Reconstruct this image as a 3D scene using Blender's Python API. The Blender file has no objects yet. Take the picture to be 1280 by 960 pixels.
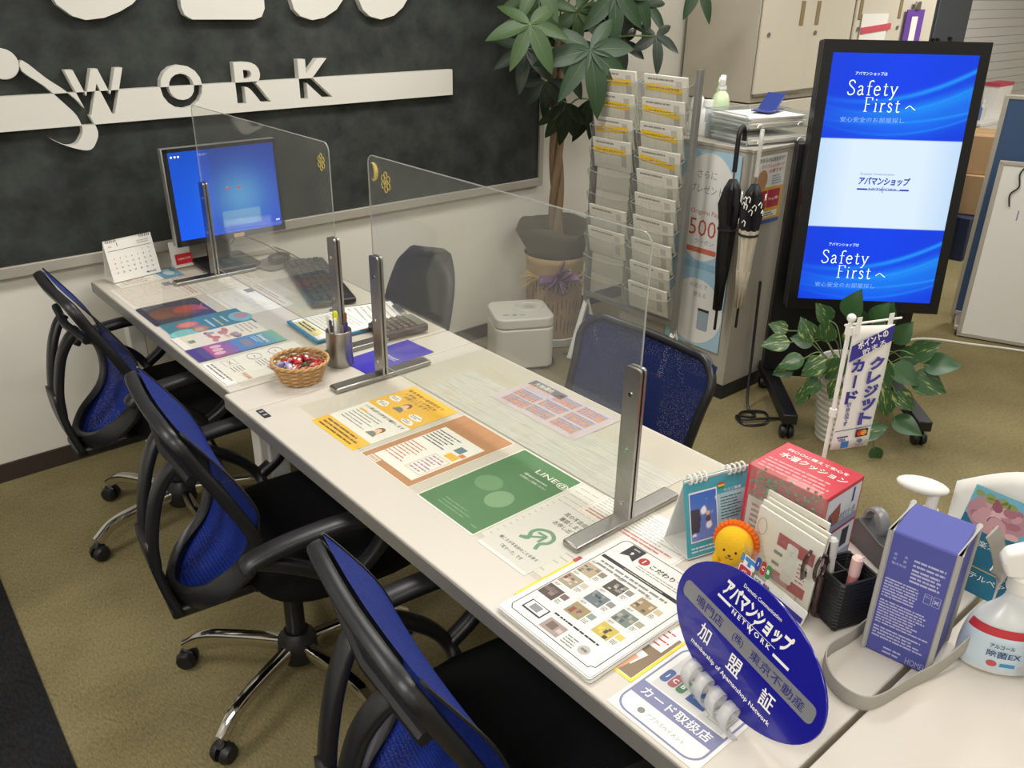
import bpy, bmesh, math, random
from mathutils import Vector, Matrix, Euler
import numpy as np
SC = bpy.context.scene
COL = SC.collection
PI = math.pi
# ------------------------------------------------------------------ camera, world, lights, exposure
cam_d = bpy.data.cameras.new('camera'); cam = bpy.data.objects.new('camera', cam_d); COL.objects.link(cam)
cam_d.sensor_width = 36.0; cam_d.lens = 29.93; cam_d.clip_start = 0.05
def cam_matrix(loc, pt, yw, rl):
    fw = Vector((math.sin(yw)*math.cos(pt), math.cos(yw)*math.cos(pt), -math.sin(pt)))
    rt = Vector((math.cos(yw), -math.sin(yw), 0)); up = rt.cross(fw)
    r2 = rt*math.cos(rl)+up*math.sin(rl); u2 = -rt*math.sin(rl)+up*math.cos(rl)
    m = Matrix((r2, u2, -fw)).transposed().to_4x4(); m.translation = loc
    return m
cam.matrix_world = cam_matrix(Vector((-0.7451, -3.2274, 1.6905)), 0.4423, 0.7172, 0.0171)
SC.camera = cam
world = bpy.data.worlds.new('world'); SC.world = world; world.use_nodes = True
world.node_tree.nodes['Background'].inputs[0].default_value = (1.0, 0.98, 0.95, 1)
world.node_tree.nodes['Background'].inputs[1].default_value = 0.12
def area(name, loc, sx, sy, power, col=(1.0, 0.975, 0.93), rot=(0, 0, 0)):
    d = bpy.data.lights.new(name, 'AREA'); d.shape = 'RECTANGLE'; d.size = sx; d.size_y = sy
    d.energy = power; d.color = col
    o = bpy.data.objects.new(name, d); COL.objects.link(o); o.location = loc; o.rotation_euler = rot
    return o
for lx, ly, pw in ((0.9, -1.0, 27), (0.9, -2.9, 21), (2.5, -1.35, 20), (3.6, -2.6, 14), (3.3, -4.2, 12), (5.4, -1.6, 48), (-1.6, -1.2, 26), (-1.6, -3.2, 34), (6.2, -3.6, 34), (1.2, -5.2, 12), (-1.4, -5.4, 24)):  # unseen ceiling lamps, with some added to brighten the lockers and left floor
    area('ceiling_and_fill_lamp', (lx, ly, 2.56), 1.2, 0.32, pw)
SC.cycles.transparent_max_bounces = 32
SC.view_settings.view_transform = 'Standard'; SC.view_settings.look = 'None'
SC.view_settings.exposure = 0.0; SC.view_settings.gamma = 1.0; SC.view_settings.use_curve_mapping = False

# ------------------------------------------------------------------ materials
def lin(h):
    h = h.lstrip('#'); c = [int(h[i:i+2], 16)/255 for i in (0, 2, 4)]
    return tuple(v/12.92 if v <= 0.04045 else ((v+0.055)/1.055)**2.4 for v in c) + (1.0,)
MATS = {}
def mat(name, hexc, rough=0.5, metal=0.0, spec=0.5, noise=0.0, scale=30.0, bump=0.0, emit=0.0, alpha=1.0, coat=0.0, stretch=None):
    if name in MATS: return MATS[name]
    m = bpy.data.materials.new(name); m.use_nodes = True
    nt = m.node_tree; b = nt.nodes['Principled BSDF']
    b.inputs['Base Color'].default_value = lin(hexc); b.inputs['Roughness'].default_value = rough
    b.inputs['Metallic'].default_value = metal; b.inputs['Specular IOR Level'].default_value = spec
    b.inputs['Coat Weight'].default_value = coat; b.inputs['Alpha'].default_value = alpha
    if emit:
        b.inputs['Emission Color'].default_value = lin(hexc); b.inputs['Emission Strength'].default_value = emit
    if noise or bump:
        tc = nt.nodes.new('ShaderNodeTexCoord'); n = nt.nodes.new('ShaderNodeTexNoise')
        n.inputs['Scale'].default_value = scale; n.inputs['Detail'].default_value = 6
        if stretch:
            mp = nt.nodes.new('ShaderNodeMapping'); mp.inputs['Scale'].default_value = stretch
            nt.links.new(tc.outputs['Object'], mp.inputs[0]); nt.links.new(mp.outputs[0], n.inputs['Vector'])
        else: nt.links.new(tc.outputs['Object'], n.inputs['Vector'])
        if noise:
            mx = nt.nodes.new('ShaderNodeMix'); mx.data_type = 'RGBA'
            c = Vector(lin(hexc)[:3])
            mx.inputs['A'].default_value = tuple(c*(1-noise)) + (1,); mx.inputs['B'].default_value = tuple(Vector([min(1, v) for v in c*(1+noise)])) + (1,)
            nt.links.new(n.outputs['Fac'], mx.inputs['Factor']); nt.links.new(mx.outputs['Result'], b.inputs['Base Color'])
        if bump:
            bp = nt.nodes.new('ShaderNodeBump'); bp.inputs['Strength'].default_value = bump; bp.inputs['Distance'].default_value = 0.004
            nt.links.new(n.outputs['Fac'], bp.inputs['Height']); nt.links.new(bp.outputs[0], b.inputs['Normal'])
    MATS[name] = m
    return m
def ink(hexc):                                  # flat print colour
    return mat('print_' + hexc.lstrip('#'), hexc, rough=0.45, spec=0.3)
def clear(name, hexc='#ffffff', gloss=0.08, haze=0.03, ior=1.45):   # thin clear acrylic sheet
    if name in MATS: return MATS[name]
    m = bpy.data.materials.new(name); m.use_nodes = True; nt = m.node_tree; nt.nodes.clear()
    out = nt.nodes.new('ShaderNodeOutputMaterial'); tr = nt.nodes.new('ShaderNodeBsdfTransparent'); gl = nt.nodes.new('ShaderNodeBsdfGlossy')
    df = nt.nodes.new('ShaderNodeBsdfDiffuse'); df.inputs[0].default_value = (0.9, 0.9, 0.88, 1)
    tr.inputs[0].default_value = lin(hexc); gl.inputs['Roughness'].default_value = 0.03
    fr = nt.nodes.new('ShaderNodeLayerWeight'); fr.inputs['Blend'].default_value = 0.5
    pw = nt.nodes.new('ShaderNodeMath'); pw.operation = 'POWER'; pw.inputs[1].default_value = 4.0
    m1 = nt.nodes.new('ShaderNodeMixShader'); m2 = nt.nodes.new('ShaderNodeMixShader'); m1.inputs[0].default_value = haze
    ml = nt.nodes.new('ShaderNodeMath'); ml.operation = 'MULTIPLY_ADD'; ml.inputs[1].default_value = gloss*8; ml.inputs[2].default_value = 0.02
    nt.links.new(fr.outputs['Facing'], pw.inputs[0]); nt.links.new(pw.outputs[0], ml.inputs[0]); nt.links.new(ml.outputs[0], m2.inputs[0])
    nt.links.new(tr.outputs[0], m1.inputs[1]); nt.links.new(df.outputs[0], m1.inputs[2])
    nt.links.new(m1.outputs[0], m2.inputs[1]); nt.links.new(gl.outputs[0], m2.inputs[2]); nt.links.new(m2.outputs[0], out.inputs[0])
    MATS[name] = m
    return m
def vcol(name, emit=0.0, rough=0.45):          # colours carried by the mesh (screens, printed photographs)
    if name in MATS: return MATS[name]
    m = bpy.data.materials.new(name); m.use_nodes = True; nt = m.node_tree; b = nt.nodes['Principled BSDF']
    a = nt.nodes.new('ShaderNodeVertexColor'); a.layer_name = 'Col'
    b.inputs['Roughness'].default_value = rough
    if emit:
        b.inputs['Base Color'].default_value = (0.01, 0.01, 0.01, 1); b.inputs['Specular IOR Level'].default_value = 0.15
        nt.links.new(a.outputs[0], b.inputs['Emission Color']); b.inputs['Emission Strength'].default_value = emit
    else: nt.links.new(a.outputs[0], b.inputs['Base Color'])
    MATS[name] = m
    return m
M_BLACK = mat('black_plastic', '#17171a', 0.42, noise=0.15)
M_FRAME = mat('chair_black_nylon', '#1d1d1f', 0.38, spec=0.5, bump=0.05, scale=300)
M_FABRIC = mat('black_seat_fabric', '#141415', 0.95, spec=0.15, bump=0.5, scale=500)
M_CHROME = mat('chrome', '#d8d6d2', 0.09, metal=1.0)
M_STEEL = mat('brushed_steel', '#a4a29d', 0.33, metal=1.0, noise=0.1, scale=60)
M_WHITE = mat('white_plastic', '#e9e7e0', 0.4)
M_DESK = mat('desk_white', '#d3ccc0', 0.34, spec=0.45, noise=0.015, scale=8)
M_DESKEDGE = mat('desk_grey_edge', '#7d7a74', 0.4)
M_LEG = mat('desk_leg_white', '#d6d4cc', 0.45)
M_PAPER = mat('paper_white', '#eeebe4', 0.6, spec=0.3)
M_ACRYL = clear('clear_acrylic', '#f8f9f7', 0.09, 0.05)
M_EDGE = mat('acrylic_edge', '#b9bdb8', 0.15, alpha=0.55)
M_FILM = clear('clear_film', '#fbfbf8', 0.05, 0.05)
M_CAB = mat('cabinet_steel', '#aaa498', 0.45, noise=0.03, scale=5)
M_BEIGE = mat('beige_steel', '#bdb5a4', 0.45, noise=0.03, scale=5)
M_BEIGE2 = mat('beige_steel_light', '#d0c8b6', 0.45, noise=0.03, scale=5)
def mesh_fabric(name='blue_mesh_fabric', ca='#0e1f66', cb='#183490', al=0.55):
    m = bpy.data.materials.new(name); m.use_nodes = True; nt = m.node_tree; b = nt.nodes['Principled BSDF']
    b.inputs['Base Color'].default_value = lin('#1a36a0'); b.inputs['Roughness'].default_value = 0.7
    b.inputs['Specular IOR Level'].default_value = 0.2
    tc = nt.nodes.new('ShaderNodeTexCoord'); w = nt.nodes.new('ShaderNodeTexWave'); w.bands_direction = 'Z'
    w.inputs['Scale'].default_value = 55; w.inputs['Distortion'].default_value = 0.4
    mx = nt.nodes.new('ShaderNodeMix'); mx.data_type = 'RGBA'; mx.inputs['A'].default_value = lin(ca); mx.inputs['B'].default_value = lin(cb)
    nt.links.new(tc.outputs['Object'], w.inputs[0]); nt.links.new(w.outputs['Fac'], mx.inputs['Factor']); nt.links.new(mx.outputs['Result'], b.inputs['Base Color'])
    v = nt.nodes.new('ShaderNodeTexVoronoi'); v.inputs['Scale'].default_value = 260
    r = nt.nodes.new('ShaderNodeMath'); r.operation = 'GREATER_THAN'; r.inputs[1].default_value = 0.28
    mm = nt.nodes.new('ShaderNodeMath'); mm.operation = 'MULTIPLY_ADD'; mm.inputs[1].default_value = 1-al; mm.inputs[2].default_value = al
    nt.links.new(tc.outputs['Object'], v.inputs['Vector']); nt.links.new(v.outputs['Distance'], r.inputs[0]); nt.links.new(r.outputs[0], mm.inputs[0])
    nt.links.new(mm.outputs[0], b.inputs['Alpha'])
    return m
M_MESH = mesh_fabric(); M_MESH2 = mesh_fabric('navy_mesh_fabric', '#131d48', '#1d2c62', 0.45)

# ------------------------------------------------------------------ mesh builder
GLYPHS = {}
def glyphs(s, bold=0.0, res=2):
    if any(ord(ch) >= 0x4e00 for ch in s): bold = min(bold, 0.012)
    elif all(ord(ch) < 0x250 for ch in s): bold = min(bold, 0.028)
    k = (s, bold, res)
    if k not in GLYPHS:
        c = bpy.data.curves.new('t', 'FONT'); c.body = s; c.size = 1.0; c.resolution_u = res; c.offset = bold
        c.align_x = 'CENTER'; c.align_y = 'CENTER'
        o = bpy.data.objects.new('t', c)
        me = o.to_mesh()
        vs = [tuple(v.co) for v in me.vertices]; fs = [tuple(p.vertices) for p in me.polygons]
        o.to_mesh_clear(); bpy.data.objects.remove(o); bpy.data.curves.remove(c)
        if vs:
            xs = [v[0] for v in vs]; ys = [v[1] for v in vs]
            cx, cy = (min(xs)+max(xs))/2, (min(ys)+max(ys))/2
            vs = [(x-cx, y-cy) for x, y, _ in vs]; w, h = max(xs)-min(xs), max(ys)-min(ys)
        else: w = h = 1
        GLYPHS[k] = (vs, fs, w, h)
    return GLYPHS[k]
def smooth(pts, n=6, closed=False):
    P = [Vector(p) for p in pts]; out = []; L = len(P)
    for i in range(L if closed else L-1):
        p0 = P[(i-1) % L] if closed or i > 0 else P[0]*2-P[1]
        p1 = P[i]; p2 = P[(i+1) % L]; p3 = P[(i+2) % L] if closed or i+2 < L else P[-1]*2-P[-2]
        for k in range(n):
            t = k/n
            out.append(0.5*((2*p1)+(p2-p0)*t+(2*p0-5*p1+4*p2-p3)*t*t+(3*p1-p0-3*p2+p3)*t**3))
    if not closed: out.append(P[-1])
    return out
class MB:
    def __init__(self): self.v = []; self.f = []; self.m = []; self.mats = []; self.M = Matrix(); self.col = None
    def mi(self, m):
        if m not in self.mats: self.mats.append(m)
        return self.mats.index(m)
    def add(self, vs, fs, m, M=None):
        o = len(self.v); T = self.M @ M if M is not None else self.M
        self.v += [T @ Vector(p) for p in vs]; self.f += [tuple(i+o for i in f) for f in fs]; self.m += [self.mi(m)]*len(fs)
        return self
    def box(self, c, s, m, rot=None, taper=1.0):
        x, y, z = s[0]/2, s[1]/2, s[2]/2; t = taper
        vs = [(-x, -y, -z), (x, -y, -z), (x, y, -z), (-x, y, -z), (-x*t, -y*t, z), (x*t, -y*t, z), (x*t, y*t, z), (-x*t, y*t, z)]
        fs = [(0, 3, 2, 1), (4, 5, 6, 7), (0, 1, 5, 4), (1, 2, 6, 5), (2, 3, 7, 6), (3, 0, 4, 7)]
        T = Matrix.Translation(c) @ (Euler(rot).to_matrix().to_4x4() if rot else Matrix())
        return self.add(vs, fs, m, T)
    def rbox(self, c, s, m, r=0.01, seg=4, rot=None):          # box with rounded vertical edges
        x, y = s[0]/2, s[1]/2
        return self.prism(rrect(-x, -y, x, y, r, seg), -s[2]/2, s[2]/2, m, Matrix.Translation(c) @ (Euler(rot).to_matrix().to_4x4() if rot else Matrix()))
    def prism(self, poly, z0, z1, m, M=None, inset=0.0):
        n = len(poly); vs = [(p[0], p[1], z0) for p in poly]+[(p[0], p[1], z1) for p in poly]
        fs = [tuple(range(n-1, -1, -1)), tuple(range(n, 2*n))]+[(i, (i+1) % n, n+(i+1) % n, n+i) for i in range(n)]
        return self.add(vs, fs, m, M)
    def poly(self, poly, z, m, M=None):
        return self.add([(p[0], p[1], z) for p in poly], [tuple(range(len(poly)))], m, M)
    def rect(self, x0, y0, x1, y1, z, m, M=None):
        return self.add([(x0, y0, z), (x1, y0, z), (x1, y1, z), (x0, y1, z)], [(0, 1, 2, 3)], m, M)
    def disc(self, cx, cy, rx, ry, z, m, n=24, rot=0.0, M=None):
        ps = []
        for i in range(n):
            a = 2*PI*i/n; x, y = rx*math.cos(a), ry*math.sin(a)
            ps.append((cx+x*math.cos(rot)-y*math.sin(rot), cy+x*math.sin(rot)+y*math.cos(rot)))
        return self.poly(ps, z, m, M)
    def frame(self, x0, y0, x1, y1, t, z, m, M=None):
        for a in ((x0, y0, x1, y0+t), (x0, y1-t, x1, y1), (x0, y0+t, x0+t, y1-t), (x1-t, y0+t, x1, y1-t)): self.rect(*a, z, m, M)
        return self
    def text(self, s, cx, cy, h, z, m, bold=0.02, w=None, rot=0.0, res=2, shear=0.0, M=None, thick=0.0):
        vs, fs, gw, gh = glyphs(s, bold, res); k = h/max(gh, 1e-6); kx = (w/gw) if w else k
        c, sn = math.cos(rot), math.sin(rot); out = []
        for x, y in vs:
            X, Y = x*kx+y*k*shear, y*k; out.append((cx+X*c-Y*sn, cy+X*sn+Y*c, z))
        return self.add(out, fs, m, M)
    def wrap(self, i0, rx, ry):                             # bend what was added since i0 (local x right, -y front, z up) round an elliptic body
        for i in range(i0, len(self.v)):
            p = self.v[i]; an = -PI/2+p.x/rx*1.0; e = -p.y
            self.v[i] = Vector(((rx+e)*math.cos(an), (ry+e)*math.sin(an), p.z))
        return self
    def lines(self, x0, y0, x1, y1, rows, m, z, fill=0.45, seed=1, ragged=0.3, gap=0.25, M=None, vertical=False):   # rows of unreadable small print
        rnd = random.Random(seed); H = (y1-y0)/rows
        for r in range(rows):
            yy = y1-(r+0.5)*H; x = x0; xe = x1-(x1-x0)*ragged*rnd.random()
            while x < xe:
                l = min(H*rnd.uniform(0.5, 2.2), xe-x)
                if l > H*0.15: self.rect(x, yy-H*fill/2, x+l, yy+H*fill/2, z, m, M)
                x += l+H*gap*rnd.uniform(0.4, 1.3)
        return self
    def ribbon(self, pts, hw, z, m):                          # flat strip of half width hw along 2d points
        P = [Vector((p[0], p[1], 0)) for p in pts]; n = len(P); vs = []
        for i in range(n):
            d = (P[min(i+1, n-1)]-P[max(i-1, 0)]).normalized(); w = hw[i] if isinstance(hw, (list, tuple)) else hw
            nn = Vector((-d.y, d.x, 0))*w; vs += [(P[i].x-nn.x, P[i].y-nn.y, z), (P[i].x+nn.x, P[i].y+nn.y, z)]
        return self.add(vs, [(2*i, 2*i+2, 2*i+3, 2*i+1) for i in range(n-1)], m)
    def tube(self, pts, r, m, seg=8, closed=False, flat=None, ref=None, caps=True):
        P = [Vector(p) for p in pts]; n = len(P); rs = r if isinstance(r, (list, tuple)) else [r]*n
        vs = []; N = None
        for i in range(n):
            a = P[(i-1) % n] if closed or i > 0 else P[i]; b = P[(i+1) % n] if closed or i < n-1 else P[i]
            t = (b-a).normalized() if (b-a).length > 1e-9 else Vector((0, 0, 1))
            if ref is not None: N = Vector(ref)-t*t.dot(Vector(ref))
            elif N is None: N = Vector((0, 0, 1)).cross(t) if abs(t.z) < 0.9 else Vector((1, 0, 0)).cross(t)
            else: N = N-t*t.dot(N)
            if N.length < 1e-6: N = t.orthogonal()
            N.normalize(); B = t.cross(N)
            fa, fb = (flat[i] if isinstance(flat, list) else flat) if flat else (1, 1)
            for k in range(seg):
                ang = 2*PI*(k+0.5)/seg
                ca, sa = math.cos(ang), math.sin(ang)
                if flat and seg >= 8:                            # squarish section
                    q = 0.55; ca = math.copysign(abs(ca)**q, ca); sa = math.copysign(abs(sa)**q, sa)
                vs.append(P[i]+N*ca*rs[i]*fa+B*sa*rs[i]*fb)
        fs = []
        for i in range(n if closed else n-1):
            j = (i+1) % n
            for k in range(seg):
                k2 = (k+1) % seg; fs.append((i*seg+k, i*seg+k2, j*seg+k2, j*seg+k))
        if caps and not closed: fs += [tuple(range(seg-1, -1, -1)), tuple((n-1)*seg+k for k in range(seg))]
        return self.add(vs, fs, m)
    def cyl(self, p0, p1, r, m, seg=16, r1=None):
        return self.tube([p0, p1], [r, r if r1 is None else r1], m, seg)
    def lathe(self, prof, m, seg=24, c=(0, 0, 0), M=None, sx=1.0, sy=1.0, caps=True):
        vs = []; n = len(prof)
        for (r, z) in prof:
            for k in range(seg):
                a = 2*PI*k/seg; vs.append((c[0]+r*math.cos(a)*sx, c[1]+r*math.sin(a)*sy, c[2]+z))
        fs = [(i*seg+k, i*seg+(k+1) % seg, (i+1)*seg+(k+1) % seg, (i+1)*seg+k) for i in range(n-1) for k in range(seg)]
        if caps:
            if prof[0][0] > 1e-5: fs.append(tuple(range(seg-1, -1, -1)))
            if prof[-1][0] > 1e-5: fs.append(tuple((n-1)*seg+k for k in range(seg)))
        return self.add(vs, fs, m, M)
    def ball(self, c, r, m, seg=16, rings=10, s=(1, 1, 1)):
        pr = [(math.sin(PI*i/rings), -math.cos(PI*i/rings)) for i in range(rings+1)]
        T = Matrix.Translation(c) @ Matrix.Diagonal((r*s[0], r*s[1], r*s[2], 1))
        pr[0] = (0.001, -1); pr[-1] = (0.001, 1)
        return self.lathe(pr, m, seg, M=T)
    def grid(self, fn, nu, nv, m, thick=None):                    # fn(u,v) -> point
        vs = [fn(i/nu, j/nv) for j in range(nv+1) for i in range(nu+1)]
        fs = [(j*(nu+1)+i, j*(nu+1)+i+1, (j+1)*(nu+1)+i+1, (j+1)*(nu+1)+i) for j in range(nv) for i in range(nu)]
        return self.add(vs, fs, m)
    def build(self, name, parent=None, loc=(0, 0, 0), rot=(0, 0, 0), smooth=35, bevel=0.0, kind=None, label=None, cat=None, group=None, solid=0.0, segs=2):
        me = bpy.data.meshes.new(name); me.from_pydata([tuple(p) for p in self.v], [], self.f)
        for m in self.mats: me.materials.append(m)
        me.polygons.foreach_set('material_index', self.m)
        if smooth:
            me.polygons.foreach_set('use_smooth', [True]*len(me.polygons)); me.update()
            me.set_sharp_from_angle(angle=math.radians(smooth))
        me.update()
        o = bpy.data.objects.new(name, me); COL.objects.link(o); o.location = loc; o.rotation_euler = rot
        if parent is not None: o.parent = parent
        if solid:
            s = o.modifiers.new('s', 'SOLIDIFY'); s.thickness = solid; s.offset = 0
        if bevel:
            b = o.modifiers.new('b', 'BEVEL'); b.width = bevel; b.segments = segs; b.limit_method = 'ANGLE'; b.angle_limit = math.radians(40); b.harden_normals = False
        if kind: o['kind'] = kind
        if label: o['label'] = label
        if cat: o['category'] = cat
        if group: o['group'] = group
        return o
def rrect(x0, y0, x1, y1, r, n=4):
    r = min(r, (x1-x0)/2*0.999, (y1-y0)/2*0.999); ps = []
    for cx, cy, a0 in ((x1-r, y0+r, -PI/2), (x1-r, y1-r, 0), (x0+r, y1-r, PI/2), (x0+r, y0+r, PI)):
        for i in range(n+1):
            a = a0+PI/2*i/n; ps.append((cx+r*math.cos(a), cy+r*math.sin(a)))
    return ps
def thing(name, label, cat, loc=(0, 0, 0), rotz=0.0, group=None, rot=None):
    o = bpy.data.objects.new(name, None); COL.objects.link(o); o.empty_display_size = 0.05
    o.location = loc; o.rotation_euler = rot if rot else (0, 0, rotz); o['label'] = label; o['category'] = cat
    if group: o['group'] = group
    return o
def dup(root, loc, rotz=None, label=None, group=None, rot=None):
    r = root.copy(); COL.objects.link(r); r.location = loc
    if rotz is not None: r.rotation_euler = (0, 0, rotz)
    if rot is not None: r.rotation_euler = rot
    if label: r['label'] = label
    if group: r['group'] = group
    for ch in list(root.children):
        c = ch.copy(); COL.objects.link(c); c.parent = r
        for g in list(ch.children):
            d = g.copy(); COL.objects.link(d); d.parent = c
    return r
def colgrid(name, w, h, nx, ny, fn, m, parent=None, loc=(0, 0, 0), rot=(0, 0, 0), M=None):   # a w x h sheet in local xy whose colours fn(u, v) are stored in the mesh
    U, V = np.meshgrid(np.linspace(0, 1, nx+1), np.linspace(0, 1, ny+1))
    vs = np.stack([(U-0.5)*w, (V-0.5)*h, 0*U], -1).reshape(-1, 3)
    if M is not None: vs = [tuple(M @ Vector(p)) for p in vs]
    else: vs = vs.tolist()
    fs = [(j*(nx+1)+i, j*(nx+1)+i+1, (j+1)*(nx+1)+i+1, (j+1)*(nx+1)+i) for j in range(ny) for i in range(nx)]
    me = bpy.data.meshes.new(name); me.from_pydata(vs, [], fs); me.materials.append(m)
    c = np.clip(fn(U, V), 0, 1).reshape(-1, 3); c = np.where(c <= 0.04045, c/12.92, ((c+0.055)/1.055)**2.4)
    a = me.color_attributes.new('Col', 'FLOAT_COLOR', 'POINT'); a.data.foreach_set('color', np.concatenate([c, np.ones((len(c), 1))], 1).astype(np.float32).ravel())
    me.update(); o = bpy.data.objects.new(name, me); COL.objects.link(o); o.location = loc; o.rotation_euler = rot
    if parent is not None: o.parent = parent
    return o
def rgb(h): h = h.lstrip('#'); return np.array([int(h[i:i+2], 16)/255 for i in (0, 2, 4)])
def struct(name, mb, **k): return mb.build(name, kind='structure', **k)
# ------------------------------------------------------------------ the room
def carpet(name, a, b, scale=220):
    m = bpy.data.materials.new(name); m.use_nodes = True; nt = m.node_tree; p = nt.nodes['Principled BSDF']
    p.inputs['Roughness'].default_value = 1.0; p.inputs['Specular IOR Level'].default_value = 0.05
    tc = nt.nodes.new('ShaderNodeTexCoord'); n1 = nt.nodes.new('ShaderNodeTexNoise'); n2 = nt.nodes.new('ShaderNodeTexNoise')
    mp = nt.nodes.new('ShaderNodeMapping'); mp.inputs['Scale'].default_value = (1, 0.35, 1); mp.inputs['Rotation'].default_value = (0, 0, 0.5)
    n1.inputs['Scale'].default_value = scale; n1.inputs['Detail'].default_value = 8; n2.inputs['Scale'].default_value = 3.0; n2.inputs['Detail'].default_value = 5
    nt.links.new(tc.outputs['Object'], mp.inputs[0]); nt.links.new(mp.outputs[0], n1.inputs['Vector']); nt.links.new(tc.outputs['Object'], n2.inputs['Vector'])
    ad = nt.nodes.new('ShaderNodeMath'); ad.operation = 'MULTIPLY_ADD'; ad.inputs[1].default_value = 0.6; nt.links.new(n1.outputs['Fac'], ad.inputs[0])
    ml = nt.nodes.new('ShaderNodeMath'); ml.operation = 'MULTIPLY'; ml.inputs[1].default_value = 0.4; nt.links.new(n2.outputs['Fac'], ml.inputs[0]); nt.links.new(ml.outputs[0], ad.inputs[2])
    r = nt.nodes.new('ShaderNodeValToRGB'); r.color_ramp.elements[0].position = 0.32; r.color_ramp.elements[1].position = 0.7
    r.color_ramp.elements[0].color = lin(a); r.color_ramp.elements[1].color = lin(b)
    nt.links.new(ad.outputs[0], r.inputs[0]); nt.links.new(r.outputs[0], p.inputs['Base Color'])
    bp = nt.nodes.new('ShaderNodeBump'); bp.inputs['Strength'].default_value = 0.6; bp.inputs['Distance'].default_value = 0.004
    nt.links.new(n1.outputs['Fac'], bp.inputs['Height']); nt.links.new(bp.outputs[0], p.inputs['Normal'])
    return m
M_CARPET = carpet('olive_carpet', '#685e42', '#968b66')
M_CARPET2 = carpet('navy_carpet', '#171718', '#2f2f31', 160)
M_WALL = mat('wall_white', '#dfdbd0', 0.75, spec=0.2, bump=0.08, scale=150)
M_CEIL = mat('ceiling_white', '#e6e4df', 0.9)
M_BASE = mat('baseboard_brown', '#3a302b', 0.5)
struct('floor', MB().box((3.0, -2.0, -0.05), (11.0, 9.0, 0.1), M_CARPET))
b = MB(); b.prism([(-2.5, -0.02), (-0.525, -0.02), (-0.575, -1.52), (-0.62, -3.2), (-0.66, -6.45), (-2.5, -6.45)], 0.0, 0.006, M_CARPET2)
struct('floor_walkway', b)
struct('wall_back', MB().box((3.0, 0.05, 1.3), (11.0, 0.1, 2.6), M_WALL))
struct('wall_left', MB().box((-2.55, -3.2, 1.3), (0.1, 6.6, 2.6), M_WALL))
struct('wall_front', MB().box((3.0, -6.55, 1.3), (11.0, 0.1, 2.6), M_WALL))
struct('wall_right', MB().box((8.55, -3.2, 1.3), (0.1, 6.6, 2.6), M_WALL))
struct('ceiling', MB().box((3.0, -3.2, 2.65), (11.0, 6.6, 0.1), M_CEIL))
struct('baseboard_back', MB().box((0.4, -0.005, 0.035), (5.8, 0.01, 0.07), M_BASE))

# ------------------------------------------------------------------ wall sign
def board_mat():
    m = bpy.data.materials.new('charcoal_plaster'); m.use_nodes = True; nt = m.node_tree; p = nt.nodes['Principled BSDF']
    p.inputs['Roughness'].default_value = 0.75; p.inputs['Specular IOR Level'].default_value = 0.25
    tc = nt.nodes.new('ShaderNodeTexCoord'); n = nt.nodes.new('ShaderNodeTexNoise'); n.inputs['Scale'].default_value = 7; n.inputs['Detail'].default_value = 9; n.inputs['Roughness'].default_value = 0.62
    r = nt.nodes.new('ShaderNodeValToRGB'); r.color_ramp.elements[0].position = 0.35; r.color_ramp.elements[1].position = 0.72
    r.color_ramp.elements[0].color = lin('#252825'); r.color_ramp.elements[1].color = lin('#424642')
    nt.links.new(tc.outputs['Object'], n.inputs['Vector']); nt.links.new(n.outputs['Fac'], r.inputs[0]); nt.links.new(r.outputs[0], p.inputs['Base Color'])
    return m
M_BOARD = board_mat(); M_ALU = mat('board_frame_aluminium', '#b4aea3', 0.4, metal=0.25); M_LET = mat('sign_letter_white', '#d6d3ca', 0.5)
sign = thing('wall_sign', 'large charcoal mottled sign board with raised white lettering on the back wall', 'sign', (0.0, 0.0, 0.0))
BX0, BX1, BZ0, BZ1 = -1.6, 2.20, 0.77, 2.3
MB().box(((BX0+BX1)/2, -0.012, (BZ0+BZ1)/2), (BX1-BX0, 0.02, BZ1-BZ0), M_BOARD).build('panel', sign)
for c, s in ((((BX0+BX1)/2, -0.017, BZ0), (BX1-BX0+0.05, 0.03, 0.04)), (((BX0+BX1)/2, -0.017, BZ1), (BX1-BX0+0.05, 0.03, 0.04)), ((BX1+0.012, -0.017, (BZ0+BZ1)/2), (0.028, 0.032, BZ1-BZ0)), ((BX0-0.012, -0.017, (BZ0+BZ1)/2), (0.028, 0.032, BZ1-BZ0))):
    MB().box(c, s, M_ALU).build('frame_rail', sign, bevel=0.003)
WALLM = Matrix(((1, 0, 0, 0), (0, 0, 1, 0), (0, 1, 0, 0), (0, 0, 0, 1)))      # local x,y,z -> world x,z,y
def solid_text(s, bold, w, h, cx, cz, y0, y1, res=4):
    vs, fs, gw, gh = glyphs(s, bold, res)
    bm = bmesh.new(); V = [bm.verts.new((cx+x*w/gw, y1, cz+y*h/gh)) for x, y in vs]
    for f in fs:
        try: bm.faces.new([V[i] for i in f])
        except ValueError: pass
    bmesh.ops.remove_doubles(bm, verts=bm.verts, dist=1e-5)
    bmesh.ops.recalc_face_normals(bm, faces=bm.faces)
    r = bmesh.ops.extrude_face_region(bm, geom=bm.faces[:])
    for v in [g for g in r['geom'] if isinstance(g, bmesh.types.BMVert)]: v.co.y = y0
    bmesh.ops.recalc_face_normals(bm, faces=bm.faces)
    me = bpy.data.meshes.new('t'); bm.to_mesh(me); bm.free(); me.materials.append(M_LET)
    return me
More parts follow.
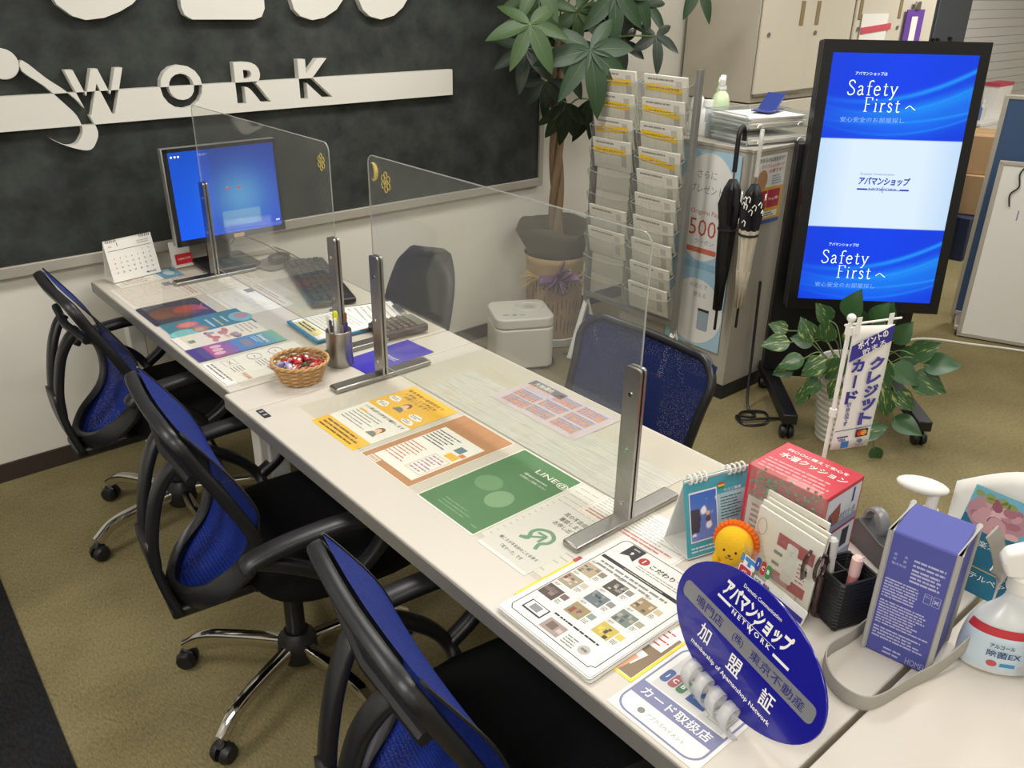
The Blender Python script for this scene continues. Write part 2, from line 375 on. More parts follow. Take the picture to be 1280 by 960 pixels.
def boolean(me_a, me_b, op, name):
    a = bpy.data.objects.new('a', me_a); bo = bpy.data.objects.new('b', me_b); COL.objects.link(a); COL.objects.link(bo)
    md = a.modifiers.new('x', 'BOOLEAN'); md.operation = op; md.object = bo; md.solver = 'EXACT'
    dg = bpy.context.evaluated_depsgraph_get(); dg.update()
    me = bpy.data.meshes.new_from_object(a.evaluated_get(dg)); me.name = name
    bpy.data.objects.remove(a); bpy.data.objects.remove(bo)
    return me
def linkmesh(name, me, parent):
    o = bpy.data.objects.new(name, me); COL.objects.link(o); o.parent = parent; return o
BAR0, BAR1 = 1.229, 1.335
def barmesh():
    return MB().box((0.2, -0.0375, (BAR0+BAR1)/2), (2.892, 0.029, BAR1-BAR0), M_LET)
def tomesh(mb):
    me = bpy.data.meshes.new('t'); me.from_pydata([tuple(p) for p in mb.v], [], mb.f); me.materials.append(M_LET); return me
bar = tomesh(barmesh())
letters = []
for s, w, cx in (('W', 0.184, 0.160), ('O', 0.150, 0.444), ('R', 0.135, 0.712), ('K', 0.142, 0.974)):
    letters.append(solid_text(s, 0.028, w, 0.146, cx, 1.332, -0.0537, -0.0223))
SW = [(-0.048, 1.440), (0.01, 1.384), (0.057, 1.345), (0.1, 1.297), (0.122, 1.255), (0.137, 1.205), (0.123, 1.168), (0.1, 1.148), (0.062, 1.155), (0.012, 1.178), (-0.018, 1.2), (0.025, 1.172), (0.055, 1.17), (0.073, 1.183), (0.09, 1.215), (0.08, 1.262), (0.045, 1.308), (0.0, 1.36), (-0.055, 1.408)]
_sm = smooth([(x, 0, z) for x, z in SW], 3, True)
sb = MB(); sb.prism([(p.x, p.z) for p in _sm], -0.0537, -0.0223, M_LET, WALLM); swoosh = tomesh(sb)
for me in letters+[swoosh]:
    bar = boolean(bar, me, 'DIFFERENCE', 'sign_bar')
linkmesh('sign_bar', bar, sign)
solidbar = tomesh(MB().box((0.2, -0.0375, (BAR0+BAR1)/2), (3.2, 0.06, BAR1-BAR0), M_LET))
for me in letters: linkmesh('letter', boolean(me, solidbar, 'DIFFERENCE', 'letter'), sign)
upbar = tomesh(MB().box((0.2, -0.0375, BAR0-0.2+0.0), (3.2, 0.06, BAR1-BAR0+0.4+0.0), M_LET).box((0.2, -0.0375, 1.0), (3.2, 0.06, 0.2), M_LET)) if False else None
hi = tomesh(MB().box((0.2, -0.0375, BAR1-0.3), (3.2, 0.06, 0.6), M_LET)); lo = tomesh(MB().box((0.2, -0.0375, BAR0+0.3), (3.2, 0.06, 0.6), M_LET))
linkmesh('logo_swoosh', boolean(swoosh, hi, 'DIFFERENCE', 'logo_swoosh'), sign); linkmesh('logo_swoosh', boolean(swoosh, lo, 'DIFFERENCE', 'logo_swoosh'), sign)
MB().lathe([(0.001, -0.0535), (0.044, -0.0535), (0.046, -0.051), (0.046, -0.0223)], M_LET, 32, M=Matrix.Translation((-0.105, 0, 1.431)) @ WALLM).build('logo_ball', sign)
for s, w, cx, bot in (('ア', 0.30, -0.95, 1.52), ('パ', 0.30, -0.60, 1.52), ('マ', 0.30, -0.28, 1.52)):
    h = 0.20 if s in 'ョッ' else 0.30
    linkmesh('letter', solid_text(s, 0.085, w, h, cx, bot+h/2, -0.0535, -0.0223), sign)

# heavy rounded strokes of the last four big letters, as far as they reach down into view (x, z on the wall)
BIG = [[(0.06, 1.86), (0.06, 1.66), (0.085, 1.60), (0.125, 1.566), (0.164, 1.554), (0.222, 1.560), (0.276, 1.579), (0.319, 1.601), (0.375, 1.65), (0.43, 1.74), (0.46, 1.86), (0.39, 1.86), (0.34, 1.76), (0.27, 1.70), (0.20, 1.685), (0.15, 1.70), (0.13, 1.76), (0.13, 1.86)],
       [(0.482, 1.80), (0.482, 1.70), (0.69, 1.70), (0.69, 1.63+0.02), (0.482, 1.65), (0.482, 1.59), (0.490, 1.566), (0.515, 1.551), (0.745, 1.548), (0.775, 1.557), (0.790, 1.585), (0.795, 1.80)],
       [(0.93, 1.86), (0.905, 1.72), (0.898, 1.62), (0.908, 1.580), (0.932, 1.557), (0.981, 1.543), (1.033, 1.551), (1.088, 1.579), (1.125, 1.62), (1.155, 1.72), (1.165, 1.86), (1.09, 1.86), (1.07, 1.75), (1.03, 1.68), (0.99, 1.68), (0.985, 1.75), (1.0, 1.86)],
       [(1.16+0.02, 1.86), (1.18, 1.68), (1.191, 1.612), (1.207, 1.577), (1.238, 1.553), (1.290, 1.541), (1.352, 1.555), (1.397, 1.586), (1.440, 1.64), (1.47, 1.74), (1.48, 1.86), (1.40, 1.86), (1.38, 1.76), (1.34, 1.70), (1.29, 1.69), (1.265, 1.74), (1.26, 1.86)]]
for pl in BIG:
    q = MB(); q.prism(pl, -0.0535, -0.0223, M_LET, WALLM); q.build('letter', sign, smooth=30)

# ------------------------------------------------------------------ desks
DZ = 0.70
def desk(name, label, x0, x1, y0, y1, strip=None, legs=True, ends=(1, 1)):
    d = thing(name, label, 'desk', ((x0+x1)/2, (y0+y1)/2, 0), 0)
    w, l = x1-x0, y1-y0; b = MB()
    ly1 = l/2 if not strip else strip-(y0+y1)/2
    top = MB(); top.box((0, (-l/2+ly1)/2, DZ-0.019), (w, ly1+l/2-0.003, 0.038), M_DESK); top.build('desktop', d, bevel=0.003)
    if strip:
        MB().box((0, (ly1+l/2)/2, DZ-0.019), (w, l/2-ly1-0.003, 0.038), M_DESK).build('filler_strip', d, bevel=0.003)
    for s in (-1, 1):
        MB().box((s*(w/2+0.0005), 0, DZ-0.0215), (0.004, l-0.006, 0.034), M_DESKEDGE).build('edge_band', d)
    for s, on in ((-1, ends[0]), (1, ends[1])):
        if not on: continue
        yy = s*(l/2-0.05)
        q = MB(); q.box((-w/2+0.10, yy, 0.325), (0.06, 0.05, 0.65), M_LEG); q.build('leg', d, bevel=0.006)
        q = MB(); q.box((w/2-0.10, yy, 0.325), (0.06, 0.05, 0.65), M_LEG); q.build('leg', d, bevel=0.006)
        MB().box((0, yy, 0.63), (w-0.26, 0.04, 0.05), M_LEG).build('cross_rail', d)
    MB().box((0.02, 0, 0.44), (0.018, l-0.16, 0.40), mat('modesty_panel', '#a49e8c', 0.5)).build('modesty_panel', d)
    return d
d1 = desk('office_desk', 'white desk at the wall end of the row, carrying the monitor', 0.018, 0.729, -1.2235, -0.06)
d2 = desk('office_desk', 'white desk in the middle of the row, carrying the green poster', 0.0, 0.729, -2.857, -1.2265, strip=-1.352)
d3 = desk('office_desk', 'white desk at the near end of the row, under the spray bottle', 0.0, 0.729, -4.3, -2.863)
for d, y in ((d2, -1.393),):
    MB().box((0.03-0.3645, y+2.04175, DZ+0.001), (0.017, 0.05, 0.002), mat('plate_black', '#2b2a2a', 0.3)).build('maker_plate', d)
    MB().lines(0.03-0.3645-0.006, y+2.04175-0.02, 0.03-0.3645+0.006, y+2.04175+0.02, 2, ink('#9a9a9a'), DZ+0.0023).build('plate_print', d)

# ------------------------------------------------------------------ acrylic partitions
def upright(y):
    t = []
    return t
def partition(y0, y1, label, seed):
    p = thing('acrylic_partition', label, 'partition', (0.38, (y0+y1)/2, DZ), 0, None)
    L = y1-y0
    b = MB(); b.prism(rrect(-L/2, 0.04, L/2, 0.60, 0.022, 5), -0.002, 0.002, M_ACRYL, Matrix(((0, 0, 1, 0), (1, 0, 0, 0), (0, 1, 0, 0), (0, 0, 0, 1))))
    b.build('clear_panel', p, smooth=0)
    edge = [(0, x, z) for x, z in rrect(-L/2, 0.04, L/2, 0.60, 0.022, 5)]
    MB().tube(edge, 0.0017, M_EDGE, 4, closed=True).build('panel_edge', p)
    for yy in (-L/2+0.012, L/2-0.012):
        MB().box((0.0, yy, 0.008), (0.305, 0.042, 0.014), M_STEEL).build('foot', p, bevel=0.005, segs=3)
        u = MB().prism(rrect(-0.02, 0.0, 0.02, 0.345, 0.008), 0.0025, 0.009, M_STEEL, Matrix(((0, 0, -1, 0), (1, 0, 0, yy), (0, 1, 0, 0), (0, 0, 0, 1))))
        u.prism(rrect(-0.02, 0.0, 0.02, 0.345, 0.008), -0.009, -0.0025, M_STEEL, Matrix(((0, 0, -1, 0), (1, 0, 0, yy), (0, 1, 0, 0), (0, 0, 0, 1))))
        uo = u.build('upright', p)
        for z in (0.05, 0.17, 0.29):
            MB().cyl((-0.0115, yy, z), (-0.0085, yy, z), 0.0045, M_CHROME, 12).build('screw', uo)
    return p
M_GOLD = mat('gold_foil', '#d6c069', 0.4, metal=0.35)
pt1 = partition(-1.190, -0.280, 'clear acrylic partition with a gold flower sticker, by the monitor', 1)
pt2 = partition(-2.300, -1.382, 'clear acrylic partition with gold moon and flower stickers, over the posters', 2)
def flower(cy, cz, r, parent):
    b = MB(); M = Matrix(((0, 0, -1, -0.0026), (-1, 0, 0, cy), (0, 1, 0, cz), (0, 0, 0, 1)))
    for k in range(6):
        a = PI/3*k+PI/6; b.tube([M @ Vector((r*0.62*math.cos(a)+r*0.30*math.cos(t), r*0.78*math.sin(a)+r*0.36*math.sin(t), 0)) for t in [2*PI*i/10 for i in range(10)]], 0.0012, M_GOLD, 4, closed=True)
    b.disc(0, 0, r*0.26, r*0.26, 0.0, M_GOLD, M=M); b.build('flower_sticker', parent)
flower(-0.415, 0.545, 0.020, pt1); flower(0.378, 0.545, 0.022, pt2)
b = MB(); ps = [(0.026*math.cos(a)*0.75, 0.026*math.sin(a)) for a in [PI/2+0.3+i*(PI*1.3)/12 for i in range(13)]]; ps += [(0.008+0.021*math.cos(a)*0.75, 0.021*math.sin(a)) for a in [PI*1.75-0.2-i*(PI*1.15)/12 for i in range(13)]]
M = Matrix(((0, 0, -1, -0.0026), (1, 0, 0, 0.435), (0, 1, 0, 0.562), (0, 0, 0, 1)))
b.tube([M @ Vector((-0.019*math.cos(a)*0.8, 0.021*math.sin(a), 0)) for a in [(-1.0+2.0*i/10)*PI*0.62 for i in range(11)]], [0.001+0.0045*math.sin(PI*i/10) for i in range(11)], M_GOLD, 6, flat=(0.25, 1.0) if False else None)
b.build('moon_sticker', pt2)
# ------------------------------------------------------------------ swivel chairs
def cushion(b, w, d, z0, z1, m, drop=0.02, n=32, xo=0.0, ex=3.2):
    rings = []
    for s, z in ((0.80, z0), (0.93, z0+0.012), (1.0, z0+(z1-z0)*0.45), (0.985, z1-0.012), (0.93, z1-0.002), (0.70, z1), (0.35, z1-0.004), (0.02, z1-0.006)):
        ring = []
        for k in range(n):
            a = 2*PI*k/n; ca, sa = math.cos(a), math.sin(a)
            x = math.copysign(abs(ca)**(2/ex), ca)*d/2*s; y = math.copysign(abs(sa)**(2/ex), sa)*w/2*s
            f = max(0.0, x/(d/2)-0.4)/0.6
            ring.append((x+xo, y, z-drop*f*f))
        rings.append(ring)
    vs = [p for r in rings for p in r]; R = len(rings)
    fs = [(i*n+k, i*n+(k+1) % n, (i+1)*n+(k+1) % n, (i+1)*n+k) for i in range(R-1) for k in range(n)]
    fs += [tuple(range(n-1, -1, -1)), tuple((R-1)*n+k for k in range(n))]
    b.add(vs, fs, m)
def chair_base(t, metal, tip=0.20, r=0.31, col_top=0.38, ang0=0.0):
    MB().cyl((0, 0, 0.14), (0, 0, col_top), 0.025, M_BLACK, 16).build('gas_column', t)
    MB().lathe([(0.03, 0.055), (0.045, 0.06), (0.052, 0.09), (0.05, 0.125), (0.032, 0.15)], M_BLACK, 20).build('hub', t)
    for k in range(5):
        a = ang0+2*PI*k/5; c, s = math.cos(a), math.sin(a)
        pts = smooth([(0.04*c, 0.04*s, 0.105), (0.16*c, 0.16*s, 0.108), (0.25*c, 0.25*s, 0.102), (r*c, r*s, 0.068)], 5)
        leg = MB().tube(pts, [0.02-0.004*i/(len(pts)-1) for i in range(len(pts))], metal, 10, flat=(0.85, 1.0)).build('base_leg', t)
        q = MB(); px, py = r*c, r*s; ox, oy = -s*0.006, c*0.006
        for sd in (-1, 1):
            q.tube([(px-s*sd*0.006, py+c*sd*0.006, 0.027), (px-s*sd*0.012, py+c*sd*0.012, 0.027), (px-s*sd*0.025, py+c*sd*0.025, 0.027)], [0.026, 0.027, 0.021], M_BLACK, 18)
        q.tube([(px-c*0.012-0*s, py-s*0.012, 0.04), (px+c*0.008, py+s*0.008, 0.058)], 0.012, M_BLACK, 8)
        q.build('caster', leg)
        MB().cyl((px, py, 0.045), (px, py, 0.072), 0.007, M_STEEL, 8).build('caster_stem', leg)
def task_chair(name, label, loc, rotz, ang0):
    t = thing(name, label, 'chair', loc, rotz, 'blue mesh swivel chairs on the visitors side')
    chair_base(t, M_CHROME, ang0=ang0)
    b = MB(); cushion(b, 0.48, 0.48, 0.385, 0.480, M_FABRIC, 0.03, xo=0.105); b.build('seat', t, smooth=60)
    MB().box((0.0, 0, 0.385), (0.22, 0.16, 0.04), M_BLACK).build('mechanism', t, bevel=0.008)
    MB().tube(smooth([(0.05, -0.08, 0.38), (0.06, -0.18, 0.375), (0.06, -0.24, 0.36)], 4), 0.006, M_BLACK, 8).build('lever', t)
    # closed S-shaped back frame
    prof = [(-0.245, 0.862, 0.180), (-0.215, 0.800, 0.188), (-0.165, 0.700, 0.192), (-0.122, 0.590, 0.184), (-0.142, 0.500, 0.152), (-0.225, 0.425, 0.10)]
    loop = [(-0.262, 0, 0.880), (-0.258, -0.12, 0.880)] + [(x, -w, z) for x, z, w in prof] + [(-0.268, 0, 0.398)] + [(x, w, z) for x, z, w in reversed(prof)] + [(-0.258, 0.12, 0.880)]
    sm = smooth(loop, 5, True)
    fl = []
    for p in sm:
        k = max(0.0, min(1.0, (0.64-p.z)/0.10)); fl.append((0.72*(1-k)+0.72*k, 0.66*(1-k)+1.40*k))
    MB().tube(sm, 0.0195, M_FRAME, 10, closed=True, flat=fl, ref=(0.93, 0, 0.3)).build('back_frame', t, smooth=50)
    pr2 = smooth([(-0.258, 0.902, 0.176)] + prof + [(-0.235, 0.462, 0.05)] if False else [(x, w, z) for x, z, w in [(-0.254, 0.879, 0.170)]+prof+[(-0.255, 0.405, 0.05)]], 4)
    def surf(u, v):
        i = v*(len(pr2)-1); k = min(int(i), len(pr2)-2); p = pr2[k].lerp(pr2[k+1], i-k)
        s = 2*u-1; f = max(0.0, min(1.0, (p.z-0.58)/0.08))
        return (p.x+(0.014+0.020*math.sin(PI*min(1.0, max(0.0, (0.87-p.z)/0.30))))*f+0.006-(0.008)*(1-s*s), (p.y+0.012*f)*s, p.z+0.007*f)
    MB().grid(surf, 14, 40, M_MESH).build('mesh_back', t, smooth=80)
    for e, v0 in (('a', 0),):
        edge = [Vector(surf(1, j/24*0.62)) for j in range(25)]
        MB().tube(edge, 0.003, M_FRAME, 5).build('mesh_hem', t); MB().tube([(p.x, -p.y, p.z) for p in edge], 0.003, M_FRAME, 5).build('mesh_hem', t)
    MB().tube([(-0.225, -0.17, 0.765), (-0.24, 0, 0.765), (-0.225, 0.17, 0.765)], 0.012, M_FRAME, 8).build('cross_bar', t)
    def plate(u, v): z = 0.57-0.20*v; return (-0.312+0.035*v*v, (2*u-1)*(0.050+0.020*v), z)
    MB().grid(plate, 6, 10, M_FRAME).build('spine_plate', t, solid=0.02)
    MB().box((-0.15, 0, 0.372), (0.29, 0.13, 0.028), M_FRAME).build('spine_foot', t, bevel=0.008)
    for s in (-1, 1):
        pts = smooth([(-0.226, s*0.075, 0.768), (-0.252, s*0.065, 0.74), (-0.280, s*0.050, 0.68), (-0.302, s*0.040, 0.58), (-0.306, s*0.036, 0.50)], 5)
        MB().tube(pts, 0.022, M_FRAME, 10, flat=(1.0, 0.55), ref=(0, 1, 0)).build('back_support', t, smooth=50)
        y = s*0.285
        pad = smooth([(-0.175, y, 0.592), (-0.155, y, 0.612), (-0.06, y, 0.628), (0.06, y, 0.630), (0.15, y, 0.612)], 6)
        arm = MB().tube(pad, [0.022]+[0.026]*(len(pad)-2)+[0.02], M_FRAME, 10, flat=(1.0, 0.55), ref=(0, 1, 0)).build('armrest', t, smooth=50)
        lp = smooth([(-0.155, y, 0.610), (-0.09, y, 0.575), (-0.01, y*0.99, 0.52), (0.03, y*0.95, 0.465), (0.035, y*0.80, 0.425)], 6)
        MB().tube(lp, 0.018, M_FRAME, 10, flat=(1.0, 0.8), ref=(0, 1, 0)).build('arm_bracket', arm, smooth=50)
        lp = smooth([(0.035, y*0.96, 0.47), (0.09, y*0.98, 0.505), (0.135, y, 0.56), (0.15, y, 0.61)], 6)
        MB().tube(lp, 0.018, M_FRAME, 10, flat=(1.0, 0.8), ref=(0, 1, 0)).build('arm_brace', arm, smooth=50)
    return t
ch2 = task_chair('swivel_chair', 'blue mesh swivel chair, second from the wall, between the other two visitors chairs', (-0.022, -1.556, 0), -0.12, math.radians(142))
task_chair('swivel_chair', 'blue mesh swivel chair nearest the wall, beside the desk calendar end', (0.028, -0.635, 0), -0.03, math.radians(195))
dup(ch2, (-0.03, -2.40, 0), -0.17, 'blue mesh swivel chair nearest the camera, in front of the laminated sheets')
# staff side
t = thing('swivel_chair', 'all black rounded office chair behind the far desk', 'chair', (0.665, -0.80, 0), PI-0.25)
chair_base(t, M_BLACK, ang0=0.4)
b = MB(); cushion(b, 0.47, 0.46, 0.40, 0.47, M_FABRIC); b.build('seat', t, smooth=60)
def bback(u, v):
    s = 2*u-1; z = 0.48+0.34*v; w = 0.272*(0.86+0.14*math.sin(PI*min(1, v*1.1+0.1)))
    if v > 0.72: w *= math.sqrt(max(0.0, 1-((v-0.72)/0.285)**2.6))*0.999+0.001
    return (-0.21-0.10*v-0.02*(1-s*s)+0.05*s*s, s*w, z)
MB().grid(bback, 18, 24, mat('black_backrest', '#1e1f21', 0.6, bump=0.1, scale=200)).build('backrest', t, smooth=80, solid=0.03)
MB().tube(smooth([(0, 0, 0.38), (-0.2, 0, 0.39), (-0.27, 0, 0.5), (-0.30, 0, 0.62)], 5), 0.022, M_BLACK, 8, flat=(1.3, .5), ref=(0, 1, 0)).build('back_bar', t)
for s in (-1, 1):
    MB().tube(smooth([(0.0, s*0.2, 0.41), (0.0, s*0.275, 0.43), (0.0, s*0.28, 0.54), (-0.02, s*0.28, 0.585)], 5), 0.016, M_BLACK, 8).build('arm_post', t)
    MB().rbox((0.0, s*0.28, 0.60), (0.20, 0.06, 0.03), M_BLACK, 0.025).build('armrest', t, bevel=0.006)
t = thing('swivel_chair', 'blue mesh chair with thin black rim, on the staff side behind the posters', 'chair', (0.80, -1.80, 0), PI-0.03)
chair_base(t, M_BLACK, ang0=0.2)
b = MB(); cushion(b, 0.47, 0.46, 0.42, 0.49, M_FABRIC); b.build('seat', t, smooth=60)
BW, BH0, BH1 = 0.248, 0.48, 0.79
def sback(u, v, off=0.0):
    s = 2*u-1; w = BW*(0.92+0.08*v)
    return Vector((-0.13-0.10*v+0.035*s*s+off, s*w, BH0+(BH1-BH0)*v))
MB().grid(lambda u, v: sback(u, v), 14, 16, M_MESH2).build('mesh_back', t, smooth=80)
rim = [sback(u, 0) for u in np.linspace(0.10, 0.90, 7)]+[sback(1, v) for v in (0.12, 0.35, 0.6, 0.86)]+[sback(u, 1) for u in np.linspace(0.90, 0.10, 7)]+[sback(0, v) for v in (0.86, 0.6, 0.35, 0.12)]
MB().tube(smooth(rim, 4, True), 0.013, M_FRAME, 8, closed=True).build('back_frame', t, smooth=60)
MB().tube(smooth([(0, 0, 0.39), (-0.16, 0, 0.40), (-0.22, 0, 0.5), (-0.235, 0, 0.66)], 5), 0.024, M_BLACK, 8, flat=(1.4, .5), ref=(0, 1, 0)).build('back_bar', t)
for s in (-1, 1):
    MB().tube(smooth([(0.0, s*0.2, 0.41), (0.0, s*0.28, 0.43), (0.0, s*0.285, 0.48), (-0.02, s*0.285, 0.52)], 5), 0.016, M_BLACK, 8).build('arm_post', t)
    MB().rbox((0.0, s*0.285, 0.53), (0.20, 0.06, 0.03), M_BLACK, 0.025).build('armrest', t, bevel=0.006)
# ------------------------------------------------------------------ flat prints on the desks
M_MAT = clear('clear_desk_mat', '#fdfdfb', 0.02, 0.02)
R90 = -PI/2                                             # print right = world -Y, print up = world +X (read from the visitors side)
ZP = DZ+0.0004
def sheet(name, label, cat, x0, x1, y0, y1, draw, z=ZP, base='#efece5', r=0.0, rotz=R90, group=None, th=0.0006, stack=0):
    w, h = abs(y1-y0), abs(x1-x0)
    if rotz != R90 and abs(math.sin(rotz)) < 0.7: w, h = h, w
    b = MB(); ps = rrect(-w/2, -h/2, w/2, h/2, r, 5) if r else [(-w/2, -h/2), (w/2, -h/2), (w/2, h/2), (-w/2, h/2)]
    b.prism(ps, 0, th, ink(base)); draw(b, w, h, th+0.0002)
    return b.build(name, loc=((x0+x1)/2, (y0+y1)/2, z), rot=(0, 0, rotz), smooth=0, label=label, cat=cat, group=group)
DK = ink('#3a3835'); GR = ink('#8d8a86'); LGR = ink('#b9b5ae'); WH = ink('#f4f2ec'); RED = ink('#c8322e'); YEL = ink('#f2bf3c'); ORG = ink('#cf9560')
def person_icon(b, x, y, s, z):                          # a simple drawn woman with brown hair
    b.disc(x, y+0.35*s, 0.42*s, 0.46*s, z, ink('#8a5a3e')); b.disc(x-0.04*s, y+0.22*s, 0.30*s, 0.33*s, z+.0001, ink('#f0c9a6'))
    b.poly([(x-0.6*s, y-0.7*s), (x+0.55*s, y-0.7*s), (x+0.35*s, y-0.1*s), (x-0.35*s, y-0.1*s)], z+.00005, ink('#7d8075'))
    b.disc(x+0.30*s, y-0.05*s, 0.16*s, 0.2*s, z+.00012, ink('#f0c9a6'))
def cloud(b, x, y, sx, sy, z):
    for dx, dy, k in ((0, 0, 1), (-0.6, -0.1, 0.7), (0.6, -0.1, 0.7), (0.25, 0.3, 0.7), (-0.3, 0.28, 0.7)): b.disc(x+dx*sx*0.6, y+dy*sy, sx*0.62*k, sy*0.75*k, z+0.00002*(1+k), WH, 16)
def d_yellow(b, w, h, z):
    b.rect(-w/2, 0.01, w/2, h/2, z, YEL); b.rect(-w/2, -h/2, w/2, -h/2+0.05, z, YEL)
    for i, s in enumerate(('緊急事態の期間限定で', '１時間ごとの対応を', 'お願いします！')): b.text(s, -0.01, h/2-0.022-0.016*i, 0.0125, z+.0001, ink('#6b4a1e'), 0.02, w=(0.15, 0.13, 0.10)[i])
    for x, y, sx, sy in ((-0.068, 0.075, 0.026, 0.017), (-0.066, 0.035, 0.027, 0.017), (0.055, 0.052, 0.030, 0.016), (0.06, 0.024, 0.028, 0.014)):
        cloud(b, x, y, sx, sy, z+.0001); b.lines(x-sx*0.55, y-0.006, x+sx*0.55, y+0.007, 2, GR, z+.0002, seed=int(x*900))
    person_icon(b, -0.01, 0.06, 0.032, z+.0001)
    b.text('１０時以降の対応で順守します', 0.0, -0.004, 0.011, z+.0001, DK, 0.02, w=0.17)
    b.lines(-0.08, -0.085, 0.03, -0.02, 6, GR, z+.0001, seed=3, fill=0.3); b.rect(-0.078, -0.028, -0.05, -0.020, z+.0002, YEL)
    person_icon(b, 0.055, -0.062, 0.030, z+.0001)
    b.lines(-0.08, -h/2+0.006, 0.085, -h/2+0.044, 3, ink('#7a5a26'), z+.0001, seed=5)
sheet('poster_sheet', 'yellow and white notice with cartoon woman and speech clouds, on the middle desk', 'poster', 0.105, 0.412, -1.695, -1.500, d_yellow)
M_PLANK = mat('grey_plank_print', '#d3d0c9', 0.5, noise=0.35, scale=14, stretch=(1, 12, 1)); M_WOODP = mat('brown_plank_print', '#c08a5c', 0.5, noise=0.22, scale=20, stretch=(9, 1, 1))
def d_orange(b, w, h, z):
    b.rect(-w/2+.003, -h/2+.003, w/2-.003, h/2-.003, z, M_WOODP)
    for k in range(5): b.rect(-w/2+0.003+k*w/5, -h/2+.003, -w/2+0.0042+k*w/5, h/2-.003, z+.00005, ink('#a8774c'))
    b.rect(-w/2+0.022, -h/2+0.022, w/2-0.018, h/2-0.075, z+.0001, WH); b.frame(-w/2+0.022, -h/2+0.022, w/2-0.018, h/2-0.075, 0.0012, z+.0002, ORG)
    b.lines(-0.070, 0.000, 0.02, 0.062, 6, DK, z+.0002, seed=8, fill=0.35); b.lines(-0.072, -0.105, 0.0, -0.02, 8, ink('#c06a58'), z+.0002, seed=9, fill=0.3)
    b.frame(0.015, -0.105, 0.072, -0.02, 0.0012, z+.0002, ORG); b.lines(0.02, -0.10, 0.068, -0.025, 7, ink('#b48aa8'), z+.0002, seed=10, fill=0.4)
    b.rect(0.03, 0.02, 0.055, 0.045, z+.0002, ink('#6d8a92')); b.rect(0.035, -0.012, 0.07, 0.010, z+.0003, YEL); b.rect(0.058, 0.012, 0.074, 0.026, z+.0003, ink('#e08a3c'))
    b.rect(-w/2+0.022, -h/2+0.004, -w/2+0.06, -h/2+0.02, z+.0002, ink('#e6ddd0')); b.text('お知らせ', -w/2+0.041, -h/2+0.012, 0.007, z+.0003, ink('#c0563a'), 0.02)
sheet('poster_sheet', 'brown wood grain bordered notice with a white text panel, between yellow and green posters', 'poster', 0.113, 0.418, -1.908, -1.714, d_orange)
def d_line(b, w, h, z):
    b.rect(-w/2+.004, -h/2+.004, w/2-.004, h/2-.004, z, ink('#4f8152'))
    b.text('LINE@', 0.045, 0.108, 0.022, z+.0001, WH, 0.004, w=0.098)
    b.text('@apa-naruto', 0.02, 0.083, 0.009, z+.0001, WH, 0.01, w=0.072); b.text('お気軽にご登録ください', 0.025, 0.070, 0.0075, z+.0001, WH, 0.0, w=0.082)
    b.lines(-0.05, -0.135, 0.05, -0.105, 3, ink('#86a888'), z+.0001, seed=2, fill=0.25)
    b.text('Friend', 0.072, -0.132, 0.005, z+.0001, ink('#a8c4a8'), 0.0)
    b.disc(-0.035, -0.005, 0.034, 0.030, z+.0001, ink('#6d9a6c')); b.disc(0.03, -0.03, 0.030, 0.034, z+.0001, ink('#7fa67c'))
sheet('poster_sheet', 'green poster with white lettering lying on the middle desk', 'poster', 0.112, 0.421, -2.134, -1.940, d_line)
def d_ear(b, w, h, z):
    for i, s in enumerate(('耳の不自由な方は', '筆談しますので', 'お申し出下さい')): b.text(s, 0.022-0.012*i*0, h/2-0.022-0.019*i, 0.0145, z, ink('#55534f'), 0.03, w=(0.098, 0.088, 0.086)[i])
    G = ink('#6f9a7c'); k = 0.030
    ear = [(-1.0, -0.75), (-0.45, -0.5), (-0.8, 0.15), (-0.6, 0.75), (0.1, 1.05), (0.75, 0.7), (0.85, 0.1), (0.55, -0.4), (0.75, -1.0)]
    pts = smooth([(x*k, y*k-0.012, 0) for x, y in ear], 5); 
    b.ribbon([(p.x, p.y) for p in pts], 0.0044, z, G)
    zz = [z]
    def stroke(x0, y0, x1, y1, t=0.0032):
        zz[0] += 0.00008; z = zz[0]
        d = Vector((x1-x0, y1-y0)).normalized(); n = Vector((-d.y, d.x))*t
        b.add([(x0-n.x, y0-n.y, z+.0001), (x1-n.x, y1-n.y, z+.0001), (x1+n.x, y1+n.y, z+.0001), (x0+n.x, y0+n.y, z+.0001)], [(0, 1, 2, 3)], G)
    stroke(-0.028, -0.034, 0.008, 0.000); stroke(0.009, 0.003, -0.014, 0.001); stroke(0.009, 0.003, 0.009, -0.022)
    b.text('聞こえが不自由なことを表す', 0.0, -0.063, 0.0095, z, ink('#55534f'), 0.02, w=0.108); b.text('「耳マーク」です', 0.0, -0.082, 0.0105, z, ink('#55534f'), 0.03, w=0.062)
sheet('notice_sheet', 'white ear mark notice with a green ear symbol, beside the green poster', 'notice', 0.108, 0.330, -2.292, -2.152, d_ear, base='#dfdcd7')
def d_plank(b, w, h, z):
    n = 5
    for k in range(n): b.rect(-w/2, -h/2+k*h/n+0.0008, w/2, -h/2+(k+1)*h/n-0.0008, z, M_PLANK)
    rnd = random.Random(4)
    for k in range(14):
        x = rnd.uniform(-w/2, w/2-0.15); y = -h/2+rnd.randrange(n)*h/n+rnd.uniform(0.01, 0.03); b.rect(x, y, x+rnd.uniform(0.03, 0.14), y+0.0008, z+.0001, ink('#a5a29b'))
sheet('printed_mat', 'pale grey weathered wood print sheet under the partition', 'paper', 0.425, 0.600, -2.262, -1.520, d_plank, base='#bdbab3')
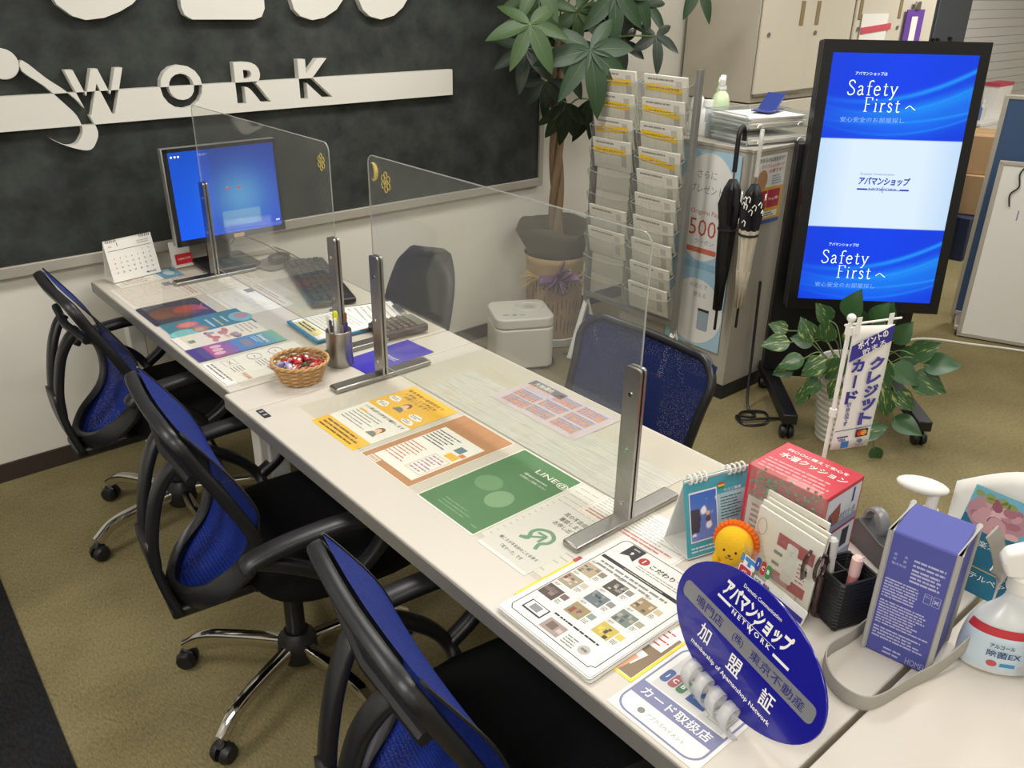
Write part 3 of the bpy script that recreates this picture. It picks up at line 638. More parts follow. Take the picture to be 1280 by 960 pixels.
sheet('printed_mat', 'white sheet with fine dark plank lines beside the partition foot', 'paper', 0.130, 0.420, -2.330, -2.135, lambda b, w, h, z: b.lines(-w/2+.01, -h/2+.01, w/2-.01, h/2-.01, 16, LGR, z, seed=20, fill=0.15), z=DZ+0.0001, base='#e2dfd8')
def d_lot(b, w, h, z):
    b.rect(-w/2, -h/2, w/2, h/2, z, ink('#d9c9d4')); pass
    b.rect(-w/2+0.02, 0.02, -0.03, h/2-0.015, z+.00005, ink('#d0bcd6'))
    b.rect(-w/2+.006, 0.045, w/2-0.18, h/2-0.006, z+.0001, ink('#6a6677')); b.text('大抽選会', -w/2+0.056, 0.062, 0.020, z+.0002, WH, 0.03, w=0.07); b.text('特賞宿泊券', -w/2+0.056, 0.044, 0.011, z+.0002, YEL, 0.04, w=0.085)
    rnd = random.Random(9)
    for x0, y0 in ((-0.135, -0.025), (-0.13, -0.068), (-0.042, 0.028), (-0.045, -0.018), (-0.045, -0.064), (0.050, 0.028), (0.048, -0.018), (0.048, -0.064)):
        b.rect(x0, y0+0.032, x0+0.083, y0+0.038, z+.0001, ink('#8698c4')); b.rect(x0, y0, x0+0.083, y0+0.031, z+.0001, ink('#cda6a4'))
        for i in range(7):
            for j in range(3): b.disc(x0+0.008+i*0.0112, y0+0.006+j*0.0098, 0.004, 0.0036, z+.0002, ink(rnd.choice(['#d97f5c', '#9a86c0', '#d9a05c', '#c9707c', '#7f93c4'])), 8)
sheet('poster_sheet', 'pale lilac lottery poster with rows of coloured dots, by the staff side edge', 'poster', 0.535, 0.700, -1.985, -1.672, d_lot, z=DZ+0.0014)
def d_plain(seed, rows=12, extra=None):
    def f(b, w, h, z):
        b.lines(-w/2+0.012, -h/2+0.012, w/2-0.012, h/2-0.015, rows, LGR, z, seed=seed, fill=0.3)
        if extra: extra(b, w, h, z)
    return f
def d_google(b, w, h, z):
    b.frame(-w/2, -h/2, w/2, h/2, 0.0015, z, ink('#d58a8a')); x = -0.05
    for ch, c in zip('Google', ('#4a72c8', '#cf4a3f', '#e3b23a', '#4a72c8', '#4f9a5a', '#cf4a3f')):
        vs, fs, gw, gh = glyphs(ch, 0.01, 2); hh = 0.0165*gh/0.75; b.text(ch, x+gw*0.0115, h/2-0.035+(hh/2 if ch != 'g' else hh/2-0.005), hh, z, ink(c), 0.01); x += gw*0.023+0.0035
    b.rect(w/2-0.055, h/2-0.04, w/2-0.028, h/2-0.02, z, ink('#b87878')); b.lines(-w/2+.01, -h/2+.01, w/2-.01, 0.02, 9, LGR, z, seed=31, fill=0.3)
sheet('notice_sheet', 'white sheet with a red outline and multicoloured heading behind the teal calendar', 'notice', 0.46, 0.655, -2.62, -2.375, d_google)
sheet('notice_sheet', 'white sheet with small grey and red print under the partition foot by the teal calendar', 'notice', 0.335, 0.455, -2.45, -2.20, d_plain(33, 10, lambda b, w, h, z: (b.lines(-w/2+.01, -h/2+.01, w/2-.01, -h/2+.03, 2, ink('#cf8a86'), z+.0001, seed=1), b.frame(-w/2+.004, -h/2+.004, w/2-.004, h/2-.004, 0.001, z, ink('#dba7a3')))))
b = MB().box((0, 0, 0.0006), (0.018, 0.022, 0.0012), ink('#c04a55')); b.build('sticky_note', loc=(0.219, -2.327, DZ+0.0012), label='small red sticky tab beside the laminated sheets', cat='sticky note')
# laminated sheets
def d_lam(b, w, h, z):
    K = ink('#3b3c3e'); n = 0.008; x0, y0, x1, y1 = -w/2+0.012, -h/2+0.014, w/2-0.010, h/2-0.008
    P = [(x0+n, y0), (x1-n, y0), (x1-n, y0+n*0.6), (x1, y0+n), (x1, y1-n), (x1-n, y1), (x0+n, y1), (x0, y1-n), (x0, y0+n)]
    for i in range(len(P)):
        p, q = Vector(P[i]), Vector(P[(i+1) % len(P)]); t = (q-p).normalized(); m = Vector((-t.y, t.x))*0.0008
        b.add([(p.x-m.x, p.y-m.y, z), (q.x-m.x, q.y-m.y, z), (q.x+m.x, q.y+m.y, z), (p.x+m.x, p.y+m.y, z)], [(0, 1, 2, 3)], K)
    b.poly([(-0.078, h/2-0.010), (-0.045, h/2-0.010), (-0.045, h/2-0.052), (-0.0615, h/2-0.043), (-0.078, h/2-0.052)], z, K)
    b.text('9', -0.0615, h/2-0.034, 0.010, z+.0001, WH, 0.03); b.text('SERIES', -0.0615, h/2-0.019, 0.004, z+.0001, WH, 0.01)
    b.disc(-0.03, h/2-0.035, 0.011, 0.011, z, ink('#b23a3c')); b.text('1', -0.03, h/2-0.035, 0.012, z+.0001, WH, 0.05)
    b.text('こだわり', 0.015, h/2-0.036, 0.013, z, DK, 0.03, w=0.056); b.text('“部屋', 0.065, h/2-0.036, 0.013, z, RED, 0.03, w=0.036)
    b.lines(-0.03, h/2-0.062, 0.095, h/2-0.049, 2, GR, z, seed=2, fill=0.3); b.rect(-w/2+0.016, h/2-0.083, w/2-0.012, h/2-0.074, z, K)
    b.lines(-0.04, h/2-0.081, 0.06, h/2-0.076, 1, LGR, z+.0001, seed=7); b.lines(-0.085, h/2-0.110, 0.085, h/2-0.088, 2, GR, z, seed=4, fill=0.5)
    rnd = random.Random(11)
    pal = [('#b8a68c', '#8e8577', '#5f6d6a'), ('#54504b', '#8d8a84', '#b8b0a0'), ('#9d8a6a', '#c8b89a', '#6c5a48'), ('#a49a86', '#c9c0b0', '#8a4a4a'), ('#6e7a80', '#8f8d88', '#4f4f52'), ('#7a857a', '#a8a090', '#5b6670'), ('#5a4f4a', '#7a6a66', '#8d7f79'), ('#a08f68', '#8d9a92', '#94564c'), ('#c6b25a', '#d8c468', '#4c4a48')]
    for r in range(3):
        for c in range(3):
            cx, cy = -0.070+c*0.066, 0.030-r*0.048; p = pal[r*3+c]; x0, y0 = cx-0.027, cy-0.017
            b.text('部屋', cx-0.018, cy+0.0235, 0.006, z, GR, 0.02); b.disc(cx-0.022, cy+0.0235, 0.010, 0.007, z-.00005, ink('#dcd8d2'))
            b.rect(x0, y0, x0+0.036, y0+0.034, z, ink(p[0]))
            for k in range(7):
                u, v = rnd.random()*0.027, rnd.random()*0.023; b.rect(x0+u, y0+v, x0+u+0.005+rnd.random()*0.004, y0+v+0.004+rnd.random()*0.007, z+.0001+k*1e-5, ink(p[1+k % 2]))
            b.rect(x0+0.038, y0+0.017, x0+0.052, y0+0.031, z, ink(p[1])); b.lines(x0+0.039, y0+0.002, x0+0.051, y0+0.013, 3, GR, z, seed=r*3+c, fill=0.6)
    b.rect(-0.085, -h/2+0.03, -0.04, -h/2+0.058, z, K); b.rect(-0.082, -h/2+0.034, -0.043, -h/2+0.056, z+.0001, WH); b.rect(-0.074, -h/2+0.037, -0.053, -h/2+0.053, z+.0002, ink('#8f8f90'))
    b.lines(-0.034, -h/2+0.058, 0.085, -h/2+0.066, 1, DK, z, seed=44, fill=0.5); b.rect(-0.030, -h/2+0.020, 0.012, -h/2+0.050, z, ink('#a6958f')); b.rect(-0.022, -h/2+0.028, -0.005, -h/2+0.045, z+.0001, ink('#7a6660')); b.rect(0.0, -h/2+0.03, 0.01, -h/2+0.04, z+.0001, ink('#cbbab2'))
    b.disc(0.062, -h/2+0.036, 0.011, 0.011, z, LGR); b.text('詳細', 0.062, -h/2+0.036, 0.006, z+.0001, DK, 0.01); b.lines(0.02, -h/2+0.02, 0.05, -h/2+0.045, 4, GR, z, seed=5)
PILE = ['lowest laminated sheet of the pile by the blue oval sign, edge showing at the bottom', 'second lowest laminated sheet of the pile, peeking out at the visitor edge', 'third laminated sheet up in the pile under the photo grid sheet', 'fourth laminated sheet up in the pile under the photo grid sheet', 'laminated sheet directly beneath the one with nine room photographs', 'white laminated sheet with nine room photographs, topmost of the pile']
for k in range(6):
    dx, dy = [(-0.004, -0.004), (0.004, -0.003), (-0.003, 0.002), (0.003, 0.001), (-0.003, -0.002), (0.0, 0.0)][k]
    sheet('laminated_sheet', PILE[k], 'sheet', 0.012+dx, 0.335+dx, -2.556+dy, -2.333+dy, d_lam if k == 5 else (lambda b, w, h, z: None), z=DZ+0.003+0.0014*k, th=0.0009, r=0.006, group='laminated sheets in the pile', base='#e4e1da' if k < 5 else '#ebe8e2')
def d_yborder(b, w, h, z):
    b.frame(-w/2, -h/2, w/2, h/2, 0.005, z, ink('#eedc3c')); b.rect(w/2-0.07, -h/2+0.007, w/2-0.006, h/2-0.03, z, ink('#8d7a62'))
    b.poly([(w/2-0.052, -0.045), (w/2-0.028, -0.052), (w/2-0.022, -0.015), (w/2-0.05, -0.012)], z+.0001, WH); b.poly([(w/2-0.045, -0.075), (w/2-0.033, -0.075), (w/2-0.028, -0.03), (w/2-0.048, -0.028)], z+.0002, ink('#e3b090'))
    b.rect(w/2-0.068, 0.005, w/2-0.012, h/2-0.012, z+.0001, WH); b.lines(w/2-0.064, 0.01, w/2-0.014, 0.06, 4, RED, z+.0002, seed=12, fill=0.25); b.lines(-w/2+0.01, -h/2+0.01, w/2-0.08, h/2-0.01, 8, LGR, z, seed=12)
sheet('flyer_sheet', 'yellow bordered flyer mostly covered by the pile of laminated sheets', 'flyer', 0.062, 0.225, -2.597, -2.318, d_yborder, z=DZ+0.0004, r=0.006)
def jcb(b, cx, cy, s, z, txt=True, M=None, pale=False):
    for i, (c, ch) in enumerate((('#2a4f9e' if not pale else '#5f6f9a', 'J'), ('#b5322f' if not pale else '#a8686a', 'C'), ('#2f8a4a' if not pale else '#5f8a6c', 'B'))):
        x = cx+(i-1)*s*0.42; y = cy; b.poly(rrect(x-s*0.19, y-s*0.42, x+s*0.19, y+s*0.42, s*0.16, 4), z, ink(c), M)
        if txt: b.text(ch, x, y, s*0.26, z+.0001, WH, 0.03, M=M)
def d_card(b, w, h, z):
    P = ink('#8587a8'); pf = rrect(-w/2+0.006, -h/2+0.006, w/2-0.006, h/2-0.006, 0.026, 6); b.poly(pf, z, P); b.poly(rrect(-w/2+0.0095, -h/2+0.0095, w/2-0.0095, h/2-0.0095, 0.023, 6), z+.0001, ink('#ebe8e4'))
    b.rect(-w/2+0.0095, -h/2+0.045, w/2-0.0095, -h/2+0.077, z+.0002, P); b.text('カード取扱店', 0.0, -h/2+0.061, 0.020, z+.0003, WH, 0.04, w=0.128)
    b.disc(-0.038, -h/2+0.026, 0.006, 0.006, z+.0002, GR); b.text('アプラスペイメント', 0.008, -h/2+0.026, 0.008, z+.0002, GR, 0.0, w=0.07)
    b.rect(-w/2+0.020, -h/2+0.080, w/2-0.016, h/2-0.024, z+.0002, ink('#d4d2cf')); jcb(b, -0.042, -h/2+0.112, 0.038, z+.0003, pale=True)
    b.rect(-0.010, -h/2+0.094, 0.024, -h/2+0.126, z+.0003, ink('#4f6699')); b.lines(-0.004, -h/2+0.104, 0.018, -h/2+0.116, 2, ink('#9fb0d0'), z+.0004, seed=3)
    b.frame(0.034, -h/2+0.090, 0.068, -h/2+0.128, 0.001, z+.0003, GR); b.disc(0.051, -h/2+0.114, 0.009, 0.009, z+.0003, ink('#6a6a72')); b.text('D', 0.051, -h/2+0.114, 0.010, z+.0004, WH, 0.02); b.text('Diners Club', 0.051, -h/2+0.098, 0.005, z+.0004, GR, 0.01, w=0.028)
    b.rect(-0.03, -h/2+0.134, 0.01, -h/2+0.137, z+.0003, ink('#b98a6c'))
sheet('card_notice', 'white card acceptance notice with lavender border in front of the blue oval sign', 'notice', 0.006, 0.205, -2.768, -2.598, d_card, z=DZ+0.0006, base='#e9e6e0')
# far desk prints
def d_fish(b, w, h, z):
    b.poly(rrect(-w/2, -h/2, w/2, h/2, 0.014, 5), z, ink('#3d3a4a')); b.disc(0.0, 0.0, 0.055, 0.085, z+.0001, ink('#6f4038'), 28, rot=-0.25); b.disc(-0.006, 0.035, 0.034, 0.045, z+.0002, ink('#a5473c'), 24, rot=0.2); b.poly([(0.02, 0.06), (0.045, 0.092), (0.0, 0.085), (-0.035, 0.098)], z+.0003, ink('#b8574a')); b.disc(0.016, -0.05, 0.03, 0.032, z+.0002, ink('#7a4f38'))
sheet('flyer_sheet', 'dark flyer with a red fish shaped picture and rounded corners, far desk', 'flyer', 0.036, 0.236, -0.652, -0.448, d_fish)
def d_teal(b, w, h, z):
    b.rect(-w/2, -h/2, w/2, h/2, z, ink('#3f7f96')); b.disc(-0.03, -0.055, 0.028, 0.035, z+.0001, ink('#c8606a')); b.disc(-0.03, -0.055, 0.020, 0.026, z+.0002, ink('#d98a8a')); b.disc(0.035, -0.09, 0.035, 0.042, z+.0001, ink('#7fc0c6')); b.disc(0.025, -0.035, 0.028, 0.024, z+.0002, ink('#b0806a')); b.disc(0.03, -0.04, 0.014, 0.014, z+.0003, ink('#c9a48a'))
    b.disc(0.0, 0.105, 0.045, 0.035, z+.0001, ink('#7ab6c8')); b.disc(-0.008, 0.11, 0.026, 0.022, z+.0002, ink('#b08aa0'))
    for k in range(3): b.lines(-0.04, 0.0+k*0.025, 0.05, 0.012+k*0.025, 1, ink('#bcd6dc') if k != 1 else ink('#c8b88a'), z+.0001, seed=k+50, fill=0.6)
sheet('flyer_sheet', 'teal flyer with round fruit pictures next to the dark fish flyer', 'flyer', 0.045, 0.298, -0.800, -0.640, d_teal, z=DZ+0.0012)
def d_wflyer(b, w, h, z):
    b.rect(-w/2, -h/2, w/2, h/2, z, ink('#e6e0d6'))
    rnd = random.Random(3)
    for k in range(16): b.disc(rnd.uniform(-w/2+.02, w/2-.02), rnd.uniform(-0.03, 0.045), rnd.uniform(.008, .018), rnd.uniform(.006, .014), z+.0001+k*1e-5, ink(rnd.choice(['#c48a96', '#8f6a78', '#d8b4b0', '#a89aa6', '#c9777c'])), 12)
    b.lines(-w/2+.01, 0.06, w/2-.02, h/2-.01, 4, LGR, z+.0001, seed=6); b.rect(-0.012, -h/2+0.03, 0.012, -h/2+0.05, z+.0001, GR)
sheet('flyer_sheet', 'white flyer with a pink patterned picture between teal and magenta flyers', 'flyer', 0.032, 0.290, -0.895, -0.775, d_wflyer, z=DZ+0.0020)
o = colgrid('flyer_sheet', 0.105, 0.272, 16, 30, lambda U, V: (lambda t: np.where(t[..., None] < 0.18, rgb('#4a3f84'), np.where((t < 0.48)[..., None], rgb('#c2508e')*(1-np.clip((t-.18)/.3, 0, 1))[..., None]+rgb('#7a66b4')*np.clip((t-.18)/.3, 0, 1)[..., None], rgb('#4a86c8')*(1-np.clip((t-.7)/.3, 0, 1))[..., None]+rgb('#8ec0a0')*np.clip((t-.7)/.3, 0, 1)[..., None])))(V+0.18*(0.5-U)*0), vcol('printed_gradient'))
o.location = (0.166, -0.940, DZ+0.0030); o.rotation_euler = (0, 0, R90); o['label'] = 'magenta to blue gradient flyer above the mask poster'; o['category'] = 'flyer'
b = MB()
for k in range(3): b.disc(-0.026+k*0.026, -0.055-0.004*k, 0.012, 0.017, 0.0004, ink('#e6b8cc'))
b.rect(-0.03, 0.015, 0.035, 0.045, 0.0004, ink('#8a86a0')); b.text('Smart', 0.0, 0.085, 0.014, 0.0004, WH, 0.02, w=0.07, rot=0); b.lines(-0.035, 0.055, 0.035, 0.072, 2, ink('#bcd2ea'), 0.0004, seed=4)
b.build('flyer_print', o, smooth=0)
def d_mask(b, w, h, z):
    b.frame(-w/2+.004, -h/2+.004, w/2-.004, h/2-.004, 0.0012, z, DK); b.text('お願い', 0.0, h/2-0.03, 0.022, z, DK, 0.04, w=0.07)
    b.lines(-0.075, -h/2+0.012, 0.075, -h/2+0.035, 2, GR, z, seed=3, fill=0.5)
    for k, y in enumerate((-0.075, 0.0, 0.065)):
        c = DK
        if k == 0: b.frame(-0.075, y-0.018, -0.03, y+0.018, 0.001, z, c); b.text('><', -0.052, y, 0.012, z, c, 0.0)
        else: b.tube([(-0.052+0.024*math.cos(a), y+0.02*math.sin(a), z) for a in np.linspace(0, 2*PI, 18)[:-1]], 0.0007, c, 4, closed=True); b.text('〜', -0.052, y, 0.006, z, c, 0.0)
        b.lines(-0.018, y-0.018, 0.03, y+0.018, 4, GR, z, seed=k, fill=0.35); b.text('手指消毒' if k == 0 else '換気対策', 0.058, y, 0.014, z, ink('#c9553f'), 0.03, w=0.05)
sheet('notice_sheet', 'white mask and hygiene notice with red headings, far desk beside the basket', 'notice', 0.022, 0.320, -1.190, -1.005, d_mask, z=DZ+0.0008, r=0.004)
def d_plan(seed):
    def f(b, w, h, z):
        rnd = random.Random(seed); b.frame(-w/2+.01, -h/2+.015, w/2-.02, h/2-.04, 0.0012, z, GR)
        for k in range(6):
            x = rnd.uniform(-w/2+.02, w/2-.06); y = rnd.uniform(-h/2+.02, h/2-.08); b.frame(x, y, x+rnd.uniform(.02, .05), y+rnd.uniform(.02, .05), 0.001, z+.0001, ink('#a59a92'))
        b.rect(-w/2+.03, h/2-.075, -w/2+.07, h/2-.045, z, ink('#8d8c96')); b.lines(-w/2+.01, h/2-.03, w/2-.02, h/2-.008, 2, ink('#c08a84'), z, seed=seed, fill=.5)
    return f
sheet('floor_plan', 'floor plan sheet with pinkish print at the wall corner of the far desk', 'paper', 0.035, 0.275, -0.440, -0.205, d_plan(1), base='#e6dcd2')
sheet('floor_plan', 'floor plan sheet with a grey picture, behind the teal flyer', 'paper', 0.275, 0.470, -0.720, -0.450, d_plan(2), base='#ece9e4')
sheet('floor_plan', 'pale sheet with a faint red grid under the first partition foot', 'paper', 0.280, 0.500, -0.440, -0.220, d_plan(5), base='#e6dfd4', z=DZ+0.0002)
def d_leaf(b, w, h, z):
    b.rect(w/2-0.075, -h/2, w/2, h/2, z, ink('#5f9fc4')); b.disc(w/2-0.035, 0.0, 0.018, 0.03, z+.0001, ink('#cfe0ea')); b.rect(w/2-0.06, h/2-0.03, w/2-0.015, h/2-0.012, z+.0001, ink('#d8e6ee')); b.frame(-w/2+.012, -h/2+.012, 0.03, h/2-.012, 0.0012, z, GR); b.lines(-w/2+.02, -h/2+.02, 0.02, h/2-.02, 5, ink('#c09a8c'), z, seed=6)
sheet('flyer_sheet', 'white and blue leaflet lying under the wall side desk calendar', 'flyer', 0.070, 0.300, -0.205, -0.085, d_leaf, rotz=0.06, z=DZ+0.0016)
b = MB().box((0, 0, 0.0008), (0.675, 1.13, 0.0012), M_MAT); b.build('desk_mat', loc=(0.39, -0.655, DZ+0.0045), label='clear desk mat covering the far desk prints', cat='desk mat', smooth=0)
b = MB().box((0, 0, 0.0008), (0.60, 0.905, 0.0012), M_MAT); b.build('desk_mat', loc=(0.415, -1.87, DZ+0.0032), label='clear desk mat covering the posters of the middle desk', cat='desk mat', smooth=0)
ZM = DZ+0.0055
# ------------------------------------------------------------------ far desk things
t = thing('computer_monitor', 'silver edged monitor showing a blue desktop at the wall end', 'monitor', (0.47, -0.17, ZM), 0.0)
MB().rbox((0, -0.005, 0.008), (0.20, 0.20, 0.014), M_BLACK, 0.02).build('base', t, bevel=0.004)
MB().box((0, 0.045, 0.12), (0.09, 0.03, 0.24), M_BLACK, taper=0.8).build('stand', t, bevel=0.006)
MS = Matrix.Translation((0.035, -0.02, 0.27)) @ Matrix.Rotation(-0.04, 4, 'X')
def bx(c, s, m): q = MB(); q.M = MS; q.box(c, s, m); return q
bx((0, 0.022, 0), (0.428, 0.034, 0.345), mat('monitor_silver', '#a9a7a3', 0.35, metal=0.6)).build('casing', t, bevel=0.005)
fr = bx((0, 0.002, 0.165), (0.42, 0.012, 0.012), M_BLACK)
for c, s in (((0, 0.002, -0.160), (0.42, 0.012, 0.022)), ((-0.203, 0.002, 0), (0.014, 0.012, 0.34)), ((0.203, 0.002, 0), (0.014, 0.012, 0.34))): fr.box(c, s, M_BLACK)
fr.build('bezel', t)
def winscreen(U, V):
    d = np.hypot((U-0.62)*1.1, (V-0.42)*0.9); g = np.exp(-(d/0.33)**2)
    base = rgb('#0b3fd0')[None, None]*(1-V[..., None]*0.35)+rgb('#0a78e0')*0.15
    c = base+(rgb('#7fd0f4')-base)*(g*0.75)[..., None]
    left = (U < 0.30)[..., None]; c = np.where(left, c*0.6+rgb('#0f6cf0')*0.4, c)  # left part bluer; the acrylic's haze over the rest is painted in
    bx_ = ((U > 0.42) & (U < 0.80) & (V > 0.07) & (V < 0.26))[..., None]; c = np.where(bx_, c*0.4+rgb('#a8d4ee')*0.6, c)
    return c
colgrid('screen', 0.392, 0.308, 56, 44, winscreen, vcol('screen_light', 1.0), t, M=MS @ Matrix.Translation((0, -0.0045, 0.005)) @ Matrix.Rotation(PI/2, 4, 'X'))
q = MB(); q.M = MS @ Matrix.Translation((0, -0.0052, 0.005)) @ Matrix.Rotation(PI/2, 4, 'X')
EW = mat('screen_white', '#e8f0f8', emit=0.9); ER = mat('screen_red', '#d03a2a', emit=0.7); EG = mat('screen_green', '#3fa050', emit=0.7)
for x, y in ((-0.185, 0.138), (-0.172, 0.138), (-0.160, 0.138), (0.178, -0.132), (0.186, -0.132)): q.rect(x-0.003, y-0.003, x+0.003, y+0.003, 0, EW)
for x, y in ((0.0, 0.01), (0.045, 0.01)): q.rect(x-0.005, y-0.006, x+0.005, y+0.006, 0, ER); q.rect(x-0.006, y+0.002, x+0.003, y+0.006, 0.0001, EG)
q.build('desktop_icons', t, smooth=0)
q = bx((0.02, -0.006, -0.161), (0.04, 0.004, 0.014), mat('gold_label', '#c9a878', 0.4)); q.build('label', t)
# calendar near the wall
t = thing('desk_calendar', 'white ring desk calendar with a month grid standing at the wall corner', 'calendar', (0.152, -0.105, ZM), 0.17)
def tent(t, w, h, dep, mf, lean):
    F = Matrix.Translation((0, -dep/2, 0)) @ Matrix.Rotation(PI/2-lean, 4, 'X')      # front face local xy: x right, y up the face
    q = MB(); q.M = F; q.box((0, h/2, -0.001), (w, h, 0.002), mf); q.build('front_page', t)
    q = MB(); q.M = Matrix.Translation((0, dep/2, 0)) @ Matrix.Rotation(PI/2+lean, 4, 'X'); q.box((0, h/2, 0.001), (w, h, 0.002), M_PAPER); q.build('rear_board', t)
    MB().box((0, 0, 0.001), (w, dep, 0.002), M_PAPER).build('base_board', t)
    return F
lean = math.atan2(0.033, 0.143)
F = tent(t, 0.178, 0.147, 0.066, M_PAPER, lean)
q = MB(); q.M = F
q.text('1', -0.042, 0.128, 0.012, 0.0006, DK, 0.03); q.text('2021', -0.07, 0.124, 0.005, 0.0006, DK, 0.0); q.rect(-0.08, 0.108, 0.08, 0.1095, 0.0006, DK)
for r in range(5):
    for c in range(7):
        n = r*7+c-4
        if 1 <= n <= 31: q.text(str(n), -0.066+c*0.022, 0.097-r*0.0165, 0.0055, 0.0006, DK if c else RED, 0.01)
q.text('Microsoft', 0.055, 0.012, 0.007, 0.0006, ink('#3a4a7a'), 0.02, w=0.036); q.lines(0.03, 0.116, 0.08, 0.130, 2, LGR, 0.0006, seed=3); q.build('month_print', t, smooth=0)
q = MB()
for k in list(range(6))+list(range(18, 24)):
    x = -0.08+k*0.0069; q.tube([(x, 0.006*math.cos(a), 0.140+0.006*math.sin(a)) for a in np.linspace(0, 2*PI, 9)[:-1]], 0.0009, DK, 4, closed=True)
q.build('ring_binding', t)
# red and white card holder behind the screen
t = thing('card_holder', 'white card holder with a red card, left of the monitor stand', 'card holder', (0.338, -0.095, ZM), 0.06)
MB().box((0, 0.012, 0.045), (0.075, 0.004, 0.09), M_WHITE, rot=(-0.15, 0, 0)).build('back_plate', t); MB().box((0, 0.0, 0.004), (0.075, 0.04, 0.008), M_WHITE).build('base', t)
q = MB(); q.M = Matrix.Translation((0.005, -0.008, 0.008)) @ Matrix.Rotation(PI/2-0.15, 4, 'X'); q.box((0, 0.019, 0), (0.064, 0.038, 0.003), ink('#c22a34')); q.text('ご自由にどうぞ', 0, 0.02, 0.007, 0.0022, WH, 0.02, w=0.05); q.build('red_card', t, smooth=0)
# keyboard, mouse, cables
t = thing('keyboard', 'dark grey keyboard lying behind the first partition', 'keyboard', (0.630, -0.590, ZM), math.atan2(-0.49, -0.145))
MB().rbox((0, 0, 0.010), (0.50, 0.150, 0.018), mat('keyboard_dark', '#2c2c2e', 0.35), 0.008).build('case', t, bevel=0.004)
q = MB()
for r in range(5):
    for c in range(18):
        if r == 0 and 4 <= c <= 8: continue
        q.box((-0.228+c*0.0262+(r % 2)*0.004, -0.052+r*0.024, 0.022), (0.021, 0.019, 0.007), mat('keycap', '#363638', 0.5), taper=0.85)
q.box((-0.06, -0.052, 0.022), (0.125, 0.019, 0.007), mat('keycap', '#363638', 0.5)); q.build('keys', t, kind='stuff')
t = thing('computer_mouse', 'dark computer mouse on a mat behind the monitor stand', 'mouse', (0.635, -0.285, ZM+0.002), 0.3)
q = MB(); cushion(q, 0.058, 0.10, 0.0, 0.032, M_BLACK, 0.006, 24, ex=2.3); q.build('shell', t, smooth=70)
q = MB(); q.rbox((0, 0, 0.001), (0.17, 0.14, 0.002), mat('mouse_mat_grey', '#6f6a64', 0.7), 0.02); q.build('mouse_mat', loc=(0.625, -0.275, ZM), rot=(0, 0, 0.3), label='grey mouse mat under the dark mouse', cat='mouse mat')
q = MB(); q.tube(smooth([(0.68, -0.26, ZM+0.008), (0.69, -0.18, ZM+0.003), (0.66, -0.11, ZM+0.03), (0.58, -0.08, ZM+0.07), (0.53, -0.10, ZM+0.05)], 8), 0.002, M_BLACK, 6); q.build('mouse_cable', label='thin black cable looping from the mouse to the monitor', cat='cable')
q = MB(); q.tube(smooth([(0.66, -0.345, ZM+0.003), (0.62, -0.40, ZM+0.003), (0.68, -0.43, ZM+0.003), (0.705, -0.36, ZM+0.003), (0.72, -0.20, ZM+0.003), (0.71, -0.08, ZM+0.003)], 8), 0.002, M_BLACK, 6); q.build('keyboard_cable', label='thin black cable from the keyboard to the desk corner', cat='cable')
# notebook, clipboard, calculator, folder
t = thing('paper_file', 'blue edged file with printed forms on the far desk near the pen cup', 'file', (0.455, -0.985, ZM), R90-0.05)
MB().box((0, 0, 0.004), (0.205, 0.20, 0.008), mat('file_blue', '#3f86ac', 0.5)).build('cover', t, bevel=0.001)
q = MB().box((0.006, 0.004, 0.0095), (0.19, 0.19, 0.003), M_PAPER); q.lines(-0.08, -0.08, 0.085, 0.085, 12, LGR, 0.0113, seed=4, fill=0.25); q.rect(-0.07, -0.09, 0.07, -0.055, 0.0112, ink('#d9cf8f')); q.lines(-0.06, -0.085, 0.06, -0.06, 2, DK, 0.0115, seed=6); q.build('form_page', t, smooth=0)
t = thing('clipboard', 'black clipboard with a printed form, tilted on the far desk', 'clipboard', (0.590, -1.000, ZM), R90-0.25)
MB().box((0, 0, 0.007), (0.22, 0.30*0.7, 0.004), M_BLACK).build('board', t, bevel=0.002)
q = MB().box((0.0, 0.006, 0.0095), (0.20, 0.19, 0.001), M_PAPER)
for k in range(7): q.rect(-0.09, -0.08+k*0.027, 0.09, -0.079+k*0.027, 0.0102, GR)
q.lines(-0.085, -0.08, 0.085, 0.09, 8, LGR, 0.0103, seed=9, fill=0.3); q.build('form_page', t, smooth=0)
MB().box((0.0, 0.098, 0.013), (0.09, 0.02, 0.010), M_STEEL).build('clip', t, bevel=0.003)
t = thing('calculator', 'dark desk calculator with grey keys beside the clipboard', 'calculator', (0.600, -1.145, ZM+0.001), R90-0.10)
MB().rbox((0, 0, 0.012), (0.115, 0.155, 0.020), mat('calculator_body', '#3b3836', 0.4), 0.01).build('case', t, bevel=0.003)
MB().box((0, 0.056, 0.0235), (0.095, 0.026, 0.003), mat('lcd_grey', '#6d746a', 0.25)).build('display', t)
for r in range(5):
    for c in range(5): MB().box((-0.042+c*0.021, -0.060+r*0.021, 0.0255), (0.016, 0.014, 0.006), mat('calc_key', '#6a6462', 0.45), taper=0.85).build('key', t)
t = thing('paper_folder', 'glossy violet blue folder lying under the partition foot edge', 'folder', (0.470, -1.288, DZ+0.0005), R90)
MB().box((0, 0, 0.0015), (0.125, 0.235, 0.003), mat('folder_violet', '#3a2fb4', 0.25, coat=0.3)).build('cover', t, rot=(0, 0, 0.06), bevel=0.0008)
q = MB(); q.text('アパマンショップ', 0.012, -0.0, 0.0125, 0.0034, WH, 0.05, w=0.062); q.rect(-0.02, -0.0105, 0.044, -0.009, 0.0034, WH); q.build('folder_print', t, rot=(0, 0, 0.06), smooth=0)
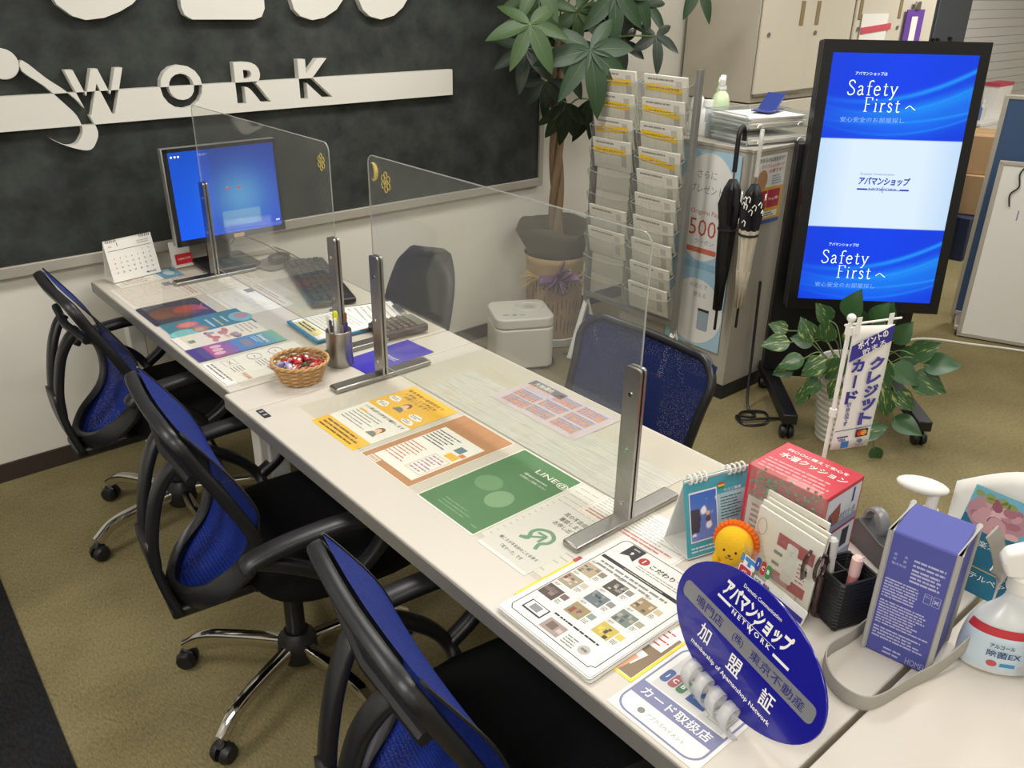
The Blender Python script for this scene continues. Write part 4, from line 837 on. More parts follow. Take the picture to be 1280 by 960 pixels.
# pen cup with pens
t = thing('pen_cup', 'brushed steel pen cup beside the candy basket', 'cup', (0.338, -1.245, DZ+0.0001))
MB().lathe([(0.0, 0.002), (0.035, 0.0), (0.036, 0.004), (0.036, 0.104), (0.0345, 0.105), (0.033, 0.103), (0.033, 0.006), (0.0, 0.006)], M_STEEL, 40, caps=False).build('cup_wall', t, smooth=50)
q = MB(); q.M = Matrix.Rotation(-2.1, 4, 'Z'); q.M = q.M @ Matrix.Translation((0.0, -0.0364, 0.05)) @ Matrix.Rotation(PI/2, 4, 'X'); q.text('SMILE', 0, 0, 0.006, 0, ink('#6a6864'), 0.02); q.build('engraving', t, smooth=0)
def pen(name, label, base, tip, col, cap=None, r=0.0045, clipc=None, group=None, cat='pen'):
    p = Vector(base); d = Vector(tip)-p; L = d.length; o = thing(name, label, cat, p, 0, group); o.rotation_euler = d.to_track_quat('Z', 'Y').to_euler()
    MB().cyl((0, 0, 0), (0, 0, L*0.72), r, mat('pen_'+col[1:], col, 0.35), 12).build('barrel', o)
    MB().lathe([(r*1.12, L*0.72), (r*1.15, L*0.97), (r*0.7, L), (0.0005, L)], mat('pen_'+(cap or col)[1:], cap or col, 0.35), 12).build('cap', o)
    MB().box((r*1.45, 0, L*0.87), (0.0015, 0.003, L*0.2), mat('pen_'+(clipc or cap or col)[1:], clipc or cap or col, 0.35)).build('clip', o)
    return o
cx, cy, cz = 0.338, -1.245, DZ+0.008
PG = 'pens in the steel cup'
pen('ballpoint_pen', 'white pen leaning left in the steel cup', (cx-0.004, cy+0.012, cz), (cx-0.02, cy+0.024, cz+0.140), '#e8e6e0', group=PG)
pen('ballpoint_pen', 'yellow capped highlighter in the steel cup', (cx+0.004, cy+0.006, cz), (cx+0.004, cy+0.019, cz+0.145), '#e6e4da', '#d8dc2a', 0.006, group=PG)
pen('ballpoint_pen', 'white pen with grey clip, central in the steel cup', (cx-0.01, cy-0.004, cz), (cx-0.008, cy-0.002, cz+0.132), '#dcdad6', '#e9e7e2', clipc='#6a6a70', group=PG)
pen('ballpoint_pen', 'brown pen standing tallest in the steel cup', (cx+0.010, cy-0.01, cz), (cx+0.018, cy-0.012, cz+0.146), '#7a5236', group=PG)
pen('ballpoint_pen', 'dark violet pen at the right of the steel cup', (cx+0.004, cy-0.016, cz), (cx+0.010, cy-0.028, cz+0.125), '#3c3374', group=PG)
pen('ballpoint_pen', 'slim white pen with black tip band in the steel cup', (cx-0.014, cy+0.004, cz), (cx-0.020, cy+0.006, cz+0.128), '#efeeea', '#4b4a4c', 0.0038, group=PG)
# wicker basket with wrapped sweets
BKX, BKY = 0.200, -1.272
t = thing('wicker_basket', 'small round wicker basket holding wrapped sweets', 'basket', (BKX, BKY, DZ+0.0001))
M_WICK = mat('wicker', '#a87f50', 0.6, noise=0.25, scale=60); M_WICK2 = mat('wicker_light', '#c19a66', 0.6, noise=0.2, scale=60)
NS = 26
def bkr(z): return 0.050+0.024*(z/0.058)**0.8
MB().lathe([(0.001, 0.003), (0.05, 0.003), (0.05, 0.006), (0.001, 0.006)], M_WICK, 26, sx=1.0, sy=1.0).build('bottom', t)
for r in range(8):
    z = 0.007+r*0.0066; q = MB(); pts = []
    for k in range(NS*4):
        a = 2*PI*k/(NS*4); w = math.sin(k*PI/2/2*1.0+(PI if r % 2 else 0)); pts.append(((bkr(z)+0.0022*w)*math.cos(a), (bkr(z)+0.0022*w)*math.sin(a), z))
    q.tube(pts, 0.0032, M_WICK if r % 2 else M_WICK2, 6, closed=True, flat=(0.6, 1.05)); q.build('woven_band', t)
q = MB()
for k in range(NS):
    a = 2*PI*k/NS; q.tube([(bkr(0.0)*math.cos(a), bkr(0)*math.sin(a), 0.004), (bkr(0.03)*math.cos(a), bkr(0.03)*math.sin(a), 0.03), (bkr(.056)*math.cos(a), bkr(.056)*math.sin(a), 0.056)], 0.0018, M_WICK2, 5)
q.build('stakes', t, kind='stuff')
q = MB()
for s in (0, 1):
    q.tube([((bkr(0.06)+0.0028*math.cos(k*PI/3+s*PI))*math.cos(2*PI*k/72), (bkr(0.06)+0.0028*math.cos(k*PI/3+s*PI))*math.sin(2*PI*k/72), 0.060+0.0028*math.sin(k*PI/3+s*PI)) for k in range(72)], 0.0032, M_WICK2, 6, closed=True)
q.build('rim', t)
def candy(name_lab, x, y, z, col, rot, s=1.0, col2='#e8dcd4'):
    o = thing('wrapped_sweet', name_lab, 'sweet', (x, y, z), 0, 'wrapped sweets in the wicker basket', rot=rot)
    m = mat('foil_'+col[1:], col, 0.22, spec=0.8, noise=0.25, scale=90, coat=0.4); m2 = mat('foil_'+col2[1:], col2, 0.25, spec=0.7)
    q = MB(); q.box((0, 0, 0.006*s), (0.026*s, 0.017*s, 0.012*s), m); q.disc(0, 0, 0.007*s, 0.004*s, 0.0122*s, m2, 12); q.build('body', o, bevel=0.003)
    for sg in (-1, 1):
        q = MB(); n = 6; vs = [(sg*0.012*s, -0.004*s, 0.006*s), (sg*0.012*s, 0.004*s, 0.006*s)]
        vs = [(sg*0.0125*s, -0.003*s+0.006*s*i/n, 0.006*s) for i in range(n+1)]+[(sg*0.024*s, -0.010*s+0.020*s*i/n, (0.006+0.0025*(-1)**i)*s) for i in range(n+1)]
        q.add(vs, [(i, i+1, n+2+i, n+1+i) for i in range(n)], m); q.build('twist_end', o, smooth=0, solid=0.0004)
    return o
rnd = random.Random(5)
CL = [('red', '#b8302c'), ('dark red', '#8e2a2e'), ('lilac', '#8c86c0'), ('green', '#4a6a3a'), ('bright red', '#d0453a'), ('crimson', '#a83a38'), ('pale violet', '#a9a4c8')]
spots = [(-0.045, 0.03, 2), (-0.035, 0.0, 6), (-0.015, 0.035, 0), (-0.018, -0.008, 1), (0.008, 0.025, 5), (0.012, -0.015, 3), (0.035, 0.02, 4), (0.030, -0.025, 4), (0.045, 0.0, 0), (-0.008, -0.035, 0), (-0.03, -0.03, 5), (0.012, 0.045, 1), (0.0, 0.005, 0), (0.022, 0.0, 1)]
wh = ['at the wall side', 'nearest the visitor edge', 'at the back rim', 'in the middle', 'towards the cup', 'at the front rim', 'touching the cup side rim', 'at the front right', 'at the right rim', 'at the very front', 'at the front left', 'at the far rim', 'on top of the pile', 'on top beside the cup side']
for i, (x, y, c) in enumerate(spots):
    candy('%s foil wrapped sweet %s of the basket' % (CL[c][0], wh[i]), BKX+x*0.95, BKY+y*0.95, DZ+0.036+(0.012 if i >= 12 else 0)+rnd.uniform(0, .006), CL[c][1], (rnd.uniform(-.35, .35), rnd.uniform(-.35, .35), rnd.uniform(0, PI)), 1.05)
# ------------------------------------------------------------------ near cluster on the middle desk
# blue oval sign on a clear twisted stand
t = thing('oval_sign', 'royal blue oval member sign with silver name band on a clear wavy stand', 'sign', (0.165, -2.718, DZ+0.0008), math.radians(-107))
OV = Matrix.Translation((0, 0, 0.0985)) @ Matrix.Rotation(PI/2-0.30, 4, 'X')
M_OVAL = mat('oval_blue', '#1c1a8e', 0.18, coat=0.5); M_SILV = mat('silver_band', '#8f8f92', 0.35, metal=0.3)
el = [(0.168*math.cos(2*PI*k/64), 0.0985*math.sin(2*PI*k/64)) for k in range(64)]
q = MB(); q.M = OV; q.prism(el, -0.004, 0.0, M_OVAL); q.build('oval_plate', t, bevel=0.001)
q = MB(); q.M = OV; q.prism(rrect(-0.152, -0.012, 0.152, 0.016, 0.010, 4), 0.0, 0.0012, M_SILV); q.build('silver_band', t)
q = MB(); q.M = OV; IN = ink('#2a2a78')
q.text('鳴門店', -0.083, 0.002, 0.017, 0.0016, IN, 0.003, w=0.066); q.text('(株)', -0.012, 0.002, 0.017, 0.0016, IN, 0.002, w=0.024); q.text('東京不動産', 0.075, 0.002, 0.016, 0.0016, IN, 0.003, w=0.115)
q.text('Dramatic Communication', 0.0, 0.079, 0.0062, 0.0006, WH, 0.01, w=0.085); q.text('アパマンショップ', 0.0, 0.056, 0.030, 0.0006, WH, 0.045, w=0.150, shear=0.12)
q.rect(-0.082, 0.0325, -0.050, 0.037, 0.0006, WH); q.rect(0.052, 0.0255, 0.086, 0.030, 0.0006, WH); q.text('N E T W O R K', 0.0, 0.0312, 0.0078, 0.0006, WH, 0.02, w=0.088); q.rect(-0.050, 0.0365, 0.052, 0.0373, 0.0006, WH); q.tube([(0.004, 0.045, .0006), (-0.004, 0.034, .0006), (0.002, 0.024, .0006)], 0.001, WH, 4)
for x, ch in ((-0.075, '加'), (0.0, '盟'), (0.075, '証')): q.text(ch, x, -0.035, 0.028, 0.0006, WH, 0.045)
q.text('membership of Apamanshop Network', 0.0, -0.062, 0.0095, 0.0006, WH, 0.015, w=0.19); q.build('sign_print', t, smooth=0)
M_TWIST = mat('twist_acrylic', '#dcdcda', 0.05, alpha=0.42, spec=0.9)
pts = []; N = 120
for k in range(N+1):
    u = k/N; a = 2*PI*4.0*u-PI/2; pts.append((-0.062+0.124*u, -0.050+0.020*math.cos(a)*0.9, 0.0215+0.0195*math.sin(a)))
q = MB(); vs = []; fs = []
for k, p in enumerate(pts):
    d = 0.010; vs += [(p[0]-d, p[1], p[2]), (p[0]+d, p[1], p[2])]
for k in range(N): fs.append((2*k, 2*k+1, 2*k+3, 2*k+2))
q.add(vs, fs, M_TWIST); q.build('wavy_stand', t, smooth=80, solid=0.003)
# teal desk calendar
t = thing('desk_calendar', 'teal ring desk calendar with a sky picture, in front of the envelope packs', 'calendar', (0.4585, -2.4395, DZ+0.0046), math.atan2(-0.040, 0.145))
M_TEAL = mat('calendar_teal', '#4aa0b0', 0.5); lean = math.atan2(0.04, 0.150)
F = tent(t, 0.150, 0.158, 0.080, M_TEAL, lean)
def sky(U, V):
    c = rgb('#3f6cc4')*(1-(1-V)[..., None]*0.5)+rgb('#b8a8d0')*((1-V)[..., None]*0.5)
    n = np.sin(U*9+V*5)+np.sin(U*15-V*11+1)+np.sin(V*21+U*3); cl = np.clip((n-0.9)*1.3, 0, 1)*(V < 0.85)*(V > 0.1)
    c = c*(1-cl[..., None])+rgb('#f0f0f4')*cl[..., None]
    rock = ((U+0.25*np.abs(V-0.45)) < 0.38) & (V < 0.66) & (V > 0.16); c = np.where(rock[..., None], rgb('#4a4652'), c)
    per = (np.hypot((U-0.66), (V-0.42)*1.6) < 0.10); c = np.where(per[..., None], rgb('#6b4a4a'), c); hd = np.hypot(U-0.66, (V-0.54)*1.5) < 0.075
    return np.where(hd[..., None], rgb('#e6b48c'), c)
q = MB(); q.M = F; q.rect(-0.066, 0.030, -0.0015, 0.130, 0.0004, ink('#e8e8ea')); q.rect(-0.001, 0.030, 0.066, 0.114, 0.0004, ink('#a7c9d2')); q.lines(0.006, 0.060, 0.060, 0.108, 8, ink('#4a5a66'), 0.0007, seed=4, fill=0.35); q.lines(0.006, 0.034, 0.060, 0.054, 4, ink('#c88a84'), 0.0007, seed=8, fill=0.3)
q.rect(0.002, 0.132, 0.017, 0.136, 0.0006, ink('#c8443c')); q.rect(0.002, 0.128, 0.017, 0.132, 0.0006, ink('#e6c64a')); q.rect(0.002, 0.124, 0.017, 0.128, 0.0006, ink('#3f8a4f')); q.text('ウユニ塩湖', 0.035, 0.119, 0.006, 0.0006, WH, 0.01, w=0.04); q.lines(-0.066, 0.008, 0.06, 0.022, 2, ink('#cfe2e6'), 0.0006, seed=10); q.build('calendar_print', t, smooth=0)
colgrid('sky_picture', 0.060, 0.094, 30, 44, sky, vcol('printed_gradient'), t, M=F @ Matrix.Translation((-0.034, 0.080, 0.0008)))
q = MB()
for k in (0, 1, 2, 3, 8, 9, 10, 11):
    x = -0.062+k*0.0112; q.tube([(x, 0.009*math.cos(a), 0.152+0.009*math.sin(a)) for a in np.linspace(0, 2*PI, 11)[:-1]], 0.002, M_WHITE, 5, closed=True)
q.build('ring_binding', t)
# lion plush
t = thing('plush_toy', 'small yellow lion plush with an orange mane behind the oval sign', 'toy', (0.385, -2.545, DZ+0.0046), math.radians(-70))
M_YEL = mat('plush_yellow', '#e8b62c', 0.95, bump=0.4, scale=300, spec=0.1); M_ORA = mat('plush_orange', '#e06a22', 0.95, bump=0.4, scale=300, spec=0.1)
q = MB(); q.ball((0, 0, 0.028), 0.026, M_YEL, 18, 12, (1, 0.85, 1.15)); q.build('body', t, smooth=80)
q = MB(); q.ball((0, -0.004, 0.080), 0.034, M_YEL, 24, 16, (1.0, 0.85, 1.12)); hd = q.build('head', t, smooth=80)
q = MB(); n = 60; ring = [((0.033+0.003*(k % 2))*math.cos(2*PI*k/n), 0.010, 0.080+(0.037+0.003*(k % 2))*math.sin(2*PI*k/n)) for k in range(n)]; q.tube(ring, 0.007, M_ORA, 7, closed=True, flat=(1, 1)); q.ball((0, 0.012, 0.08), 0.036, M_ORA, 20, 12, (1, 0.7, 1.15)); q.build('mane', t, smooth=30)
q = MB()
for s in (-1, 1): q.ball((s*0.0105, -0.0318, 0.085), 0.0022, M_BLACK, 8, 6, (1, .6, 1.3))
q.ball((0, -0.0335, 0.077), 0.0022, M_BLACK, 8, 6, (1.3, .6, .8)); q.tube([(-0.007, -0.0322, 0.0715), (-0.0035, -0.0330, 0.0695), (0, -0.0333, 0.0725), (0.0035, -0.0330, 0.0695), (0.007, -0.0322, 0.0715)], 0.0006, M_BLACK, 4); q.build('face', t)
for s in (-1, 1):
    MB().ball((s*0.022, -0.018, 0.012), 0.013, M_YEL, 12, 8, (0.9, 1.3, 0.9)).build('foot', t, smooth=80); MB().ball((s*0.027, -0.006, 0.045), 0.010, M_YEL, 12, 8, (0.8, 0.9, 1.5)).build('arm', t, smooth=80)
# envelope packs in clear sleeves
PKG = 'clear sleeves with envelopes standing in a row'
def pack(lab, x, y, w, h, kind, rz, lean, z=DZ+0.0046):
    o = thing('envelope_pack', lab, 'packet', (x, y, z), 0, PKG); o.rotation_euler = (0, 0, R90+rz)
    T = Matrix.Rotation(PI/2-lean, 4, 'X')
    q = MB(); q.M = T
    if kind == 'leaf':
        q.box((0, h/2, 0), (w, h, 0.0012), M_FILM); q.build('sleeve', o, smooth=0)
        q = MB(); q.M = T; rnd = random.Random(int(x*1000)); 
        for k in range(58): q.disc(rnd.uniform(-w/2+.006, w/2-.006), rnd.uniform(h*0.62, h-.006), 0.0033, 0.0026, 0.0010, ink('#5f9a7a'), 8, rot=rnd.random())
        q.build('leaf_print', o, smooth=0)
        return o
    q.box((0, h/2, 0), (w, h, 0.004), M_PAPER); q.build('envelope', o, bevel=0.001)
    q = MB(); q.M = T; RD = ink('#b03a42')
    if kind == 'red':
        q.rect(-0.018, h-0.050, 0.060, h-0.026, 0.0024, RD); q.rect(-0.022, h-0.118, 0.058, h-0.098, 0.0024, RD); q.poly(rrect(-0.024+0.028, h-0.108, 0.028, h-0.034, 0.004), 0.0026, ink('#e9e6e2'))
        q.lines(-0.02, h-0.096, 0.0, h-0.054, 2, GR, 0.0026, seed=3, fill=0.3); q.text('ご', 0.016, h-0.05, 0.008, 0.0028, GR, 0.0); q.lines(0.034, h-0.095, 0.056, h-0.055, 5, RD, 0.0026, seed=5, fill=0.3)
        q.tube([(-0.055+0.010*math.cos(a), h-0.035+0.016*math.sin(a), 0.003) for a in np.linspace(0, 2*PI, 20)[:-1]], 0.0004, GR, 4, closed=True)
        q.tube([(0.045, h-0.115, .003), (0.046, h-0.165, .003), (0.050, h-0.175, .003), (0.044, h-0.178, .003), (0.042, h-0.170, .003)], 0.0005, ink('#9a8a6a'), 4)
    elif kind == 'blue':
        q.rect(0.02, h-0.05, 0.06, h-0.02, 0.0024, ink('#2c4486')); q.lines(0.01, h-0.12, 0.06, h-0.055, 7, ink('#4a5f9a'), 0.0024, seed=7)
    else: q.lines(-w/2+.01, h*0.4, w/2-.01, h-.02, 6, LGR, 0.0024, seed=int(w*5000)); q.rect(w/2-0.02, h-0.05, w/2-0.004, h-0.012, 0.0024, RD)
    q.build('envelope_print', o, smooth=0)
    q = MB(); q.M = T; q.box((0, h*0.5, 0.0038), (w+0.004, h+0.004, 0.0006), M_FILM); q.build('sleeve', o, smooth=0)
    return o
pack('white envelope pack with dark red bands, foremost of the row', 0.398, -2.628, 0.140, 0.158, 'red', -0.16, 0.10)
pack('white envelope pack with one red tab, second of the row', 0.416, -2.622, 0.138, 0.160, 'tab', -0.14, 0.10)
pack('white envelope pack with a navy patch, third of the row', 0.434, -2.620, 0.136, 0.158, 'blue', -0.14, 0.09)
pack('plain envelope pack in front of the leaf sleeves', 0.450, -2.612, 0.130, 0.166, 'tab', -0.10, 0.06)
pack('clear sleeve with green leaf print before the red box, front one', 0.462, -2.590, 0.150, 0.196, 'leaf', -0.05, 0.03)
pack('clear sleeve with green leaf print touching the red box', 0.471, -2.575, 0.150, 0.205, 'leaf', -0.02, 0.02)
# payment sticker stand
t = thing('sticker_card', 'clear card with payment stickers standing behind the oval sign', 'card', (0.345, -2.600, DZ+0.0046), R90-0.25)
T = Matrix.Rotation(PI/2-0.2, 4, 'X')
q = MB(); q.M = T; q.box((0, 0.053, 0), (0.150, 0.106, 0.0015), M_FILM); q.build('card', t, smooth=0); MB().box((0, 0.02, 0.001), (0.15, 0.05, 0.002), M_FILM).build('foot', t)
q = MB(); q.M = T; z = 0.0012
hexp = [(-0.052+0.017*math.cos(a), 0.076+0.017*math.sin(a)) for a in [PI/6+k*PI/3 for k in range(6)]]; q.poly([(x*1.0+(x+0.052)*0.12, y+(y-0.076)*0.12) for x, y in hexp], z, WH); q.poly(hexp, z+.0002, ink('#cf2f3a')); q.text('m', -0.052, 0.076, 0.009, z+.0004, WH, 0.03)
q.disc(-0.030, 0.082, 0.007, 0.007, z+.0003, ink('#4a90d0')); q.rect(-0.024, 0.070, 0.004, 0.090, z, WH); q.rect(-0.022, 0.080, 0.002, 0.088, z+.0002, ink('#3f86cc')); q.rect(-0.014, 0.072, -0.006, 0.084, z+.0003, ink('#3f86cc'))
q.poly(rrect(-0.030, 0.047, 0.002, 0.071, 0.005), z+.0004, WH); q.poly(rrect(-0.028, 0.049, 0.0, 0.069, 0.004), z+.0006, ink('#c22f3c')); q.text('d払', -0.014, 0.059, 0.010, z+.0008, WH, 0.02)
q.rect(0.008, 0.050, 0.046, 0.070, z, ink('#e6e3de')); jcb(q, 0.020, 0.090, 0.030, z+.0002); q.text('JCB', 0.018, 0.062, 0.009, z+.0003, DK, 0.03); jcb(q, 0.038, 0.063, 0.012, z+.0003, txt=False); q.text('プレモ', 0.024, 0.053, 0.004, z+.0003, DK, 0.0); q.build('stickers', t, smooth=0)
t = MB().box((0, 0.04, 0), (0.095, 0.08, 0.0012), M_PAPER); t.rect(-0.045, 0.056, 0.045, 0.066, 0.0009, ink('#3a3a8c')); t.rect(0.0, 0.045, 0.03, 0.049, 0.0009, ink('#3a3a8c')); t.build('name_card', loc=(0.315, -2.675, DZ+0.0046), rot=(PI/2-0.35, 0, R90-0.25), smooth=0, label='white card with navy bars leaning behind the oval sign', cat='card')
# red carton
t = thing('carton_box', 'red printed carton behind the envelope packs', 'box', (0.545, -2.570, DZ+0.0002), 0.0)
BXW, BXD, BXH = 0.128, 0.160, 0.192
M_REDB = mat('carton_red', '#c3303f', 0.4, coat=0.2)
MB().box((0, 0, BXH/2), (BXW, BXD, BXH), M_REDB).build('carton', t, bevel=0.0015)
q = MB(); q.M = Matrix.Translation((0, 0, BXH+0.0003)) @ Matrix.Rotation(R90, 4, 'Z')
q.text('約○○に備えて安心を', 0.0, 0.040, 0.0105, 0, WH, 0.03, w=0.125); q.text('水溜クッション', 0.005, 0.016, 0.020, 0, WH, 0.03, w=0.135); q.lines(-0.07, -0.055, 0.07, -0.008, 4, ink('#e6a0a0'), 0, seed=7, fill=0.4); q.build('top_print', t, smooth=0)
q = MB(); q.M = Matrix.Translation((0, -BXD/2-0.0004, 0)) @ Matrix.Rotation(PI/2, 4, 'X')
q.rect(-0.055, 0.108, 0.058, 0.184, 0, ink('#d8dae2')); q.poly([(-0.054, 0.108), (0.0, 0.108), (-0.01, 0.165), (-0.045, 0.15)], .0002, ink('#9a5a4a')); q.poly([(-0.054, 0.108), (-0.02, 0.108), (-0.035, 0.145)], .0003, ink('#3a4a7a')); q.rect(0.030, 0.150, 0.037, 0.180, .0003, ink('#2c3f80')); q.rect(-0.055, 0.108, 0.058, 0.122, .0004, ink('#8f9ab4')); q.text('拭ける', 0.022, 0.132, 0.020, .0006, WH, 0.03); q.text('拭ける', 0.022, 0.132, 0.018, .0007, ink('#4a5a8a'), 0.0)
q.rect(-0.055, 0.030, 0.058, 0.102, 0, ink('#d8dae2')); q.rect(0.018, 0.055, 0.042, 0.095, .0003, ink('#3c3e44')); q.rect(-0.055, 0.030, 0.058, 0.046, .0004, ink('#8f9ab4')); q.text('濡ひ', -0.010, 0.050, 0.018, .0006, ink('#6a7aa4'), 0.03); q.rect(-0.04, 0.008, -0.015, 0.022, 0, ink('#e4c8c8')); q.rect(0.0, 0.008, 0.04, 0.022, 0, ink('#a84a50')); q.build('side_print', t, smooth=0)
q = MB(); q.M = Matrix.Translation((-BXW/2-0.0004, 0, 0)) @ Matrix(((0, 0, -1, 0), (-1, 0, 0, 0), (0, 1, 0, 0), (0, 0, 0, 1)))
q.rect(-0.07, 0.03, 0.07, 0.13, 0, ink('#e0d4d2')); q.lines(-0.06, 0.04, 0.06, 0.12, 7, ink('#9a6a6a'), .0002, seed=3); q.build('front_print', t, smooth=0)
# mini banner on a stand
t = thing('mini_banner', 'white and purple mini banner on a white pole behind the red carton', 'banner', (0.690, -2.528, DZ+0.0002), math.radians(69))
MB().lathe([(0.045, 0.0), (0.045, 0.008), (0.02, 0.014), (0.009, 0.03), (0.009, 0.05)], M_WHITE, 24).build('base', t); MB().cyl((0, 0, 0.01), (0, 0, 0.435), 0.0042, M_WHITE, 12).build('pole', t); MB().ball((0, 0, 0.440), 0.0085, M_WHITE, 12, 8).build('finial', t); MB().cyl((0, 0.012, 0.427), (0, -0.118, 0.427), 0.0022, M_WHITE, 8).build('cross_bar', t)
for z in (0.415, 0.245): MB().cyl((0, 0, z-0.008), (0, 0, z+0.008), 0.0072, M_WHITE, 12).build('clip', t)
FM = Matrix.Translation((-0.004, -0.054, 0.29)) @ Matrix(((0, 0, -1, 0), (-1, 0, 0, 0), (0, 1, 0, 0), (0, 0, 0, 1))) @ Matrix.Diagonal((1.12, 1, 1, 1))
q = MB(); q.M = FM
def wav(u, v): return ((u-0.5)*0.084, (v-0.5)*0.262-(u-0.5)*0.006, 0.002*math.sin(u*5+v*4))
q.grid(wav, 6, 14, M_PAPER); q.build('flag', t, solid=0.0006)
for x in (-0.034, 0.032):
    q = MB(); q.M = FM; q.box((x, 0.134, 0.0), (0.010, 0.034, 0.001), M_PAPER); q.build('flag_loop', t)
q = MB(); q.M = FM; PU = ink('#3f3a92'); z = 0.003
q.poly([(-0.041, 0.062), (0.041, 0.095), (0.041, 0.128), (-0.041, 0.095)], z, PU); q.text('ポイントの', 0.000, 0.104, 0.016, z+.0005, WH, 0.04, w=0.062, rot=0.36); q.text('貯まる', 0.006, 0.086, 0.015, z+.0005, WH, 0.04, w=0.048, rot=0.36)
for i, ch in enumerate('クレジット'): q.text(ch, 0.020, 0.052-i*0.0295, 0.027, z, PU, 0.05, w=0.030); q.text(ch, 0.020, 0.052-i*0.0295, 0.024, z+.0005, ink('#5a56a8'), 0.0, w=0.027)
for i, ch in enumerate(('カ', '｜', 'ド')): q.text(ch, -0.020, 0.052-i*0.033, 0.027, z, PU, 0.05, w=0.026 if i != 1 else 0.005)
for i, ch in enumerate('取扱店です'): q.text(ch, -0.022, -0.030-i*0.0105, 0.0095, z, PU, 0.02)
q.rect(-0.041, -0.087, 0.041, -0.0855, z, PU); q.rect(-0.034, -0.103, -0.010, -0.100, z, PU); q.text('VISA', -0.022, -0.108, 0.006, z, PU, 0.03); q.rect(0.006, -0.107, 0.032, -0.090, z, ink('#3c2f38')); q.disc(0.015, -0.0985, 0.0065, 0.0065, z+.0004, ink('#d2472f')); q.disc(0.023, -0.0985, 0.0065, 0.0065, z+.0005, ink('#e6a03c')); q.rect(-0.022, -0.127, -0.006, -0.112, z, ink('#3f78c0')); q.disc(0.019, -0.117, 0.005, 0.005, z, ink('#6a7088')); q.text('Diners', 0.019, -0.125, 0.0045, z, ink('#6a7088'), 0.02); q.build('flag_print', t, smooth=0)
# pen holder, pens, glasses
t = thing('pen_holder', 'black woven square pen holder with dividers beside the bag', 'pen holder', (0.462, -2.716, DZ+0.0002), math.radians(-20))
S, HH = 0.074, 0.100; M_RAT = mat('black_rattan', '#232324', 0.5)
for r in range(14):
    z = 0.005+r*0.0069; q = MB(); q.tube([(x, y, z) for x, y in rrect(-S/2, -S/2, S/2, S/2, 0.006, 3)], 0.0036, M_RAT, 6, closed=True, flat=(0.7, 1.0)); q.build('woven_band', t)
q = MB()
for x, y in ((-1, -1), (1, -1), (1, 1), (-1, 1)):
    for k in range(14): q.box((x*(S/2-0.001), y*(S/2-0.001), 0.005+k*0.0069), (0.008, 0.008, 0.003), mat('rattan_corner', '#3b3b3d', 0.45), rot=(0, 0, PI/4))
q.build('corner_lacing', t, kind='stuff')
MB().box((0, 0, 0.002), (S, S, 0.003), M_RAT).build('bottom', t); MB().box((0, 0, 0.048), (S-0.004, 0.002, 0.09), M_RAT).build('divider', t); MB().box((0, 0, 0.048), (0.002, S-0.004, 0.09), M_RAT).build('divider', t)
hx, hy = 0.462, -2.716
pen('marker_pen', 'white marker with black cap in the woven pen holder', (hx-0.006, hy+0.018, DZ+0.006), (hx-0.006, hy+0.030, DZ+0.145), '#e2e0da', '#d9d7d2', 0.0075, '#2a2a2a', 'pens in the woven holder', 'marker')
pen('marker_pen', 'pink marker with clear cap in the woven pen holder', (hx-0.012, hy-0.016, DZ+0.006), (hx-0.014, hy-0.022, DZ+0.140), '#d98a86', '#e6c0ba', 0.0085, None, 'pens in the woven holder', 'marker')
pen('ballpoint_pen', 'thin black pen tilted in the woven pen holder', (hx+0.008, hy+0.012, DZ+0.006), (hx-0.016, hy+0.034, DZ+0.128), '#222224', None, 0.004, None, 'pens in the woven holder')
t = thing('eyeglasses', 'folded tortoiseshell glasses leaning on the woven pen holder', 'glasses', (0.398, -2.690, DZ+0.0046), math.radians(-75))
M_TORT = mat('tortoiseshell', '#3a2320', 0.2, noise=0.6, scale=40, coat=0.5)
q = MB()
for s in (-1, 1):
    q.tube(smooth([(s*0.014, 0.0, 0.095), (s*0.012, 0.012, 0.04), (s*0.010, 0.020, 0.004), (s*0.022, 0.022, 0.001)], 6), 0.0036, M_TORT, 6, flat=(0.8, 1.6))
q.build('temples', t)
q = MB()
for s in (-1, 1): q.tube([(s*0.006, 0.008+0.018*math.cos(a)*0.3, 0.118+0.030*math.sin(a)) if False else (s*0.010+0.004*math.cos(a), 0.004+0.018*math.cos(a), 0.110+0.024*math.sin(a)) for a in np.linspace(0, 2*PI, 18)[:-1]], 0.0034, M_TORT, 6, closed=True)
q.build('rims', t)
# tape dispenser behind
t = thing('tape_dispenser', 'dark grey tape dispenser between pen holder and bag', 'tape dispenser', (0.672, -2.682, DZ+0.0002), math.radians(62))
q = MB(); q.prism([(-0.07, 0.0), (0.07, 0.0), (0.075, 0.035), (0.05, 0.06), (-0.02, 0.05), (-0.07, 0.055)], -0.025, 0.025, mat('dispenser_grey', '#4b4c4e', 0.4), Matrix(((1, 0, 0, 0), (0, 0, 1, 0), (0, 1, 0, 0), (0, 0, 0, 1)))); q.build('body', t, bevel=0.004)
q = MB(); q.tube([(0.025+0.026*math.cos(a), 0, 0.062+0.026*math.sin(a)) for a in np.linspace(0, 2*PI, 25)[:-1]], 0.008, mat('tape_roll', '#8d8f90', 0.3), 8, closed=True, ref=(0, 1, 0), flat=(1.3, 0.6)); q.build('tape_roll', t); MB().box((-0.03, -0.027, 0.03), (0.05, 0.002, 0.022), M_PAPER).build('label', t)
